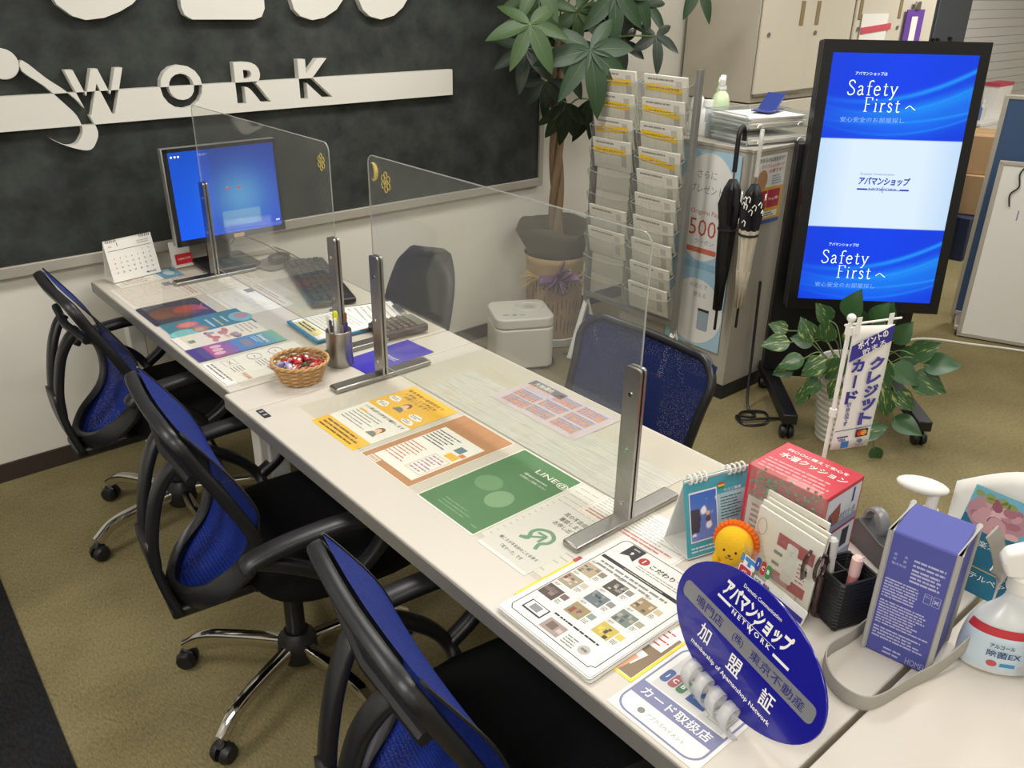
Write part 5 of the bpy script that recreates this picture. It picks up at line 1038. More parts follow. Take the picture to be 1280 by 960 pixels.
# purple cooler bag
t = thing('cooler_bag', 'violet blue cooler bag with grey piping and strap', 'bag', (0.479, -2.831, DZ+0.0002), R90+0.15)
M_BAG = mat('bag_violet', '#5357a0', 0.6, spec=0.3, bump=0.05, scale=60); M_PIPE = mat('bag_piping', '#a9a7a2', 0.7)
BW_, BD_, BH_ = 0.100, 0.105, 0.234                      # local: x = width along the front, -y = front
q = MB(); q.box((0, 0, BH_/2), (BW_, BD_, BH_), M_BAG); q.build('bag_body', t, bevel=0.004)
for x in (-BW_/2, BW_/2):
    q = MB(); q.tube([(x, -BD_/2, 0.004), (x, -BD_/2, BH_), (x, BD_/2, BH_), (x, BD_/2, 0.004)], 0.0045, M_PIPE, 6); q.build('piping', t)
q = MB(); q.M = Matrix.Translation((0, -BD_/2-0.0006, 0)) @ Matrix.Rotation(PI/2, 4, 'X'); LV = ink('#b9badb')
for k, (s, w) in enumerate((('品　　名', 0.02), ('材　　質', 0.02), ('保冷方法', 0.022))): q.text(s, -0.028, 0.196-k*0.0085, 0.0048, 0, LV, 0.02, w=w); q.lines(-0.008, 0.193-k*0.0085, 0.042, 0.199-k*0.0085, 1, LV, 0, seed=k+3, fill=0.6)
q.lines(-0.008, 0.155, 0.04, 0.176, 3, LV, 0, seed=8, fill=0.5); q.lines(-0.042, 0.112, 0.010, 0.150, 7, LV, 0, seed=9, fill=0.5, ragged=0.1); q.lines(-0.042, 0.060, 0.042, 0.108, 9, LV, 0, seed=10, fill=0.5, ragged=0.35); q.lines(-0.042, 0.032, 0.042, 0.056, 4, LV, 0, seed=11, fill=0.5)
for x in (0.018, 0.031): q.frame(x, 0.130, x+0.011, 0.148, 0.0007, 0, LV)
q.text('×', 0.0365, 0.139, 0.008, 0.0002, LV, 0.04); q.text('禁止', 0.0235, 0.143, 0.004, 0.0002, LV, 0.0); q.text('HOMEI', 0.030, 0.012, 0.012, 0, LV, -0.005, w=0.028); q.lines(-0.02, 0.006, 0.012, 0.022, 2, LV, 0, seed=12, fill=0.4); q.build('care_print', t, smooth=0)
q = MB()
inv = (Matrix.Translation(t.location) @ Matrix.Rotation(t.rotation_euler.z, 4, 'Z')).inverted()
sp = [(0.55, -2.888, DZ+0.225), (0.575, -2.895, DZ+0.19), (0.60, -2.905, DZ+0.12), (0.545, -2.915, DZ+0.06), (0.470, -2.905, DZ+0.025), (0.390, -2.885, DZ+0.013), (0.305, -2.868, DZ+0.012), (0.285, -2.835, DZ+0.013), (0.300, -2.795, DZ+0.013), (0.345, -2.765, DZ+0.013), (0.405, -2.770, DZ+0.013), (0.455, -2.775, DZ+0.02)]
q.tube([inv @ Vector(p) for p in smooth(sp, 6)], 0.0145, mat('strap_grey', '#aaa59b', 0.8, bump=0.3, scale=400), 8, ref=(0.0, 0.0, 1), flat=(1.0, 0.13)); q.build('strap', t, smooth=60)
# spray bottle
t = thing('spray_bottle', 'white trigger spray bottle of disinfectant on the near desk', 'spray bottle', (0.560, -2.945, DZ+0.0002), math.radians(-52))
M_BOT = mat('bottle_translucent', '#dfe3e2', 0.25, alpha=0.94); 
prof = [(0.02, 0.0), (0.058, 0.001), (0.063, 0.008), (0.064, 0.03), (0.060, 0.065), (0.050, 0.090), (0.030, 0.112), (0.021, 0.124), (0.017, 0.136), (0.017, 0.150)]
pp = smooth([(r, 0, z) for r, z in prof], 4); MB().lathe([(p.x, p.z) for p in pp], M_BOT, 36, sx=1.0, sy=0.62).build('bottle', t, smooth=60)
q = MB()
lab = [(0.0648, 0.012), (0.0655, 0.03), (0.0618, 0.065), (0.0595, 0.072)]
def labf(u, v):
    a = -PI/2+(u-0.5)*PI*0.92; i = v*(len(lab)-1); k = min(int(i), len(lab)-2); f = i-k
    r = lab[k][0]*(1-f)+lab[k+1][0]*f; return (r*math.cos(a)*1.003, r*0.62*math.sin(a)*1.02, lab[k][1]*(1-f)+lab[k+1][1]*f)
q.grid(labf, 20, 8, mat('label_blue_white', '#c9dae4', 0.35)); q.build('label', t)
q = MB(); lab = [(0.0595, 0.072), (0.0572, 0.079), (0.054, 0.086)]; q.grid(labf, 20, 3, ink('#bf3a40')); q.build('label_band', t)
q = MB(); q.M = Matrix.Translation((0, -0.0006, 0)) @ Matrix.Rotation(PI/2, 4, 'X')
q.text('除菌EX', -0.010, 0.043, 0.0135, 0.0006, ink('#30507a'), 0.04, w=0.050); q.text('アルコール', -0.015, 0.058, 0.0075, 0.0006, ink('#30507a'), 0.03, w=0.036); q.rect(0.024, 0.034, 0.042, 0.041, -0.0002, ink('#2f80c0')); q.rect(0.030, 0.026, 0.037, 0.050, 0.0, ink('#2f80c0')); q.disc(-0.024, 0.024, 0.008, 0.006, 0.0002, ink('#c8555c')); q.rect(-0.012, 0.020, 0.010, 0.027, 0.0004, ink('#4f93c4')); q.rect(0.016, 0.016, 0.030, 0.023, 0.0, ink('#dfcfd2')); q.wrap(0, 0.0655, 0.0411); q.build('label_print', t, smooth=0)
MB().lathe([(0.0185, 0.142), (0.020, 0.146), (0.0195, 0.168), (0.015, 0.172)], M_WHITE, 24).build('collar', t)
q = MB(); q.prism([(-0.028, 0.170), (0.015, 0.170), (0.030, 0.188), (0.062, 0.200), (0.066, 0.216), (0.048, 0.226), (0.0, 0.230), (-0.034, 0.214), (-0.042, 0.196)], -0.014, 0.014, M_WHITE, Matrix(((1, 0, 0, 0), (0, 0, 1, 0), (0, 1, 0, 0), (0, 0, 0, 1)))); q.build('trigger_head', t, bevel=0.006, segs=3)
q = MB(); q.tube(smooth([(0.040, 0, 0.198), (0.050, 0, 0.178), (0.046, 0, 0.155)], 5), 0.006, M_WHITE, 8); q.build('trigger', t)
# pump bottle behind the bag
t = thing('pump_bottle', 'white pump dispenser bottle peeking out behind the violet bag', 'bottle', (0.690, -2.745, DZ+0.0002), math.radians(110))
MB().lathe([(0.03, 0), (0.034, 0.005), (0.034, 0.10), (0.028, 0.118), (0.014, 0.126), (0.014, 0.135)], M_BOT, 28).build('bottle', t, smooth=50); MB().cyl((0, 0, 0.13), (0, 0, 0.168), 0.010, M_WHITE, 14).build('neck', t)
q = MB(); q.M = Matrix.Translation((0.022, 0, 0.178)); q.ball((0, 0, 0), 0.030, M_WHITE, 20, 12, (1.5, 0.8, 0.42)); q.build('pump_head', t, smooth=80)
# teal flyer pouch
t = thing('flyer_pouch', 'teal leaflet in a white folded card standing behind the spray bottle', 'leaflet', (0.700, -2.885, DZ+0.0002), R90-0.02)
T = Matrix.Rotation(PI/2-0.12, 4, 'X')
q = MB(); q.M = T; q.rect(-0.115, 0.0, 0.115, 0.200, 0, ink('#2b6f8a')); 
q.poly([(-0.115, 0.150)]+[(-0.115+0.115*k/10, 0.150-0.012*math.sin(PI*k/10)) for k in range(1, 10)]+[(0.0, 0.118), (0.02, 0.105), (0.045, 0.104), (0.058, 0.118), (0.062, 0.145), (0.085, 0.160), (0.115, 0.160), (0.115, 0.200), (-0.115, 0.200)], .0003, ink('#6fb0c4'))
rnd = random.Random(2)
q.disc(-0.042, 0.155, 0.050, 0.036, .0005, ink('#b58a90'), 26)
for k in range(22): q.disc(-0.042+rnd.uniform(-.036, .036), 0.155+rnd.uniform(-.024, .024), rnd.uniform(.006, .014), rnd.uniform(.006, .012), .0006+k*1e-5, ink(rnd.choice(['#c79aa0', '#a8707c', '#d8b0b0', '#945a68'])), 9, rot=rnd.random())
for k in range(6): q.disc(-0.05+rnd.uniform(-.03, .03), 0.184+rnd.uniform(-.006, .006), .008, .006, .0009, ink('#8f9a5a'), 8)
q.text('とき楽オンライン接客で', 0.0, 0.098, 0.013, .0006, WH, 0.0, w=0.17); q.text('応援中', 0.02, 0.070, 0.026, .0006, WH, 0.01, w=0.09); q.text('ホテルペアチケット', 0.0, 0.035, 0.012, .0006, WH, 0.0, w=0.14); q.rect(-0.06, 0.050, 0.09, 0.0525, .0006, ink('#b9a26a')); q.build('leaflet', t, smooth=0, solid=0.0)
q = MB()
def back(u, v): return ((u-0.5)*0.23, 0.004+0.060*math.sin(PI*u)*(0.35+0.65*v)*1.0, v*(0.200+0.042*math.sin(PI*min(1, u*0.95))))
q.grid(back, 16, 8, M_PAPER); q.build('folded_card', t, smooth=40, solid=0.001)
t = MB(); t.rbox((0, 0, 0.05), (0.12, 0.10, 0.10), M_WHITE, 0.012); t.build('white_box', loc=(0.572, -3.054, DZ+0.0002), label='plain white box at the right edge of the photo', cat='box', bevel=0.004)
# ------------------------------------------------------------------ far side of the room
# digital signage on a wheeled stand
t = thing('signage_display', 'tall black digital signage screen glowing blue on a wheeled stand', 'display', (2.577, -1.629, 0), math.radians(-45.5))
TM = Matrix.Translation((0, 0, 0.99)) @ Matrix.Rotation(-0.078, 4, 'X')
def tb(c, s, m, M=TM): q = MB(); q.M = M; q.box(c, s, m); return q
tb((0.0, 0.045, 0.0), (0.612, 0.07, 1.045), M_BLACK).build('casing', t, bevel=0.008)
q = tb((0.0, 0.004, 0.50), (0.612, 0.014, 0.046), mat('bezel_black', '#101012', 0.3)); MBZ = mat('bezel_black', '#101012', 0.3)
for c, s in (((0.0, 0.004, -0.499), (0.612, 0.014, 0.046)), ((-0.2865, 0.004, 0), (0.039, 0.014, 0.954)), ((0.2865, 0.004, 0), (0.039, 0.014, 0.954))): q.box(c, s, MBZ)
q.build('bezel', t)
def sig(U, V):
    def blue(u, v):                                     # v 0 bottom..1 top of a segment
        c = rgb('#0642ee')*np.ones(u.shape+(1,)); c = c*(1-0.12*np.abs(u-0.5)[..., None])
        for a0, a1, a2, wdt, st in ((0.42, 0.10, 0.62, 0.030, 0.75), (0.28, 0.04, 0.55, 0.10, 0.55), (0.20, -0.10, 0.62, 0.16, 0.40), (0.20, -0.02, 0.34, 0.012, 0.55), (0.12, -0.15, 0.62, 0.012, 0.45), (0.33, -0.05, 0.72, 0.010, 0.5)):
            y = a0+a1*u+a2*(u-0.30)**2-0.0; s = np.exp(-((v-y)/wdt)**2)*st*np.clip(0.25+u*1.1, 0, 1)
            c = c+(rgb('#22b4ff')-c)*s[..., None]
        return c
    white = rgb('#dff0ff')*np.ones(U.shape+(1,)); edge = np.clip((np.abs(U-0.5)-0.25)*1.2, 0, 0.35)[..., None]; white = white*(1-edge)+rgb('#86b8ee')*edge
    top = V > 0.672; bot = V < 0.318
    c = np.where(top[..., None], blue(U, (V-0.672)/0.328), white); return np.where(bot[..., None], blue(U, np.clip(V/0.328+0.03, 0, 1)), c)
SM = TM @ Matrix.Translation((0, -0.0035, 0)) @ Matrix.Rotation(PI/2, 4, 'X')
colgrid('screen', 0.534, 0.954, 110, 198, sig, vcol('screen_light', 1.0), t, M=SM)
q = MB(); q.M = SM @ Matrix.Translation((0, 0, 0.0007)); EN = mat('screen_navy', '#1c3c9c', emit=0.75); ECY = mat('screen_pale', '#d8ecff', emit=0.95); EDIM = mat('screen_dim', '#7fa6e8', emit=0.8)
SER = {'S': (.60, [[(.50, .80), (.42, .95), (.27, 1.0), (.12, .92), (.10, .75), (.22, .60), (.38, .47), (.50, .32), (.48, .12), (.30, .0), (.12, .04), (.04, .2)]], []), 'a': (.54, [[(.08, .50), (.2, .62), (.34, .58), (.38, .45), (.38, .1), (.50, .02)], [(.38, .36), (.2, .32), (.08, .2), (.10, .05), (.2, .0), (.3, .04), (.38, .14)]], []),
       'f': (.42, [[(.48, .92), (.40, 1.0), (.27, .95), (.2, .8), (.2, .0)]], [(.04, .60, .40), (.08, .0, .34)]), 'e': (.54, [[(.08, .36), (.44, .36), (.42, .52), (.28, .62), (.12, .52), (.07, .3), (.14, .08), (.28, .0), (.46, .1)]], []), 't': (.44, [[(.2, .82), (.2, .12), (.28, .0), (.42, .06)]], [(.04, .60, .38)]),
       'y': (.56, [[(.07, .6), (.29, .04)], [(.49, .6), (.28, .04), (.16, -.24), (.04, -.28)]], [(-.02, .61, .17), (.40, .61, .57)]), 'F': (.62, [[(.14, .0), (.14, 1.0)], [(.56, .99), (.57, .80)]], [(.03, .985, .57), (.14, .52, .42), (.02, .01, .28)]), 'i': (.30, [[(.14, .0), (.14, .6)], [(.14, .80), (.14, .88)]], [(.04, .01, .25), (.05, .60, .14)]), 'r': (.45, [[(.14, .0), (.14, .6)], [(.14, .42), (.24, .57), (.40, .59)]], [(.04, .01, .26), (.05, .60, .14)]), 's': (.42, [[(.35, .48), (.22, .62), (.09, .54), (.12, .4), (.28, .28), (.35, .14), (.22, .0), (.06, .08)]], [])}
def serif(q, s, x, y, h, m, gap=0.10):                  # roman letters drawn as strokes with serifs
    zz = 0.0
    for ch in s:
        adv, st, sf = SER[ch]
        for p in st:
            pp = smooth([(a, b, 0) for a, b in p], 5) if len(p) > 2 else [Vector((a, b, 0)) for a, b in p]
            q.ribbon([(x+a.x*h, y+a.y*h) for a in pp], h*0.036, zz, m); zz += 0.00004
        for x0, yy, x1 in sf: q.ribbon([(x+x0*h, y+yy*h), (x+x1*h, y+yy*h)], h*0.018, zz, m); zz += 0.00004
        x += (adv+gap)*h
for oy in (0.0, -0.652):
    q.text('アパマンショップは', -0.115, 0.405+oy, 0.013, 0, ECY, 0.0, w=0.118); serif(q, 'Safety', -0.195, 0.328+oy, 0.052, ECY); serif(q, 'First', -0.125, 0.268+oy, 0.052, ECY); q.text('へ', 0.050, 0.285+oy, 0.018, 0, ECY, -0.005, w=0.040); q.text('安心安全のお部屋探し', -0.085, 0.238+oy, 0.019, 0, EDIM, -0.005, w=0.24)
q.text('Dramatic Communication', -0.03, 0.035, 0.007, 0, EN, 0.0, w=0.13); q.text('アパマンショップ', 0.0, 0.008, 0.032, 0, EN, 0.04, w=0.195, shear=0.1)
q.rect(-0.10, -0.027, -0.06, -0.021, 0, EN); q.rect(0.065, -0.027, 0.10, -0.021, 0, EN); q.rect(-0.10, -0.0275, 0.10, -0.025, 0, EN); q.text('NETWORK', 0.0, -0.0225, 0.008, 0.0002, EN, 0.02, w=0.11); q.tube([(0.0, -0.012, 0), (-0.006, -0.024, 0), (0.002, -0.038, 0)], 0.0012, EN, 4)
q.build('screen_print', t, smooth=0, kind='stuff')
MB().box((-0.03, 0.13, 0.62), (0.60, 0.06, 1.00), mat('stand_black', '#121217', 0.45)).build('back_column', t, bevel=0.006)
MB().box((-0.03, 0.12, 0.30), (0.46, 0.02, 0.42), mat('stand_black', '#121217', 0.45)).build('lower_panel', t, bevel=0.003)
for x in (-0.295, 0.235):
    lg = MB().box((x, -0.06, 0.095), (0.06, 0.56, 0.045), M_BLACK).build('foot_beam', t, bevel=0.005); MB().box((x, 0.13, 0.2), (0.05, 0.05, 0.25), M_BLACK).build('riser', lg)
    for y in (-0.31, 0.17):
        q = MB()
        for sd in (-1, 1): q.tube([(x+sd*0.006, y, 0.030), (x+sd*0.012, y, 0.030), (x+sd*0.026, y, 0.030)], [0.028, 0.030, 0.024], M_BLACK, 18)
        q.cyl((x, y, 0.04), (x, y, 0.075), 0.010, M_BLACK, 10); q.build('caster', lg)
# low cabinet with trays
t = thing('low_cabinet', 'beige steel cabinet holding letter trays beside the signage display', 'cabinet', (2.455, -0.93, 0))
MB().box((0, 0, 0.58), (0.45, 0.64, 1.03), M_CAB).build('body', t, bevel=0.004); MB().box((0, 0, 1.10-0.008), (0.456, 0.646, 0.016), M_CAB).build('top_panel', t, bevel=0.003); MB().box((0.0, 0, 0.032), (0.452, 0.643, 0.064), mat('plinth_black', '#222224', 0.5)).build('plinth', t)
MB().box((-0.226, 0.0, 0.58), (0.004, 0.004, 0.98), mat('door_gap', '#5c564c', 0.6)).build('door_gap', t)
LM = lambda z: Matrix(((0, 0, -1, 0), (-1, 0, 0, 0), (0, 1, 0, z), (0, 0, 0, 1)))
t = thing('wall_poster', 'pale blue poster with two white ovals on the cabinet side behind the pamphlet rack', 'poster', (2.2235, -1.055, 0.64))
q = MB(); q.M = LM(0); q.box((0, 0, 0), (0.30, 0.86, 0.0015), ink('#a4c6d8')); z = 0.0015
q.disc(0.0, 0.19, 0.155, 0.23, z, ink('#e4e2de'), 40); q.disc(0.0, -0.27, 0.149, 0.15, z+.0001, ink('#e4e2de'), 40); q.rect(-0.15, -0.075, 0.15, -0.045, z, ink('#8fb4cc'))
q.text('さらに', -0.010, 0.33, 0.032, z+.0004, GR, 0.0, w=0.10); q.text('プレゼント', -0.005, 0.27, 0.036, z+.0004, GR, 0.0, w=0.17); q.text('Origami Pay', 0.000, 0.17, 0.026, z+.0004, ink('#c07060'), 0.0, w=0.15); q.text('500', -0.005, 0.105, 0.072, z+.0004, ink('#c2503f'), -0.005, w=0.14); q.text('クーポン', 0.010, 0.045, 0.022, z+.0004, GR, 0.0, w=0.10); q.poly(rrect(-0.09, -0.005, 0.08, 0.018, 0.011), z+.0004, ink('#d0705a'))
q.text('の近くで', 0.010, -0.15, 0.022, z+.0004, GR, 0.0); q.text('使える', 0.020, -0.19, 0.022, z+.0004, GR, 0.0); q.poly(rrect(0.02, -0.35, 0.08, -0.25, 0.01), z+.0004, ink('#9aa8b4')); q.rect(0.02, -0.262, 0.08, -0.25, z+.0006, DK); q.build('poster_face', t, smooth=0)
t = thing('wall_poster', 'small coupon poster with red boxes on the end of the cabinet', 'poster', (2.367, -1.2515, 0.925))
q = MB(); q.M = Matrix.Rotation(PI/2, 4, 'X'); q.box((0, 0, 0), (0.205, 0.285, 0.0012), ink('#dcdcd6')); z = 0.0012
q.text('貯まるのは当社だけ？', 0.0, 0.125, 0.018, z, DK, 0.03, w=0.18); q.text('マイバリューカード', 0.01, 0.100, 0.016, z, ink('#c44a3f'), 0.02, w=0.16); q.text('お得です！', 0.035, 0.078, 0.016, z, ink('#c44a3f'), 0.02, w=0.10); q.lines(0.015, 0.02, 0.09, 0.06, 4, ink('#6a8aa4'), z, seed=2, fill=.35); q.disc(-0.055, 0.045, 0.036, 0.042, z, ink('#b08560'))
q.rect(-0.102, -0.142, 0.102, 0.012, z-.0002, ink('#d6a546')); q.rect(-0.092, -0.075, -0.008, 0.0, z, ink('#b2324a')); q.rect(-0.002, -0.075, 0.085, 0.0, z, ink('#b2324a')); q.text('得ポイント', -0.05, -0.04, 0.016, z+.0003, WH, 0.01, w=0.07); q.text('Trip得', 0.04, -0.04, 0.016, z+.0003, WH, 0.01, w=0.07); q.rect(-0.09, -0.115, 0.08, -0.09, z, ink('#e8e2d0')); q.lines(-0.08, -0.112, 0.07, -0.093, 2, ink('#5a6a9a'), z+.0003, seed=5); q.rect(-0.102, -0.142, 0.102, -0.125, z, ink('#3f5fa4')); q.build('poster_face', t, smooth=0)
# trays
def tray(lab, x, y, z, rz, sheets):
    t = thing('letter_tray', lab, 'tray', (x, y, z), rz)
    M_TR = clear('tray_clear', '#eef1f2', 0.10, 0.06)
    MB().box((0, 0, 0.002), (0.34, 0.26, 0.003), M_TR).build('tray_base', t)
    for c, s in (((0, 0.13, 0.03), (0.34, 0.003, 0.055)), ((-0.17, 0, 0.03), (0.003, 0.26, 0.055)), ((0.17, 0, 0.03), (0.003, 0.26, 0.055))): MB().box(c, s, M_TR).build('tray_wall', t)
    MB().tube([(-0.17, -0.13, 0.005), (-0.17, -0.12, 0.058), (-0.17, 0.13, 0.058), (0.17, 0.13, 0.058), (0.17, -0.12, 0.058), (0.17, -0.13, 0.005)], 0.0025, M_EDGE, 5).build('tray_edge', t)
    for i in range(sheets): MB().box((0.004*(-1)**i, -0.006*(i % 3), 0.008+i*0.007), (0.30, 0.225, 0.006), M_PAPER).build('paper_pile', t, rot=(0, 0, 0.02*(-1)**i))
    for x in (-0.10, 0.12): MB().tube([(x+0.016*math.cos(a), -0.131, 0.008+0.012*math.sin(a)) for a in np.linspace(0, PI, 8)], 0.003, M_WHITE, 5).build('tray_lip', t)
    return t
tray('lower clear letter tray with papers on the low cabinet', 2.45, -1.105, 1.1005, -0.22, 4); tray('upper clear letter tray with a thick paper pile on the low cabinet', 2.445, -1.10, 1.163, -0.22, 6)
t = thing('card_stand', 'folded navy card stand lying on the upper letter tray', 'card stand', (2.49, -1.115, 1.216), 0.2)
q = MB(); q.M = Matrix.Rotation(0.25, 4, 'Y'); q.box((0, 0, 0.004), (0.15, 0.085, 0.006), mat('navy_plastic', '#2f3f86', 0.3)); q.build('base_plate', t, bevel=0.002, rot=(0, -0.25, 0))
q = MB(); q.M = Matrix.Translation((0.03, 0, 0.03)) @ Matrix.Rotation(-0.6, 4, 'Y'); q.box((0, 0, 0), (0.12, 0.08, 0.005), mat('navy_plastic', '#2f3f86', 0.3)); q.build('raised_flap', t, bevel=0.002)
def bottle(name, lab, x, y, z, r, h, col, capc, trig=False, cat='bottle'):
    t = thing(name, lab, cat, (x, y, z), 0.6); m = mat('bottle_'+col[1:], col, 0.3); mc = mat('cap_'+capc[1:], capc, 0.35)
    MB().lathe([(r*0.9, 0), (r, 0.01), (r, h*0.6), (r*0.8, h*0.72), (r*0.4, h*0.8), (r*0.4, h*0.84)], m, 20).build('bottle', t, smooth=50)
    if trig:
        MB().cyl((0, 0, h*0.82), (0, 0, h*0.88), r*0.5, mc, 14).build('collar', t); q = MB(); q.prism([(-0.02, 0), (0.02, 0), (0.05, 0.02), (0.05, 0.035), (0.0, 0.045), (-0.03, 0.03)], -0.012, 0.012, mc, Matrix.Translation((0, 0, h*0.88)) @ Matrix(((1, 0, 0, 0), (0, 0, 1, 0), (0, 1, 0, 0), (0, 0, 0, 1)))); q.build('trigger_head', t, bevel=0.004)
    else: MB().cyl((0, 0, h*0.82), (0, 0, h), r*0.55, mc, 16).build('cap', t)
    return t
bottle('spray_bottle', 'green and white trigger spray bottle on the cabinet behind the rack', 2.475, -0.885, 1.1005, 0.038, 0.22, '#cfe0b8', '#e6e6e0', True, 'spray bottle')
bottle('detergent_bottle', 'white bottle with a bright green cap, leftmost on the cabinet', 2.40, -0.82, 1.1005, 0.032, 0.20, '#e4e6de', '#7ec23a')
bottle('wipe_canister', 'plain white wipe canister on the cabinet behind the rack post', 2.365, -0.905, 1.1005, 0.040, 0.145, '#e6e6e2', '#efefec', cat='canister')
bottle('spray_bottle', 'lime green trigger spray bottle at the back of the cabinet top', 2.54, -0.83, 1.1005, 0.036, 0.20, '#a9cf5a', '#d8e8c0', True, 'spray bottle')
t = MB(); t.rbox((0, 0, 0.03), (0.10, 0.07, 0.06), M_BLACK, 0.01); t.build('black_box', loc=(2.60, -0.74, 1.1005), label='small black box on the cabinet top behind the trays', cat='box', bevel=0.004)
# umbrellas
def umbrella(lab, x, y, top, L, handle, rot, fab, fab2, hm, pat):
    t = thing('umbrella', lab, 'umbrella', (x, y, top), rot)
    hk = [(0.05, 0, -0.055), (0.05, 0, -0.025), (0.027, 0, 0.0), (0.004, 0, -0.022), (0.0, 0, -0.06), (0, 0, -0.17)]
    MB().tube(smooth(hk, 6), handle, hm, 10).build('handle', t, smooth=60)
    MB().cyl((0, 0, -0.17), (0, 0, -L), 0.0045, M_STEEL, 8).build('shaft', t)
    prof = [(0.016, -0.20), (0.034, -0.235), (0.046, -0.30), (0.040, -0.38), (0.030, -0.55), (0.018, -L+0.09)]
    n = 24; q = MB(); vs = []; 
    for i, (r, z) in enumerate(prof):
        for k in range(n): a = 2*PI*k/n; rr = r*(0.80+0.26*math.cos(a*8+z*14)); vs.append((rr*math.cos(a), rr*math.sin(a), z))
    fs = [(i*n+k, i*n+(k+1) % n, (i+1)*n+(k+1) % n, (i+1)*n+k) for i in range(len(prof)-1) for k in range(n)]
    q.add(vs, fs, fab); 
    if fab2: q.m = [q.mi(fab2) if i//n >= 3 else q.mi(fab) for i in range(len(fs))]
    q.build('canopy', t, smooth=30, solid=0.001)
    q = MB(); q.tube([(0.036*math.cos(a), 0.036*math.sin(a), -0.40) for a in np.linspace(0, 2*PI, 17)[:-1]], 0.005, fab, 6, closed=True); q.build('closing_strap', t)
    if pat:
        q = MB(); rnd = random.Random(8)
        for k in range(26):
            a = rnd.uniform(0, 2*PI); z = rnd.uniform(-0.36, -0.24); r = 0.047; q.tube([(r*math.cos(a+d), r*math.sin(a+d), z+e) for d, e in ((0, 0), (0.2, 0.012), (0.35, 0.004), (0.3, -0.012))], 0.0022, WH, 4)
        q.build('floral_print', t)
    MB().cyl((0, 0, -L+0.09), (0, 0, -L), 0.006, M_BLACK, 8).build('ferrule', t)
    return t
M_UB = mat('umbrella_black', '#141416', 0.55); M_UC = mat('umbrella_cream', '#cfc4b0', 0.7)
umbrella('black umbrella with a curved black handle hooked on the cabinet', 2.150, -1.225, 1.19, 0.84, 0.0095, 0.15, M_UB, None, M_UB, False)
umbrella('black and cream floral umbrella with a clear handle hooked on the cabinet', 2.165, -1.318, 1.185, 0.80, 0.009, 0.6, M_UB, M_UC, mat('umbrella_clear_handle', '#d8d6d0', 0.15, alpha=0.5), True)
# pamphlet rack
t = thing('pamphlet_rack', 'clear acrylic pamphlet rack with two columns of pockets on grey posts', 'rack', (2.10, -0.77, 0), R90)
M_RK = clear('rack_acrylic', '#eff0ee', 0.08, 0.05); M_POST = mat('rack_post', '#8c8b88', 0.4, metal=0.5)
for x in (-0.265, 0.278): MB().rbox((x, 0.0, 0.70), (0.022, 0.03, 1.38), M_POST, 0.004).build('post', t)
for x in (-0.265, 0.278):
    MB().tube([(x, 0.0, 0.30), (x, -0.10, 0.012)], 0.013, M_WHITE, 8).build('leg', t); MB().tube([(x, 0.0, 0.30), (x, 0.105, 0.012)], 0.013, M_WHITE, 8).build('leg', t)
MB().box((0.006, 0.0, 0.33), (0.52, 0.02, 0.02), M_POST).build('cross_bar', t)
rows = 10; PGR = 'floor plan leaflets in the pamphlet rack'
rnd = random.Random(21); PIECES = []
for c in range(2):
    for r in range(rows):
        zc = 1.235-r*0.098; x0 = -0.13+c*0.268; wd = 0.250
        q = MB(); prof = [(0.006, 0.0), (-0.020, -0.002), (-0.040, 0.085)]
        # pocket: back, floor, sloping front with a rounded lip
        q.add([(x0-wd/2, 0.004, zc+0.125), (x0+wd/2, 0.004, zc+0.125), (x0+wd/2, 0.004, zc), (x0-wd/2, 0.004, zc)], [(0, 1, 2, 3)], M_RK)
        n = 8; fr = [(x0-wd/2+wd*i/n, -0.022-0.008*math.sin(PI*i/n), zc) for i in range(n+1)]; tp = [(x0-wd/2+wd*i/n, -0.050-0.014*math.sin(PI*i/n), zc+0.088-0.006*math.sin(PI*i/n)) for i in range(n+1)]
        q.add(fr+tp, [(i, i+1, n+2+i, n+1+i) for i in range(n)], M_RK)
        q.add([(x0-wd/2, 0.004, zc)]+fr+[(x0+wd/2, 0.004, zc)], [tuple(range(n+3))], M_RK)
        for s, k in ((-1, 0), (1, n)): q.add([(x0+s*wd/2, 0.004, zc), fr[k], tp[k], (x0+s*wd/2, 0.004, zc+0.11)], [(0, 1, 2, 3)], M_RK)
        po = q.build('pocket', t, smooth=0)
        q = MB(); q.tube(tp, 0.0022, M_EDGE, 4); q.tube([(x0-wd/2, 0.004, zc+0.11), tp[0], fr[0]], 0.0016, M_EDGE, 4); q.tube([(x0+wd/2, 0.004, zc+0.11), tp[n], fr[n]], 0.0016, M_EDGE, 4); q.build('pocket_edge', po)
        PIECES.append((c, r, x0, zc))
empty = {(0, 4), (0, 5), (0, 8), (0, 9)}
nm = ['top', 'second', 'third', 'fourth', 'fifth', 'sixth', 'seventh', 'eighth', 'ninth', 'lowest']
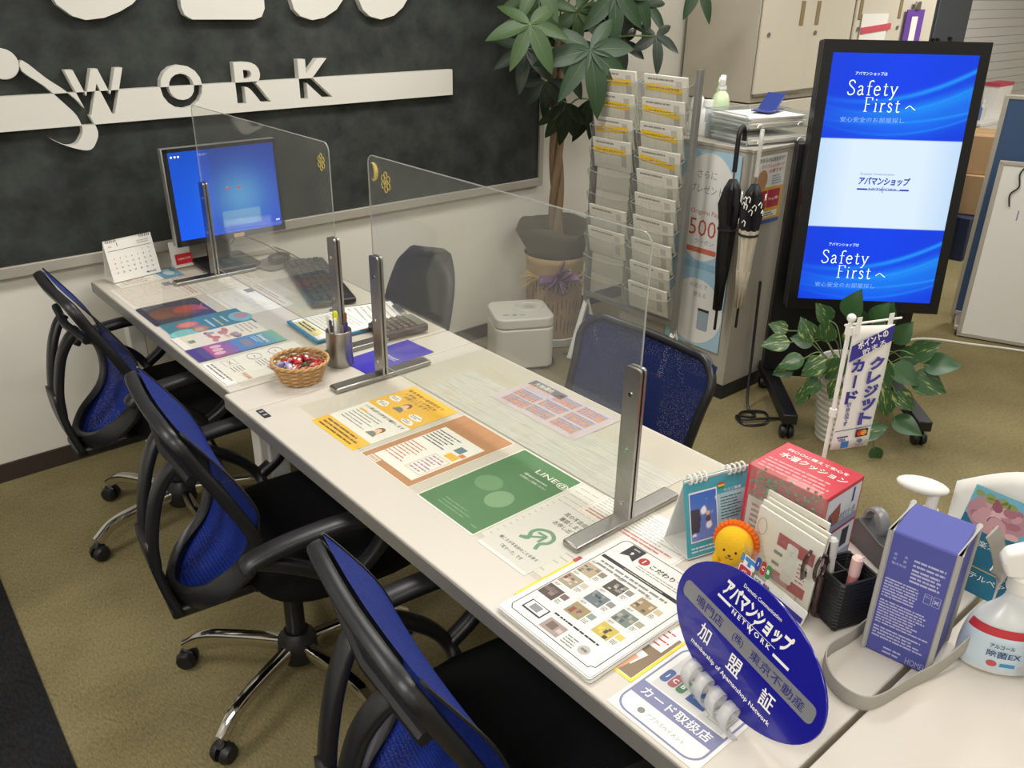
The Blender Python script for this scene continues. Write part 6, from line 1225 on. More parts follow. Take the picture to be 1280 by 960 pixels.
for c, r, x0, zc in PIECES:
    if (c, r) in empty: continue
    yel = (c, r) in ((0, 0), (0, 1), (0, 2), (0, 3), (1, 0), (1, 1), (1, 2), (1, 3))
    loc = Matrix.Translation((2.10, -0.77, 0)) @ Matrix.Rotation(R90, 4, 'Z') @ Vector((x0+0.0, -0.014, zc+0.004))
    o = thing('leaflet', '%s leaflet in the %s pocket of the %s rack column' % ('yellow striped floor plan' if yel else 'grey floor plan', nm[r], 'left' if c == 0 else 'right'), 'leaflet', loc, 0, PGR, rot=(0.20, 0, R90))
    o.rotation_euler = Euler((0.20, 0, 0)).to_matrix().to_4x4().to_euler(); o.rotation_euler = (Matrix.Rotation(R90, 4, 'Z') @ Matrix.Rotation(0.20, 4, 'X')).to_euler()
    hh = 0.128+rnd.uniform(-0.006, 0.006); q = MB(); q.box((0, 0, hh/2), (0.222, 0.010, hh), mat('leaflet_paper', '#d6d1c4', 0.6)); q.build('paper_stack', o, bevel=0.001)  # paper tinted down, the shade in the rack put into its colour
    q = MB(); q.M = Matrix.Translation((0, -0.0054, 0)) @ Matrix.Rotation(PI/2, 4, 'X')
    q.lines(-0.09, hh-0.022, 0.05, hh-0.010, 1, GR, 0, seed=r*2+c, fill=0.6); q.rect(0.055, hh-0.045, 0.085, hh-0.016, 0, LGR)
    q.frame(-0.075, 0.02, 0.04, hh-0.032, 0.0016, 0, LGR); q.rect(-0.03, 0.02, -0.028, hh-0.032, 0, LGR); q.rect(0.055, 0.02, 0.085, hh-0.06, 0, ink('#b5b0a6'))
    if yel:
        s = rnd.uniform(-0.01, 0.012); q.add([(-0.105, hh-0.062-s, .0004), (0.085, hh-0.064+s, .0004), (0.085, hh-0.038+s, .0004), (-0.105, hh-0.036-s, .0004)], [(0, 1, 2, 3)], ink('#e8be2e')); q.text('リバーサイドハイツ 1-5', -0.012, hh-0.049, 0.013, .0007, ink('#5a4410'), 0.02, w=0.16)
    q.build('leaflet_print', o, smooth=0)
# money tree
PX, PY = 2.14, -0.235
t = thing('potted_tree', 'money tree with braided trunk and broad palmate leaves in a paper wrapped pot', 'plant', (PX, PY, 0))
MB().lathe([(0.125, 0.0), (0.15, 0.006), (0.165, 0.05), (0.158, 0.052), (0.145, 0.016), (0.0, 0.014)], M_WHITE, 36, caps=False).build('saucer', t, smooth=40)
M_WRAP = mat('brown_wrap_paper', '#a58a62', 0.8, noise=0.12, scale=20); M_WRAP2 = mat('dark_wrap_paper', '#453f30', 0.8, noise=0.15, scale=20)
MB().lathe([(0.122, 0.016), (0.125, 0.05), (0.142, 0.24), (0.140, 0.36), (0.146, 0.43), (0.158, 0.465)], M_WRAP, 40, caps=False).build('paper_wrap', t, smooth=60, solid=0.002)
q = MB(); rnd = random.Random(6)
for k in range(40):
    a = 2*PI*k/40; r = 0.1445
    for s in range(3):
        z0 = 0.06+s*0.11+rnd.uniform(0, .04); l = rnd.uniform(0.03, 0.08); w = 0.004/r
        def rr(z): return 0.1265+0.0195*min(1, (z-0.05)/0.2)
        q.add([((rr(z)+.0015)*math.cos(b), (rr(z)+.0015)*math.sin(b), z) for z, b in ((z0, a-w*0.5), (z0, a+w*0.5), (z0+l, a+w*0.5), (z0+l, a-w*0.5))], [(0, 1, 2, 3)], ink('#6a5236'))
q.build('wrap_print', t, smooth=0)
n = 40; vs = []
for i, (r, z) in enumerate(((0.135, 0.44), (0.150, 0.50), (0.170, 0.56), (0.182, 0.61))):
    for k in range(n): a = 2*PI*k/n+0.5; sq = 1/max(abs(math.cos(a-0.5)), abs(math.sin(a-0.5))); rr = r*(1+(sq-1)*0.55*i/3); vs.append((rr*math.cos(a), rr*math.sin(a), z+0.012*math.sin(4*(a-0.5)+PI/2)*i/3))
q = MB(); q.add(vs, [(i*n+k, i*n+(k+1) % n, (i+1)*n+(k+1) % n, (i+1)*n+k) for i in range(3) for k in range(n)], M_WRAP2); q.build('flared_wrap', t, smooth=30, solid=0.002)
MB().lathe([(0.0, 0.475), (0.14, 0.475)], mat('soil', '#3a3026', 0.95), 24, caps=False).build('soil', t)
M_BOW = mat('mauve_ribbon', '#80607a', 0.4); q = MB(); rnd = random.Random(3)
dirv = Vector((-0.69, -0.72, 0)); side = Vector((0.72, -0.69, 0))
for k in range(15):
    a = rnd.uniform(0, 2*PI); R = rnd.uniform(0.04, 0.105); c0 = Vector((0, 0, 0.375))+dirv*0.155+side*0.02
    tipv = side*math.cos(a)*R+Vector((0, 0, math.sin(a)*R*0.8))+dirv*rnd.uniform(0.01, 0.05); nrm = dirv
    lp = smooth([c0, c0+tipv*0.6+dirv*0.02, c0+tipv*1.1+dirv*0.02, c0+tipv*0.8-dirv*0.0, c0], 4); q.tube(lp, 0.018, M_BOW, 6, ref=tuple(side.cross(tipv.normalized())+Vector((0.01, 0, 0.02))), flat=(1, 0.12))
q.build('ribbon_bow', t, smooth=60)
q = MB(); q.tube([(0.1445*math.cos(a), 0.1445*math.sin(a), 0.365+0.004*math.sin(5*a)) for a in np.linspace(0, 2*PI, 41)[:-1]], 0.008, mat('raffia', '#b59a66', 0.8), 6, closed=True)
for s in (-1, 1):
    for k in range(13):
        b0 = dirv*0.13+side*(s*0.075)+Vector((0, 0, 0.365)); e = b0+side*s*rnd.uniform(0.05, 0.10)+Vector((0, 0, rnd.uniform(-0.06, 0.03)))+dirv*rnd.uniform(0.0, 0.05); q.tube([b0, b0.lerp(e, 0.5)+Vector((0, 0, 0.01)), e], 0.0022, mat('raffia', '#b59a66', 0.8), 4)
q.build('raffia_tie', t)
M_TRK = mat('tree_bark', '#77624a', 0.85, noise=0.35, scale=30, bump=0.6, stretch=(1, 1, 0.25))
for s in range(3):
    pts = []
    for k in range(41):
        z = 0.46+k*0.026; a = s*2*PI/3+z*7.0; pts.append((0.020*math.cos(a)-0.035*(z-0.46), 0.020*math.sin(a), z))
    MB().tube(pts, [0.021-0.006*k/40 for k in range(41)], M_TRK, 8).build('trunk', t, smooth=60)
M_LEAF = [mat('leaf_green', '#243d22', 0.5, noise=0.18, scale=14), mat('leaf_light', '#344d24', 0.52, noise=0.15, scale=14), mat('leaf_dark', '#182817', 0.45, noise=0.15, scale=14)]
M_RIB = mat('leaf_rib', '#8ba064', 0.5)
def leaflet_mesh(L, W, m):
    q = MB(); n = 10; vs = []
    for i in range(n+1):
        u = i/n; w = W*(math.sin(PI*u**0.85)**0.8)*(1 if u < 0.8 else 1)*0.5 if 0 < u < 1 else 0.0005
        z = -0.20*L*u*u
        vs += [(u*L, -w, z+w*0.30), (u*L, 0, z), (u*L, w, z+w*0.30)]
    fs = []
    for i in range(n): a = i*3; fs += [(a, a+3, a+4, a+1), (a+1, a+4, a+5, a+2)]
    q.add(vs, fs, m); q.add([(v[0], v[1]+d, v[2]+0.0008) for i, v in enumerate(vs) if i % 3 == 1 for d in (-0.0016*(1-i/33), 0.0016*(1-i/33))], [(2*i, 2*i+1, 2*i+3, 2*i+2) for i in range(n)], M_RIB)
    me_o = q.build('leaflet', smooth=60); me = me_o.data; bpy.data.objects.remove(me_o); return me
LEAFM = {(m, k): leaflet_mesh(1.0, w, M_LEAF[m]) for m in range(3) for k, w in ((0, 0.31), (1, 0.36))}
def camdir(v): return (Vector((-0.7451, -3.2274, 1.6905))-v).normalized()
def palm(hub, size, m, axis, nl=6, spread=1.0, roll=0.0, start=None):
    """a compound leaf: hub position (local), the direction its upper face looks to, number of leaflets"""
    hub = Vector(hub); ax = Vector(axis).normalized()
    st = Vector(start) if start else Vector((-0.035*(hub.z-0.46) if hub.z < 1.5 else -0.036, 0, min(hub.z, 1.46)-0.10))
    q = MB(); mid = st.lerp(hub, 0.55)+Vector((0, 0, 0.04)); q.tube(smooth([st-hub, mid-hub, Vector((0, 0, 0))], 5), 0.0038, mat('petiole_green', '#5f7a42', 0.5), 6)
    pet = q.build('leaf_stalk', t, loc=hub, smooth=60)
    e1 = ax.orthogonal().normalized(); down = Vector((0, 0, -1)); dn = (down-ax*down.dot(ax)); e1 = dn.normalized() if dn.length > 0.05 else e1; e2 = ax.cross(e1)
    for k in range(nl):
        a = roll+(k-(nl-1)/2)*(2*PI*0.86*spread/nl); d = e1*math.cos(a)+e2*math.sin(a); s = size*(1.0-0.22*abs(k-(nl-1)/2)/((nl-1)/2))*rnd.uniform(0.93, 1.06)
        d = (d-ax*0.10).normalized(); yv = ax.cross(d).normalized(); zv = d.cross(yv)
        o = bpy.data.objects.new('leaflet', LEAFM[(m, k % 2)]); COL.objects.link(o); o.parent = pet
        Mx = Matrix((d, yv, zv)).transposed().to_4x4() @ Matrix.Rotation(rnd.uniform(-.15, .15), 4, 'X') @ Matrix.Diagonal((s, s, s, 1)); o.matrix_local = Mx
rnd = random.Random(14)
palm((-0.40, -0.215, 1.534), 0.215, 1, (-0.45, -0.75, 0.50), 6)
palm((-0.147, -0.315, 1.435), 0.275, 0, (-0.45, -0.80, 0.42), 7, roll=0.15)
palm((0.091, -0.215, 1.655), 0.22, 0, (-0.40, -0.80, 0.35), 5, 0.7, start=(-0.03, 0, 1.5))
palm((0.40, -0.20, 1.47), 0.17, 2, (-0.35, -0.75, 0.50), 5)
palm((0.40, -0.12, 1.60), 0.20, 0, (-0.2, -0.85, 0.3), 5, 0.8, start=(-0.03, 0, 1.5))
palm((-0.102, -0.135, 1.200), 0.215, 2, (-0.50, -0.85, -0.10), 5, 0.38)
palm((0.0, -0.02, 1.36), 0.20, 2, (-0.55, -0.65, 0.45), 6)  # rear cluster uses the dark green, its shade painted into the leaves
palm((-0.20, -0.05, 1.63), 0.21, 1, (-0.5, -0.65, 0.4), 6, start=(-0.03, 0, 1.5))
palm((0.015, -0.065, 1.575), 0.22, 1, (-0.35, -0.80, 0.4), 6, roll=0.4, start=(-0.03, 0, 1.5))
palm((0.09, -0.10, 1.20), 0.23, 2, (-0.30, -0.95, -0.05), 4, 0.32)
palm((-0.02, 0.0, 1.49), 0.20, 0, (-0.5, -0.7, 0.4), 6, roll=-0.3)
palm((0.24, -0.02, 1.53), 0.19, 0, (-0.3, -0.75, 0.5), 6)
palm((0.26, -0.12, 1.62), 0.19, 2, (-0.35, -0.8, 0.3), 5, start=(-0.03, 0, 1.5))
palm((-0.25, -0.02, 1.55), 0.19, 1, (-0.5, -0.6, 0.55), 5, start=(-0.03, 0, 1.46))
palm((0.60, -0.255, 1.70), 0.20, 0, (-0.35, -0.8, 0.35), 4, 0.6, start=(-0.03, 0, 1.5))
for hx_, hy_, hz_ in ((-0.1, -0.1, 1.85), (0.2, 0.0, 1.9), (0.05, -0.2, 2.0), (0.35, -0.05, 1.82)): palm((hx_, hy_, hz_), 0.21, 0, (-0.3, -0.5, 0.8), 6, start=(-0.03, 0, 1.5))
palm((-0.30, -0.08, 1.43), 0.19, 2, (-0.5, -0.65, 0.45), 6, roll=0.3)
palm((-0.12, -0.02, 1.28), 0.17, 2, (-0.6, -0.7, 0.2), 5, 0.7)
palm((0.12, -0.10, 1.42), 0.21, 0, (-0.35, -0.85, 0.3), 6, roll=0.5)
palm((0.30, -0.08, 1.44), 0.18, 2, (-0.3, -0.8, 0.4), 5)
palm((-0.30, -0.15, 1.70), 0.20, 1, (-0.5, -0.6, 0.5), 6, start=(-0.03, 0, 1.5))
palm((0.20, -0.22, 1.68), 0.21, 0, (-0.4, -0.8, 0.3), 6, start=(-0.03, 0, 1.5))
# humidifier
t = thing('humidifier', 'white rounded humidifier on the carpet beside the wrapped pot', 'appliance', (1.805, -0.355, 0), math.radians(-28))
M_HUM = mat('humidifier_white', '#d6d3c9', 0.4)
q = MB(); q.rbox((0, 0, 0.115), (0.285, 0.265, 0.20), M_HUM, 0.05, 6); q.build('lower_body', t, bevel=0.008)
q = MB(); q.rbox((0, 0, 0.243), (0.285, 0.265, 0.052), M_HUM, 0.05, 6); q.build('lid', t, bevel=0.009, segs=3)
MB().box((0, 0, 0.008), (0.24, 0.22, 0.016), mat('dark_foot', '#3c3c3e', 0.5)).build('foot', t); q = MB(); q.tube([(0.05+0.065*math.cos(a), 0.03+0.055*math.sin(a), 0.270) for a in np.linspace(0, 2*PI, 25)[:-1]], 0.004, M_HUM, 6, closed=True); q.disc(0.05, 0.03, 0.03, 0.024, 0.2700, mat('vent_grey', '#bfbcb3', 0.4)); q.build('vent_ring', t)
q = MB(); q.rect(-0.10, -0.075, -0.07, -0.062, 0.2695, GR); q.rect(-0.055, -0.08, -0.035, -0.07, 0.2695, DK); q.rect(-0.02, -0.085, 0.005, -0.075, 0.2695, GR); q.build('buttons', t, smooth=0); MB().box((0.1435, -0.09, 0.035), (0.004, 0.05, 0.035), mat('dark_foot', '#3c3c3e', 0.5)).build('socket', t)
q = MB(); q.tube(smooth([(2.02, -0.44, 0.008), (2.12, -0.50, 0.006), (2.20, -0.56, 0.006), (2.24, -0.66, 0.006)], 5), 0.004, M_BLACK, 6); q.box((2.16, -0.525, 0.014), (0.05, 0.03, 0.024), M_BLACK, rot=(0, 0, -0.6)); q.build('power_cable', label='black power cable with plug on the carpet by the plant saucer', cat='cable')
# pothos in a ribbed pot
QX, QY = 2.325, -1.775
t = thing('potted_pothos', 'variegated pothos in a white ribbed pot between the signage feet', 'plant', (QX, QY, 0))
q = MB(); pr = []
for i in range(61):
    u = i/60; pr.append((0.092+0.045*u+0.0030*math.sin(u*2*PI*13), 0.33*u))
pr += [(0.134, 0.336), (0.127, 0.334), (0.12, 0.30)]
q.lathe(pr, mat('ribbed_pot_white', '#d9d6cc', 0.45), 40, caps=False); q.build('pot', t, smooth=60); MB().lathe([(0.0, 0.305), (0.121, 0.305)], mat('soil', '#3a3026', 0.95), 20, caps=False).build('soil', t)
def pothos_mat(name, seed, w):
    m = bpy.data.materials.new(name); m.use_nodes = True; nt = m.node_tree; p = nt.nodes['Principled BSDF']; p.inputs['Roughness'].default_value = 0.35
    tc = nt.nodes.new('ShaderNodeTexCoord'); mp = nt.nodes.new('ShaderNodeMapping'); mp.inputs['Scale'].default_value = (1.2, 6, 1); mp.inputs['Location'].default_value = (seed, seed*2, 0); n = nt.nodes.new('ShaderNodeTexNoise'); n.inputs['Scale'].default_value = 2.2; n.inputs['Detail'].default_value = 4
    r = nt.nodes.new('ShaderNodeValToRGB'); r.color_ramp.elements[0].position = w; r.color_ramp.elements[1].position = w+0.10; r.color_ramp.elements[0].color = lin('#33562f'); r.color_ramp.elements[1].color = lin('#a5ac62')
    nt.links.new(tc.outputs['Object'], mp.inputs[0]); nt.links.new(mp.outputs[0], n.inputs['Vector']); nt.links.new(n.outputs['Fac'], r.inputs[0]); nt.links.new(r.outputs[0], p.inputs['Base Color']); return m
PM = [pothos_mat('pothos_a', 1.0, 0.60), pothos_mat('pothos_b', 3.0, 0.54), pothos_mat('pothos_c', 5.0, 0.70)]
def heart(m):
    q = MB(); n = 12; vs = []
    for i in range(n+1):
        u = i/n; w = 0.5*(0.82*math.sin(PI*min(1, u**0.62))+0.05*(1-u))*(1 if u < 1 else 0)+0.0005; back = -0.12*(1-u)**6
        z = -0.22*u*u; vs += [(u+back*1.0, -w, z+0.18*w), (u*1.0+0.02*(1-u), -w*0.5, z+0.03*w), (u*1.0+0.06*(1-u), 0, z-0.02), (u+0.02*(1-u), w*0.5, z+0.03*w), (u+back, w, z+0.18*w)]
    fs = []
    for i in range(n):
        a = i*5
        for k in range(4): fs.append((a+k, a+5+k, a+6+k, a+1+k))
    q.add(vs, fs, m); o = q.build('leaf', smooth=70); me = o.data; bpy.data.objects.remove(o); return me
HM = [heart(m) for m in PM]
# leaf attach points (right, up, towards the viewer) measured on the plant, size and droop
NV = Vector((-0.905, -0.425, 0)); RV = Vector((0.425, -0.905, 0))
PL = [(-0.06, 0.62, 0.02, 0.15, 80, 2), (0.05, 0.60, 0.0, 0.13, 70, 2), (-0.20, 0.50, 0.05, 0.13, 120, 1), (-0.30, 0.47, 0.06, 0.14, 185, 1), (-0.13, 0.52, 0.08, 0.13, 100, 0), (-0.02, 0.52, 0.08, 0.13, 95, 1), (0.07, 0.52, 0.06, 0.13, 60, 0), (0.15, 0.54, 0.02, 0.13, 60, 2), (0.24, 0.50, 0.04, 0.14, 45, 0), (0.30, 0.47, 0.05, 0.16, 20, 2), (0.26, 0.42, 0.08, 0.17, -15, 0), (-0.22, 0.42, 0.10, 0.13, 200, 0), (-0.26, 0.37, 0.08, 0.11, 210, 0), (-0.12, 0.44, 0.13, 0.14, 215, 1), (-0.05, 0.46, 0.14, 0.13, 240, 0), (0.03, 0.45, 0.14, 0.13, -80, 1), (0.10, 0.46, 0.12, 0.14, -50, 0), (0.17, 0.46, 0.10, 0.15, -25, 2), (-0.13, 0.36, 0.15, 0.11, 230, 0), (-0.17, 0.30, 0.13, 0.10, 240, 1), (-0.04, 0.38, 0.17, 0.11, 250, 1), (0.15, 0.36, 0.14, 0.14, -70, 1), (0.20, 0.35, 0.12, 0.13, -30, 1), (0.22, 0.22, 0.10, 0.15, -8, 2), (0.09, 0.16, 0.15, 0.14, 30, 0), (0.16, 0.08, 0.12, 0.09, -60, 2), (-0.32, 0.50, 0.0, 0.10, 160, 1), (0.0, 0.56, -0.05, 0.12, 110, 2), (0.10, 0.58, -0.06, 0.12, 85, 2), (-0.14, 0.56, -0.05, 0.12, 130, 0), (0.20, 0.44, -0.05, 0.13, 30, 2), (-0.20, 0.44, -0.06, 0.12, 170, 2)]
rnd = random.Random(4)
for i, (r_, u_, f_, s_, ang, mi) in enumerate(PL):
    p = RV*r_*0.86+NV*f_+Vector((0, 0, (u_-0.06)*0.92+0.02)); s_ *= 0.74
    a = math.radians(ang); d = RV*math.cos(a)+Vector((0, 0, 1))*math.sin(a)+NV*rnd.uniform(0.0, 0.35); d.normalize(); up = (NV*0.75+Vector((0, 0, 0.6))); yv = up.cross(d).normalized(); zv = d.cross(yv)
    q = MB(); s0 = Vector((RV*r_*0.25+NV*f_*0.3))+Vector((0, 0, 0.31)); q.tube(smooth([s0-p, (s0-p)*0.45+Vector((0, 0, 0.05)), Vector((0, 0, 0))], 5), 0.0025, mat('pothos_stem', '#6a8046', 0.5), 5); st = q.build('leaf_stem', t, loc=p)
    o = bpy.data.objects.new('leaf', HM[mi]); COL.objects.link(o); o.parent = st; o.matrix_local = Matrix((d, yv, zv)).transposed().to_4x4() @ Matrix.Rotation(rnd.uniform(-.35, .35), 4, 'X') @ Matrix.Diagonal((s_, s_, s_, 1))
# cables on the floor
q = MB(); q.tube(smooth([(2.33, -1.30, 0.55), (2.30, -1.33, 0.25), (2.24, -1.38, 0.03), (2.20, -1.45, 0.006), (2.14, -1.40, 0.006), (2.10, -1.47, 0.006), (2.18, -1.52, 0.006), (2.26, -1.46, 0.008), (2.18, -1.40, 0.012), (2.12, -1.44, 0.014), (2.2, -1.50, 0.014), (2.30, -1.55, 0.006)], 7), 0.006, M_BLACK, 6); q.build('power_cable', label='black cable hanging down and coiled by the cabinet plinth', cat='cable')
q = MB(); q.tube(smooth([(2.75, -1.50, 0.10), (2.95, -1.45, 0.03), (3.3, -1.44, 0.006), (3.64, -1.47, 0.005), (3.80, -1.70, 0.005), (3.92, -1.92, 0.005), (4.0, -2.2, 0.005)], 7), 0.006, M_WHITE, 6); q.build('extension_cord', label='white cord running over the carpet towards the leaning whiteboard', cat='cord')
# lockers along the back wall
M_GAP = mat('locker_gap', '#6f6a60', 0.6)
def locker(lab, x0, x1, door_label):
    t = thing('steel_locker', lab, 'locker', ((x0+x1)/2, -0.265, 0)); w = x1-x0
    MB().box((0, 0, 0.56), (w, 0.47, 1.115), M_BEIGE2).build('base_cabinet', t, bevel=0.003); MB().box((0, 0.005, 1.70), (w, 0.46, 1.15), M_BEIGE).build('upper_case', t, bevel=0.003)
    return t, w
t, w = locker('beige steel locker with sliding doors against the back wall', 3.265, 4.165, '')
for cx, y in ((-0.225, -0.236), (0.22, -0.230)):
    d = MB().box((cx, y, 1.72), (0.445, 0.012, 1.10), M_BEIGE2).build('sliding_door', t, bevel=0.003); MB().box((cx+(0.10 if cx > 0 else 0.30)-0.17 if cx < 0 else cx-0.155, y-0.007, 1.56), (0.035, 0.006, 0.12), mat('handle_brown', '#8d7a58', 0.4)).build('handle', d, bevel=0.002); MB().cyl((cx-0.155, y-0.012, 1.46), (cx-0.155, y-0.004, 1.46), 0.012, M_STEEL, 10).build('lock', d)
MB().box((0, -0.245, 1.165), (0.90, 0.01, 0.012), M_GAP).build('door_rail', t)
t, w = locker('beige steel locker carrying the purple clipboard, next to the dark recess', 4.170, 5.150, '')
for cx, y in ((-0.245, -0.236), (0.245, -0.230)):
    d = MB().box((cx, y, 1.72), (0.485, 0.012, 1.10), M_BEIGE2).build('sliding_door', t, bevel=0.003); MB().box((0.03 if cx > 0 else cx-0.2, y-0.007, 1.58), (0.035, 0.006, 0.12), mat('handle_brown', '#8d7a58', 0.4)).build('handle', d, bevel=0.002); MB().cyl((0.03 if cx > 0 else cx-0.2, y-0.012, 1.47), (0.03 if cx > 0 else cx-0.2, y-0.004, 1.47), 0.012, M_STEEL, 10).build('lock', d)
t = thing('wall_calendar', 'white sheet calendar held by a red bar on the locker door', 'calendar', (4.385, -0.5145, 1.37))
MB().box((0, 0, 0), (0.30, 0.003, 0.36), M_PAPER).build('sheet', t); MB().box((0.02, -0.004, 0.10), (0.34, 0.005, 0.035), ink('#cf5664'), rot=(0, -0.06, 0)).build('red_bar', t)
q = MB(); q.M = Matrix.Translation((0, -0.0022, 0)) @ Matrix.Rotation(PI/2, 4, 'X'); q.lines(-0.12, -0.12, 0.06, 0.04, 5, GR, 0, seed=3, fill=0.35); q.build('sheet_print', t, smooth=0)
t = thing('clipboard', 'purple clipboard hanging on the locker door by a clip', 'clipboard', (4.86, -0.518, 1.42))
MB().box((0, 0, 0), (0.22, 0.008, 0.30), mat('clipboard_purple', '#6a3fa0', 0.4)).build('board', t, bevel=0.002); MB().box((0, -0.006, 0.17), (0.06, 0.014, 0.05), M_STEEL).build('clip', t, bevel=0.004); MB().box((-0.01, -0.006, 0.03), (0.075, 0.002, 0.16), M_PAPER).build('paper_slip', t)
# dark cupboard and the black things on it
t = thing('dark_cupboard', 'dark grey cupboard in the recess beside the lockers', 'cupboard', (5.72, -0.24, 0)); MDK = mat('cupboard_dark', '#3b3f44', 0.5)
MB().box((0, 0, 0.62), (1.08, 0.42, 1.24), MDK).build('lower_body', t, bevel=0.004); MB().box((0, 0.10, 1.80), (1.08, 0.22, 1.10), MDK).build('upper_body', t, bevel=0.004); MB().box((0.0, -0.015, 1.80), (0.012, 0.01, 1.08), mat('cupboard_line', '#5a6066', 0.5)).build('door_gap', t)
t = thing('cable_bundle', 'bundle of black cables and adapters on the dark cupboard', 'cables', (5.55, -0.34, 1.2405)); rnd = random.Random(12)
for k in range(7):
    q = MB(); c0 = Vector((rnd.uniform(-.12, .22), rnd.uniform(-.04, .04), 0.05+rnd.uniform(0, .05))); q.tube([c0+Vector(((0.07+0.01*math.sin(3*a))*math.cos(a), 0.03*math.sin(a*2), 0.045*math.sin(a))) for a in np.linspace(0, 2*PI, 17)[:-1]], 0.010, M_BLACK, 6, closed=True); q.build('cable_loop', t)
MB().box((-0.10, -0.02, 0.04), (0.14, 0.08, 0.08), M_BLACK).build('adapter', t, bevel=0.01)
# whiteboard on the back wall
t = thing('ruled_whiteboard', 'large white planning board with ruled lines on the far wall', 'whiteboard', (7.40, -0.045, 1.25))
MB().box((0, 0, 0), (2.2, 0.03, 1.75), mat('whiteboard_face', '#d5d4d0', 0.25)).build('board', t, bevel=0.003)
q = MB(); q.M = Matrix.Translation((0, -0.0156, 0)) @ Matrix.Rotation(PI/2, 4, 'X')
for k in range(24): q.rect(-1.08, -0.8+k*0.068, 1.08, -0.796+k*0.068, 0, GR)
q.rect(-0.82, -0.85, -0.814, 0.85, 0, GR); q.lines(-1.05, -0.2, -0.85, 0.8, 14, ink('#7a7a80'), .0004, seed=3, fill=0.35); q.frame(-0.99, 0.02, -0.86, 0.09, 0.014, .0008, RED); q.build('ruled_lines', t, smooth=0)
for s, l in ((-1.105, 0), (1.105, 0)): MB().box((s, -0.004, 0), (0.02, 0.04, 1.78), M_ALU).build('frame_rail', t)
t = thing('marker_shelf', 'white shelf with a red label in front of the planning board', 'shelf', (6.72, -0.30, 0.745)); MB().box((0, 0, 0.0), (0.7, 0.34, 0.02), M_WHITE).build('shelf_board', t); MB().box((0, -0.16, -0.04), (0.7, 0.012, 0.07), M_WHITE).build('front_lip', t); MB().box((0.10, -0.167, -0.04), (0.16, 0.002, 0.045), RED).build('red_label', t)
for x in (-0.32, 0.32): MB().box((x, 0, -0.38), (0.03, 0.30, 0.73), M_LEG).build('shelf_leg', t)
t = thing('paper_bag', 'white paper bag with a red top edge on the marker shelf', 'bag', (6.93, -0.32, 0.7555)); MB().box((0, 0, 0.12), (0.22, 0.10, 0.24), M_PAPER, taper=1.15).build('bag_body', t); MB().box((0, 0, 0.25), (0.27, 0.12, 0.025), ink('#c8485a')).build('red_edge', t)
for k, (x, c) in enumerate(((6.50, '#c8b070'), (6.58, '#5a6a9a'), (6.65, '#c9c9c4'))):
    t = thing('glue_bottle', '%s bottle on the marker shelf' % ('yellow', 'blue', 'white')[k], 'bottle', (x, -0.34, 0.7555)); MB().lathe([(0.03, 0), (0.03, 0.09), (0.014, 0.11), (0.012, 0.13)], mat('glue_'+c[1:], c, 0.4), 14).build('bottle', t); MB().cyl((0, 0, 0.128), (0, 0, 0.15), 0.012, M_WHITE, 10).build('cap', t)
# boxes behind the display
M_CB = mat('cardboard', '#a98a64', 0.85, noise=0.1, scale=12)
def carton(lab, x, y, z, w, d, h, rz):
    t = thing('cardboard_box', lab, 'box', (x, y, z), rz, 'cardboard boxes behind the display'); MB().box((0, 0, h/2), (w, d, h), M_CB).build('carton', t, bevel=0.004); MB().box((0, 0, h+0.0015), (0.05, d, 0.002), mat('packing_tape', '#b89a6c', 0.35)).build('tape', t); MB().box((0.08, -d/2-0.001, h*0.72), (0.09, 0.002, 0.06), M_PAPER).build('label', t); return t
carton('lower cardboard box behind the display, under the other', 5.55, -0.76, 0.30, 0.46, 0.36, 0.26, 0.3); carton('upper cardboard box with a white label behind the display', 5.56, -0.77, 0.562, 0.40, 0.32, 0.25, 0.45)
t = thing('navy_cart', 'navy crate with white cable reels under the cardboard boxes', 'crate', (5.58, -0.75, 0)); MB().box((0, 0, 0.148), (0.62, 0.46, 0.295), mat('crate_navy', '#222a44', 0.6)).build('crate_body', t, bevel=0.006)
for k in range(3):
    q = MB(); q.tube([(-0.315, 0.02-0.11+0.11*k+0.05*math.cos(a)*0.8, 0.15+0.045*math.sin(a)) for a in np.linspace(0, 2*PI, 17)[:-1]], 0.008, M_WHITE, 6, closed=True); q.build('cable_reel', t)
    q = MB(); q.tube([(-0.18+0.18*k+0.05*math.cos(a), -0.236, 0.16+0.05*math.sin(a)) for a in np.linspace(0, 2*PI, 17)[:-1]], 0.008, M_WHITE, 6, closed=True); q.build('cable_reel', t)
t = thing('navy_sack', 'navy fabric sack slumped beside the cardboard boxes', 'sack', (5.13, -0.79, 0.0)); q = MB(); q.lathe([(0.10, 0.0), (0.13, 0.05), (0.13, 0.35), (0.10, 0.62), (0.05, 0.74), (0.07, 0.80)], mat('sack_navy', '#1f2a5c', 0.8), 18, sx=0.8, sy=1.0); q.build('sack_body', t, smooth=60); MB().lathe([(0.056, 0.72), (0.060, 0.735), (0.056, 0.75)], M_BLACK, 18, sx=0.8).build('sack_tie', t)
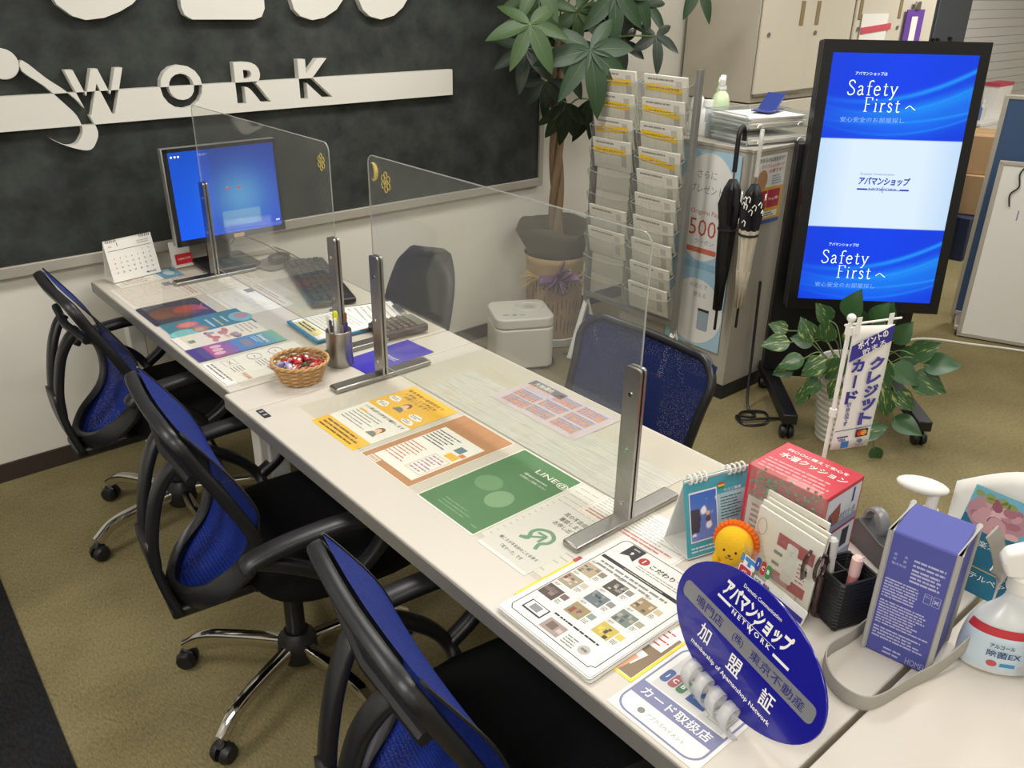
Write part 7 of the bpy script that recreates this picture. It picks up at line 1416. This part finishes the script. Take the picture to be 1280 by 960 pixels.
# blue partition screen and leaning whiteboard
DP = Vector((0.114, -0.29, 0)).normalized(); rz = math.atan2(DP.y, DP.x)
t = thing('partition_screen', 'blue fabric partition screen with silver frame on the right', 'screen', (4.03+DP.x*0.6, -1.46+DP.y*0.6, 0), rz)
MB().box((0, 0, 0.64), (1.17, 0.022, 1.12), mat('partition_blue', '#3d5578', 0.85, bump=0.2, scale=300)).build('fabric_panel', t)
for x in (-0.592, 0.592): MB().box((x, 0, 0.63), (0.022, 0.032, 1.17), M_ALU).build('frame_post', t, bevel=0.004)
for z in (0.07, 1.207): MB().box((0, 0, z), (1.17, 0.032, 0.022), M_ALU).build('frame_rail', t, bevel=0.004)
for x in (-0.55, 0.55):
    ft = MB().box((x, 0, 0.045), (0.05, 0.40, 0.03), M_ALU).build('foot', t, bevel=0.008)
    for y in (-0.18, 0.18): MB().cyl((x-0.012, y, 0.018), (x+0.012, y, 0.018), 0.018, M_BLACK, 12).build('caster', ft)
t = thing('leaning_whiteboard', 'plain whiteboard with an aluminium frame leaning on the blue screen', 'whiteboard', (3.86+DP.x*0.62, -1.575+DP.y*0.62, 0.004), rz)
LW = Matrix.Rotation(-0.075, 4, 'X')
q = MB(); q.M = LW; q.box((0, 0, 0.46), (1.20, 0.012, 0.89), mat('whiteboard_plain', '#e4e2dc', 0.3)); q.build('board', t)
for c, s in (((0, 0, 0.012), (1.24, 0.022, 0.022)), ((0, 0, 0.908), (1.24, 0.022, 0.022)), ((-0.61, 0, 0.46), (0.022, 0.022, 0.90)), ((0.61, 0, 0.46), (0.022, 0.022, 0.90))):
    q = MB(); q.M = LW; q.box(c, s, M_ALU); q.build('frame_rail', t, bevel=0.003)
q = MB(); q.M = LW; q.tube(smooth([(-0.50, -0.012, 0.905), (-0.52, -0.014, 0.86), (-0.51, -0.014, 0.80), (-0.54, -0.014, 0.76), (-0.53, -0.014, 0.70)], 5), 0.004, M_BLACK, 5); q.build('hanging_cord', t)
q = MB(); q.M = LW @ Matrix.Translation((0, -0.0065, 0)) @ Matrix.Rotation(PI/2, 4, 'X'); q.text('11/2', -0.43, 0.66, 0.05, 0, ink('#7a86b0'), -0.01); q.build('marker_writing', t, smooth=0)
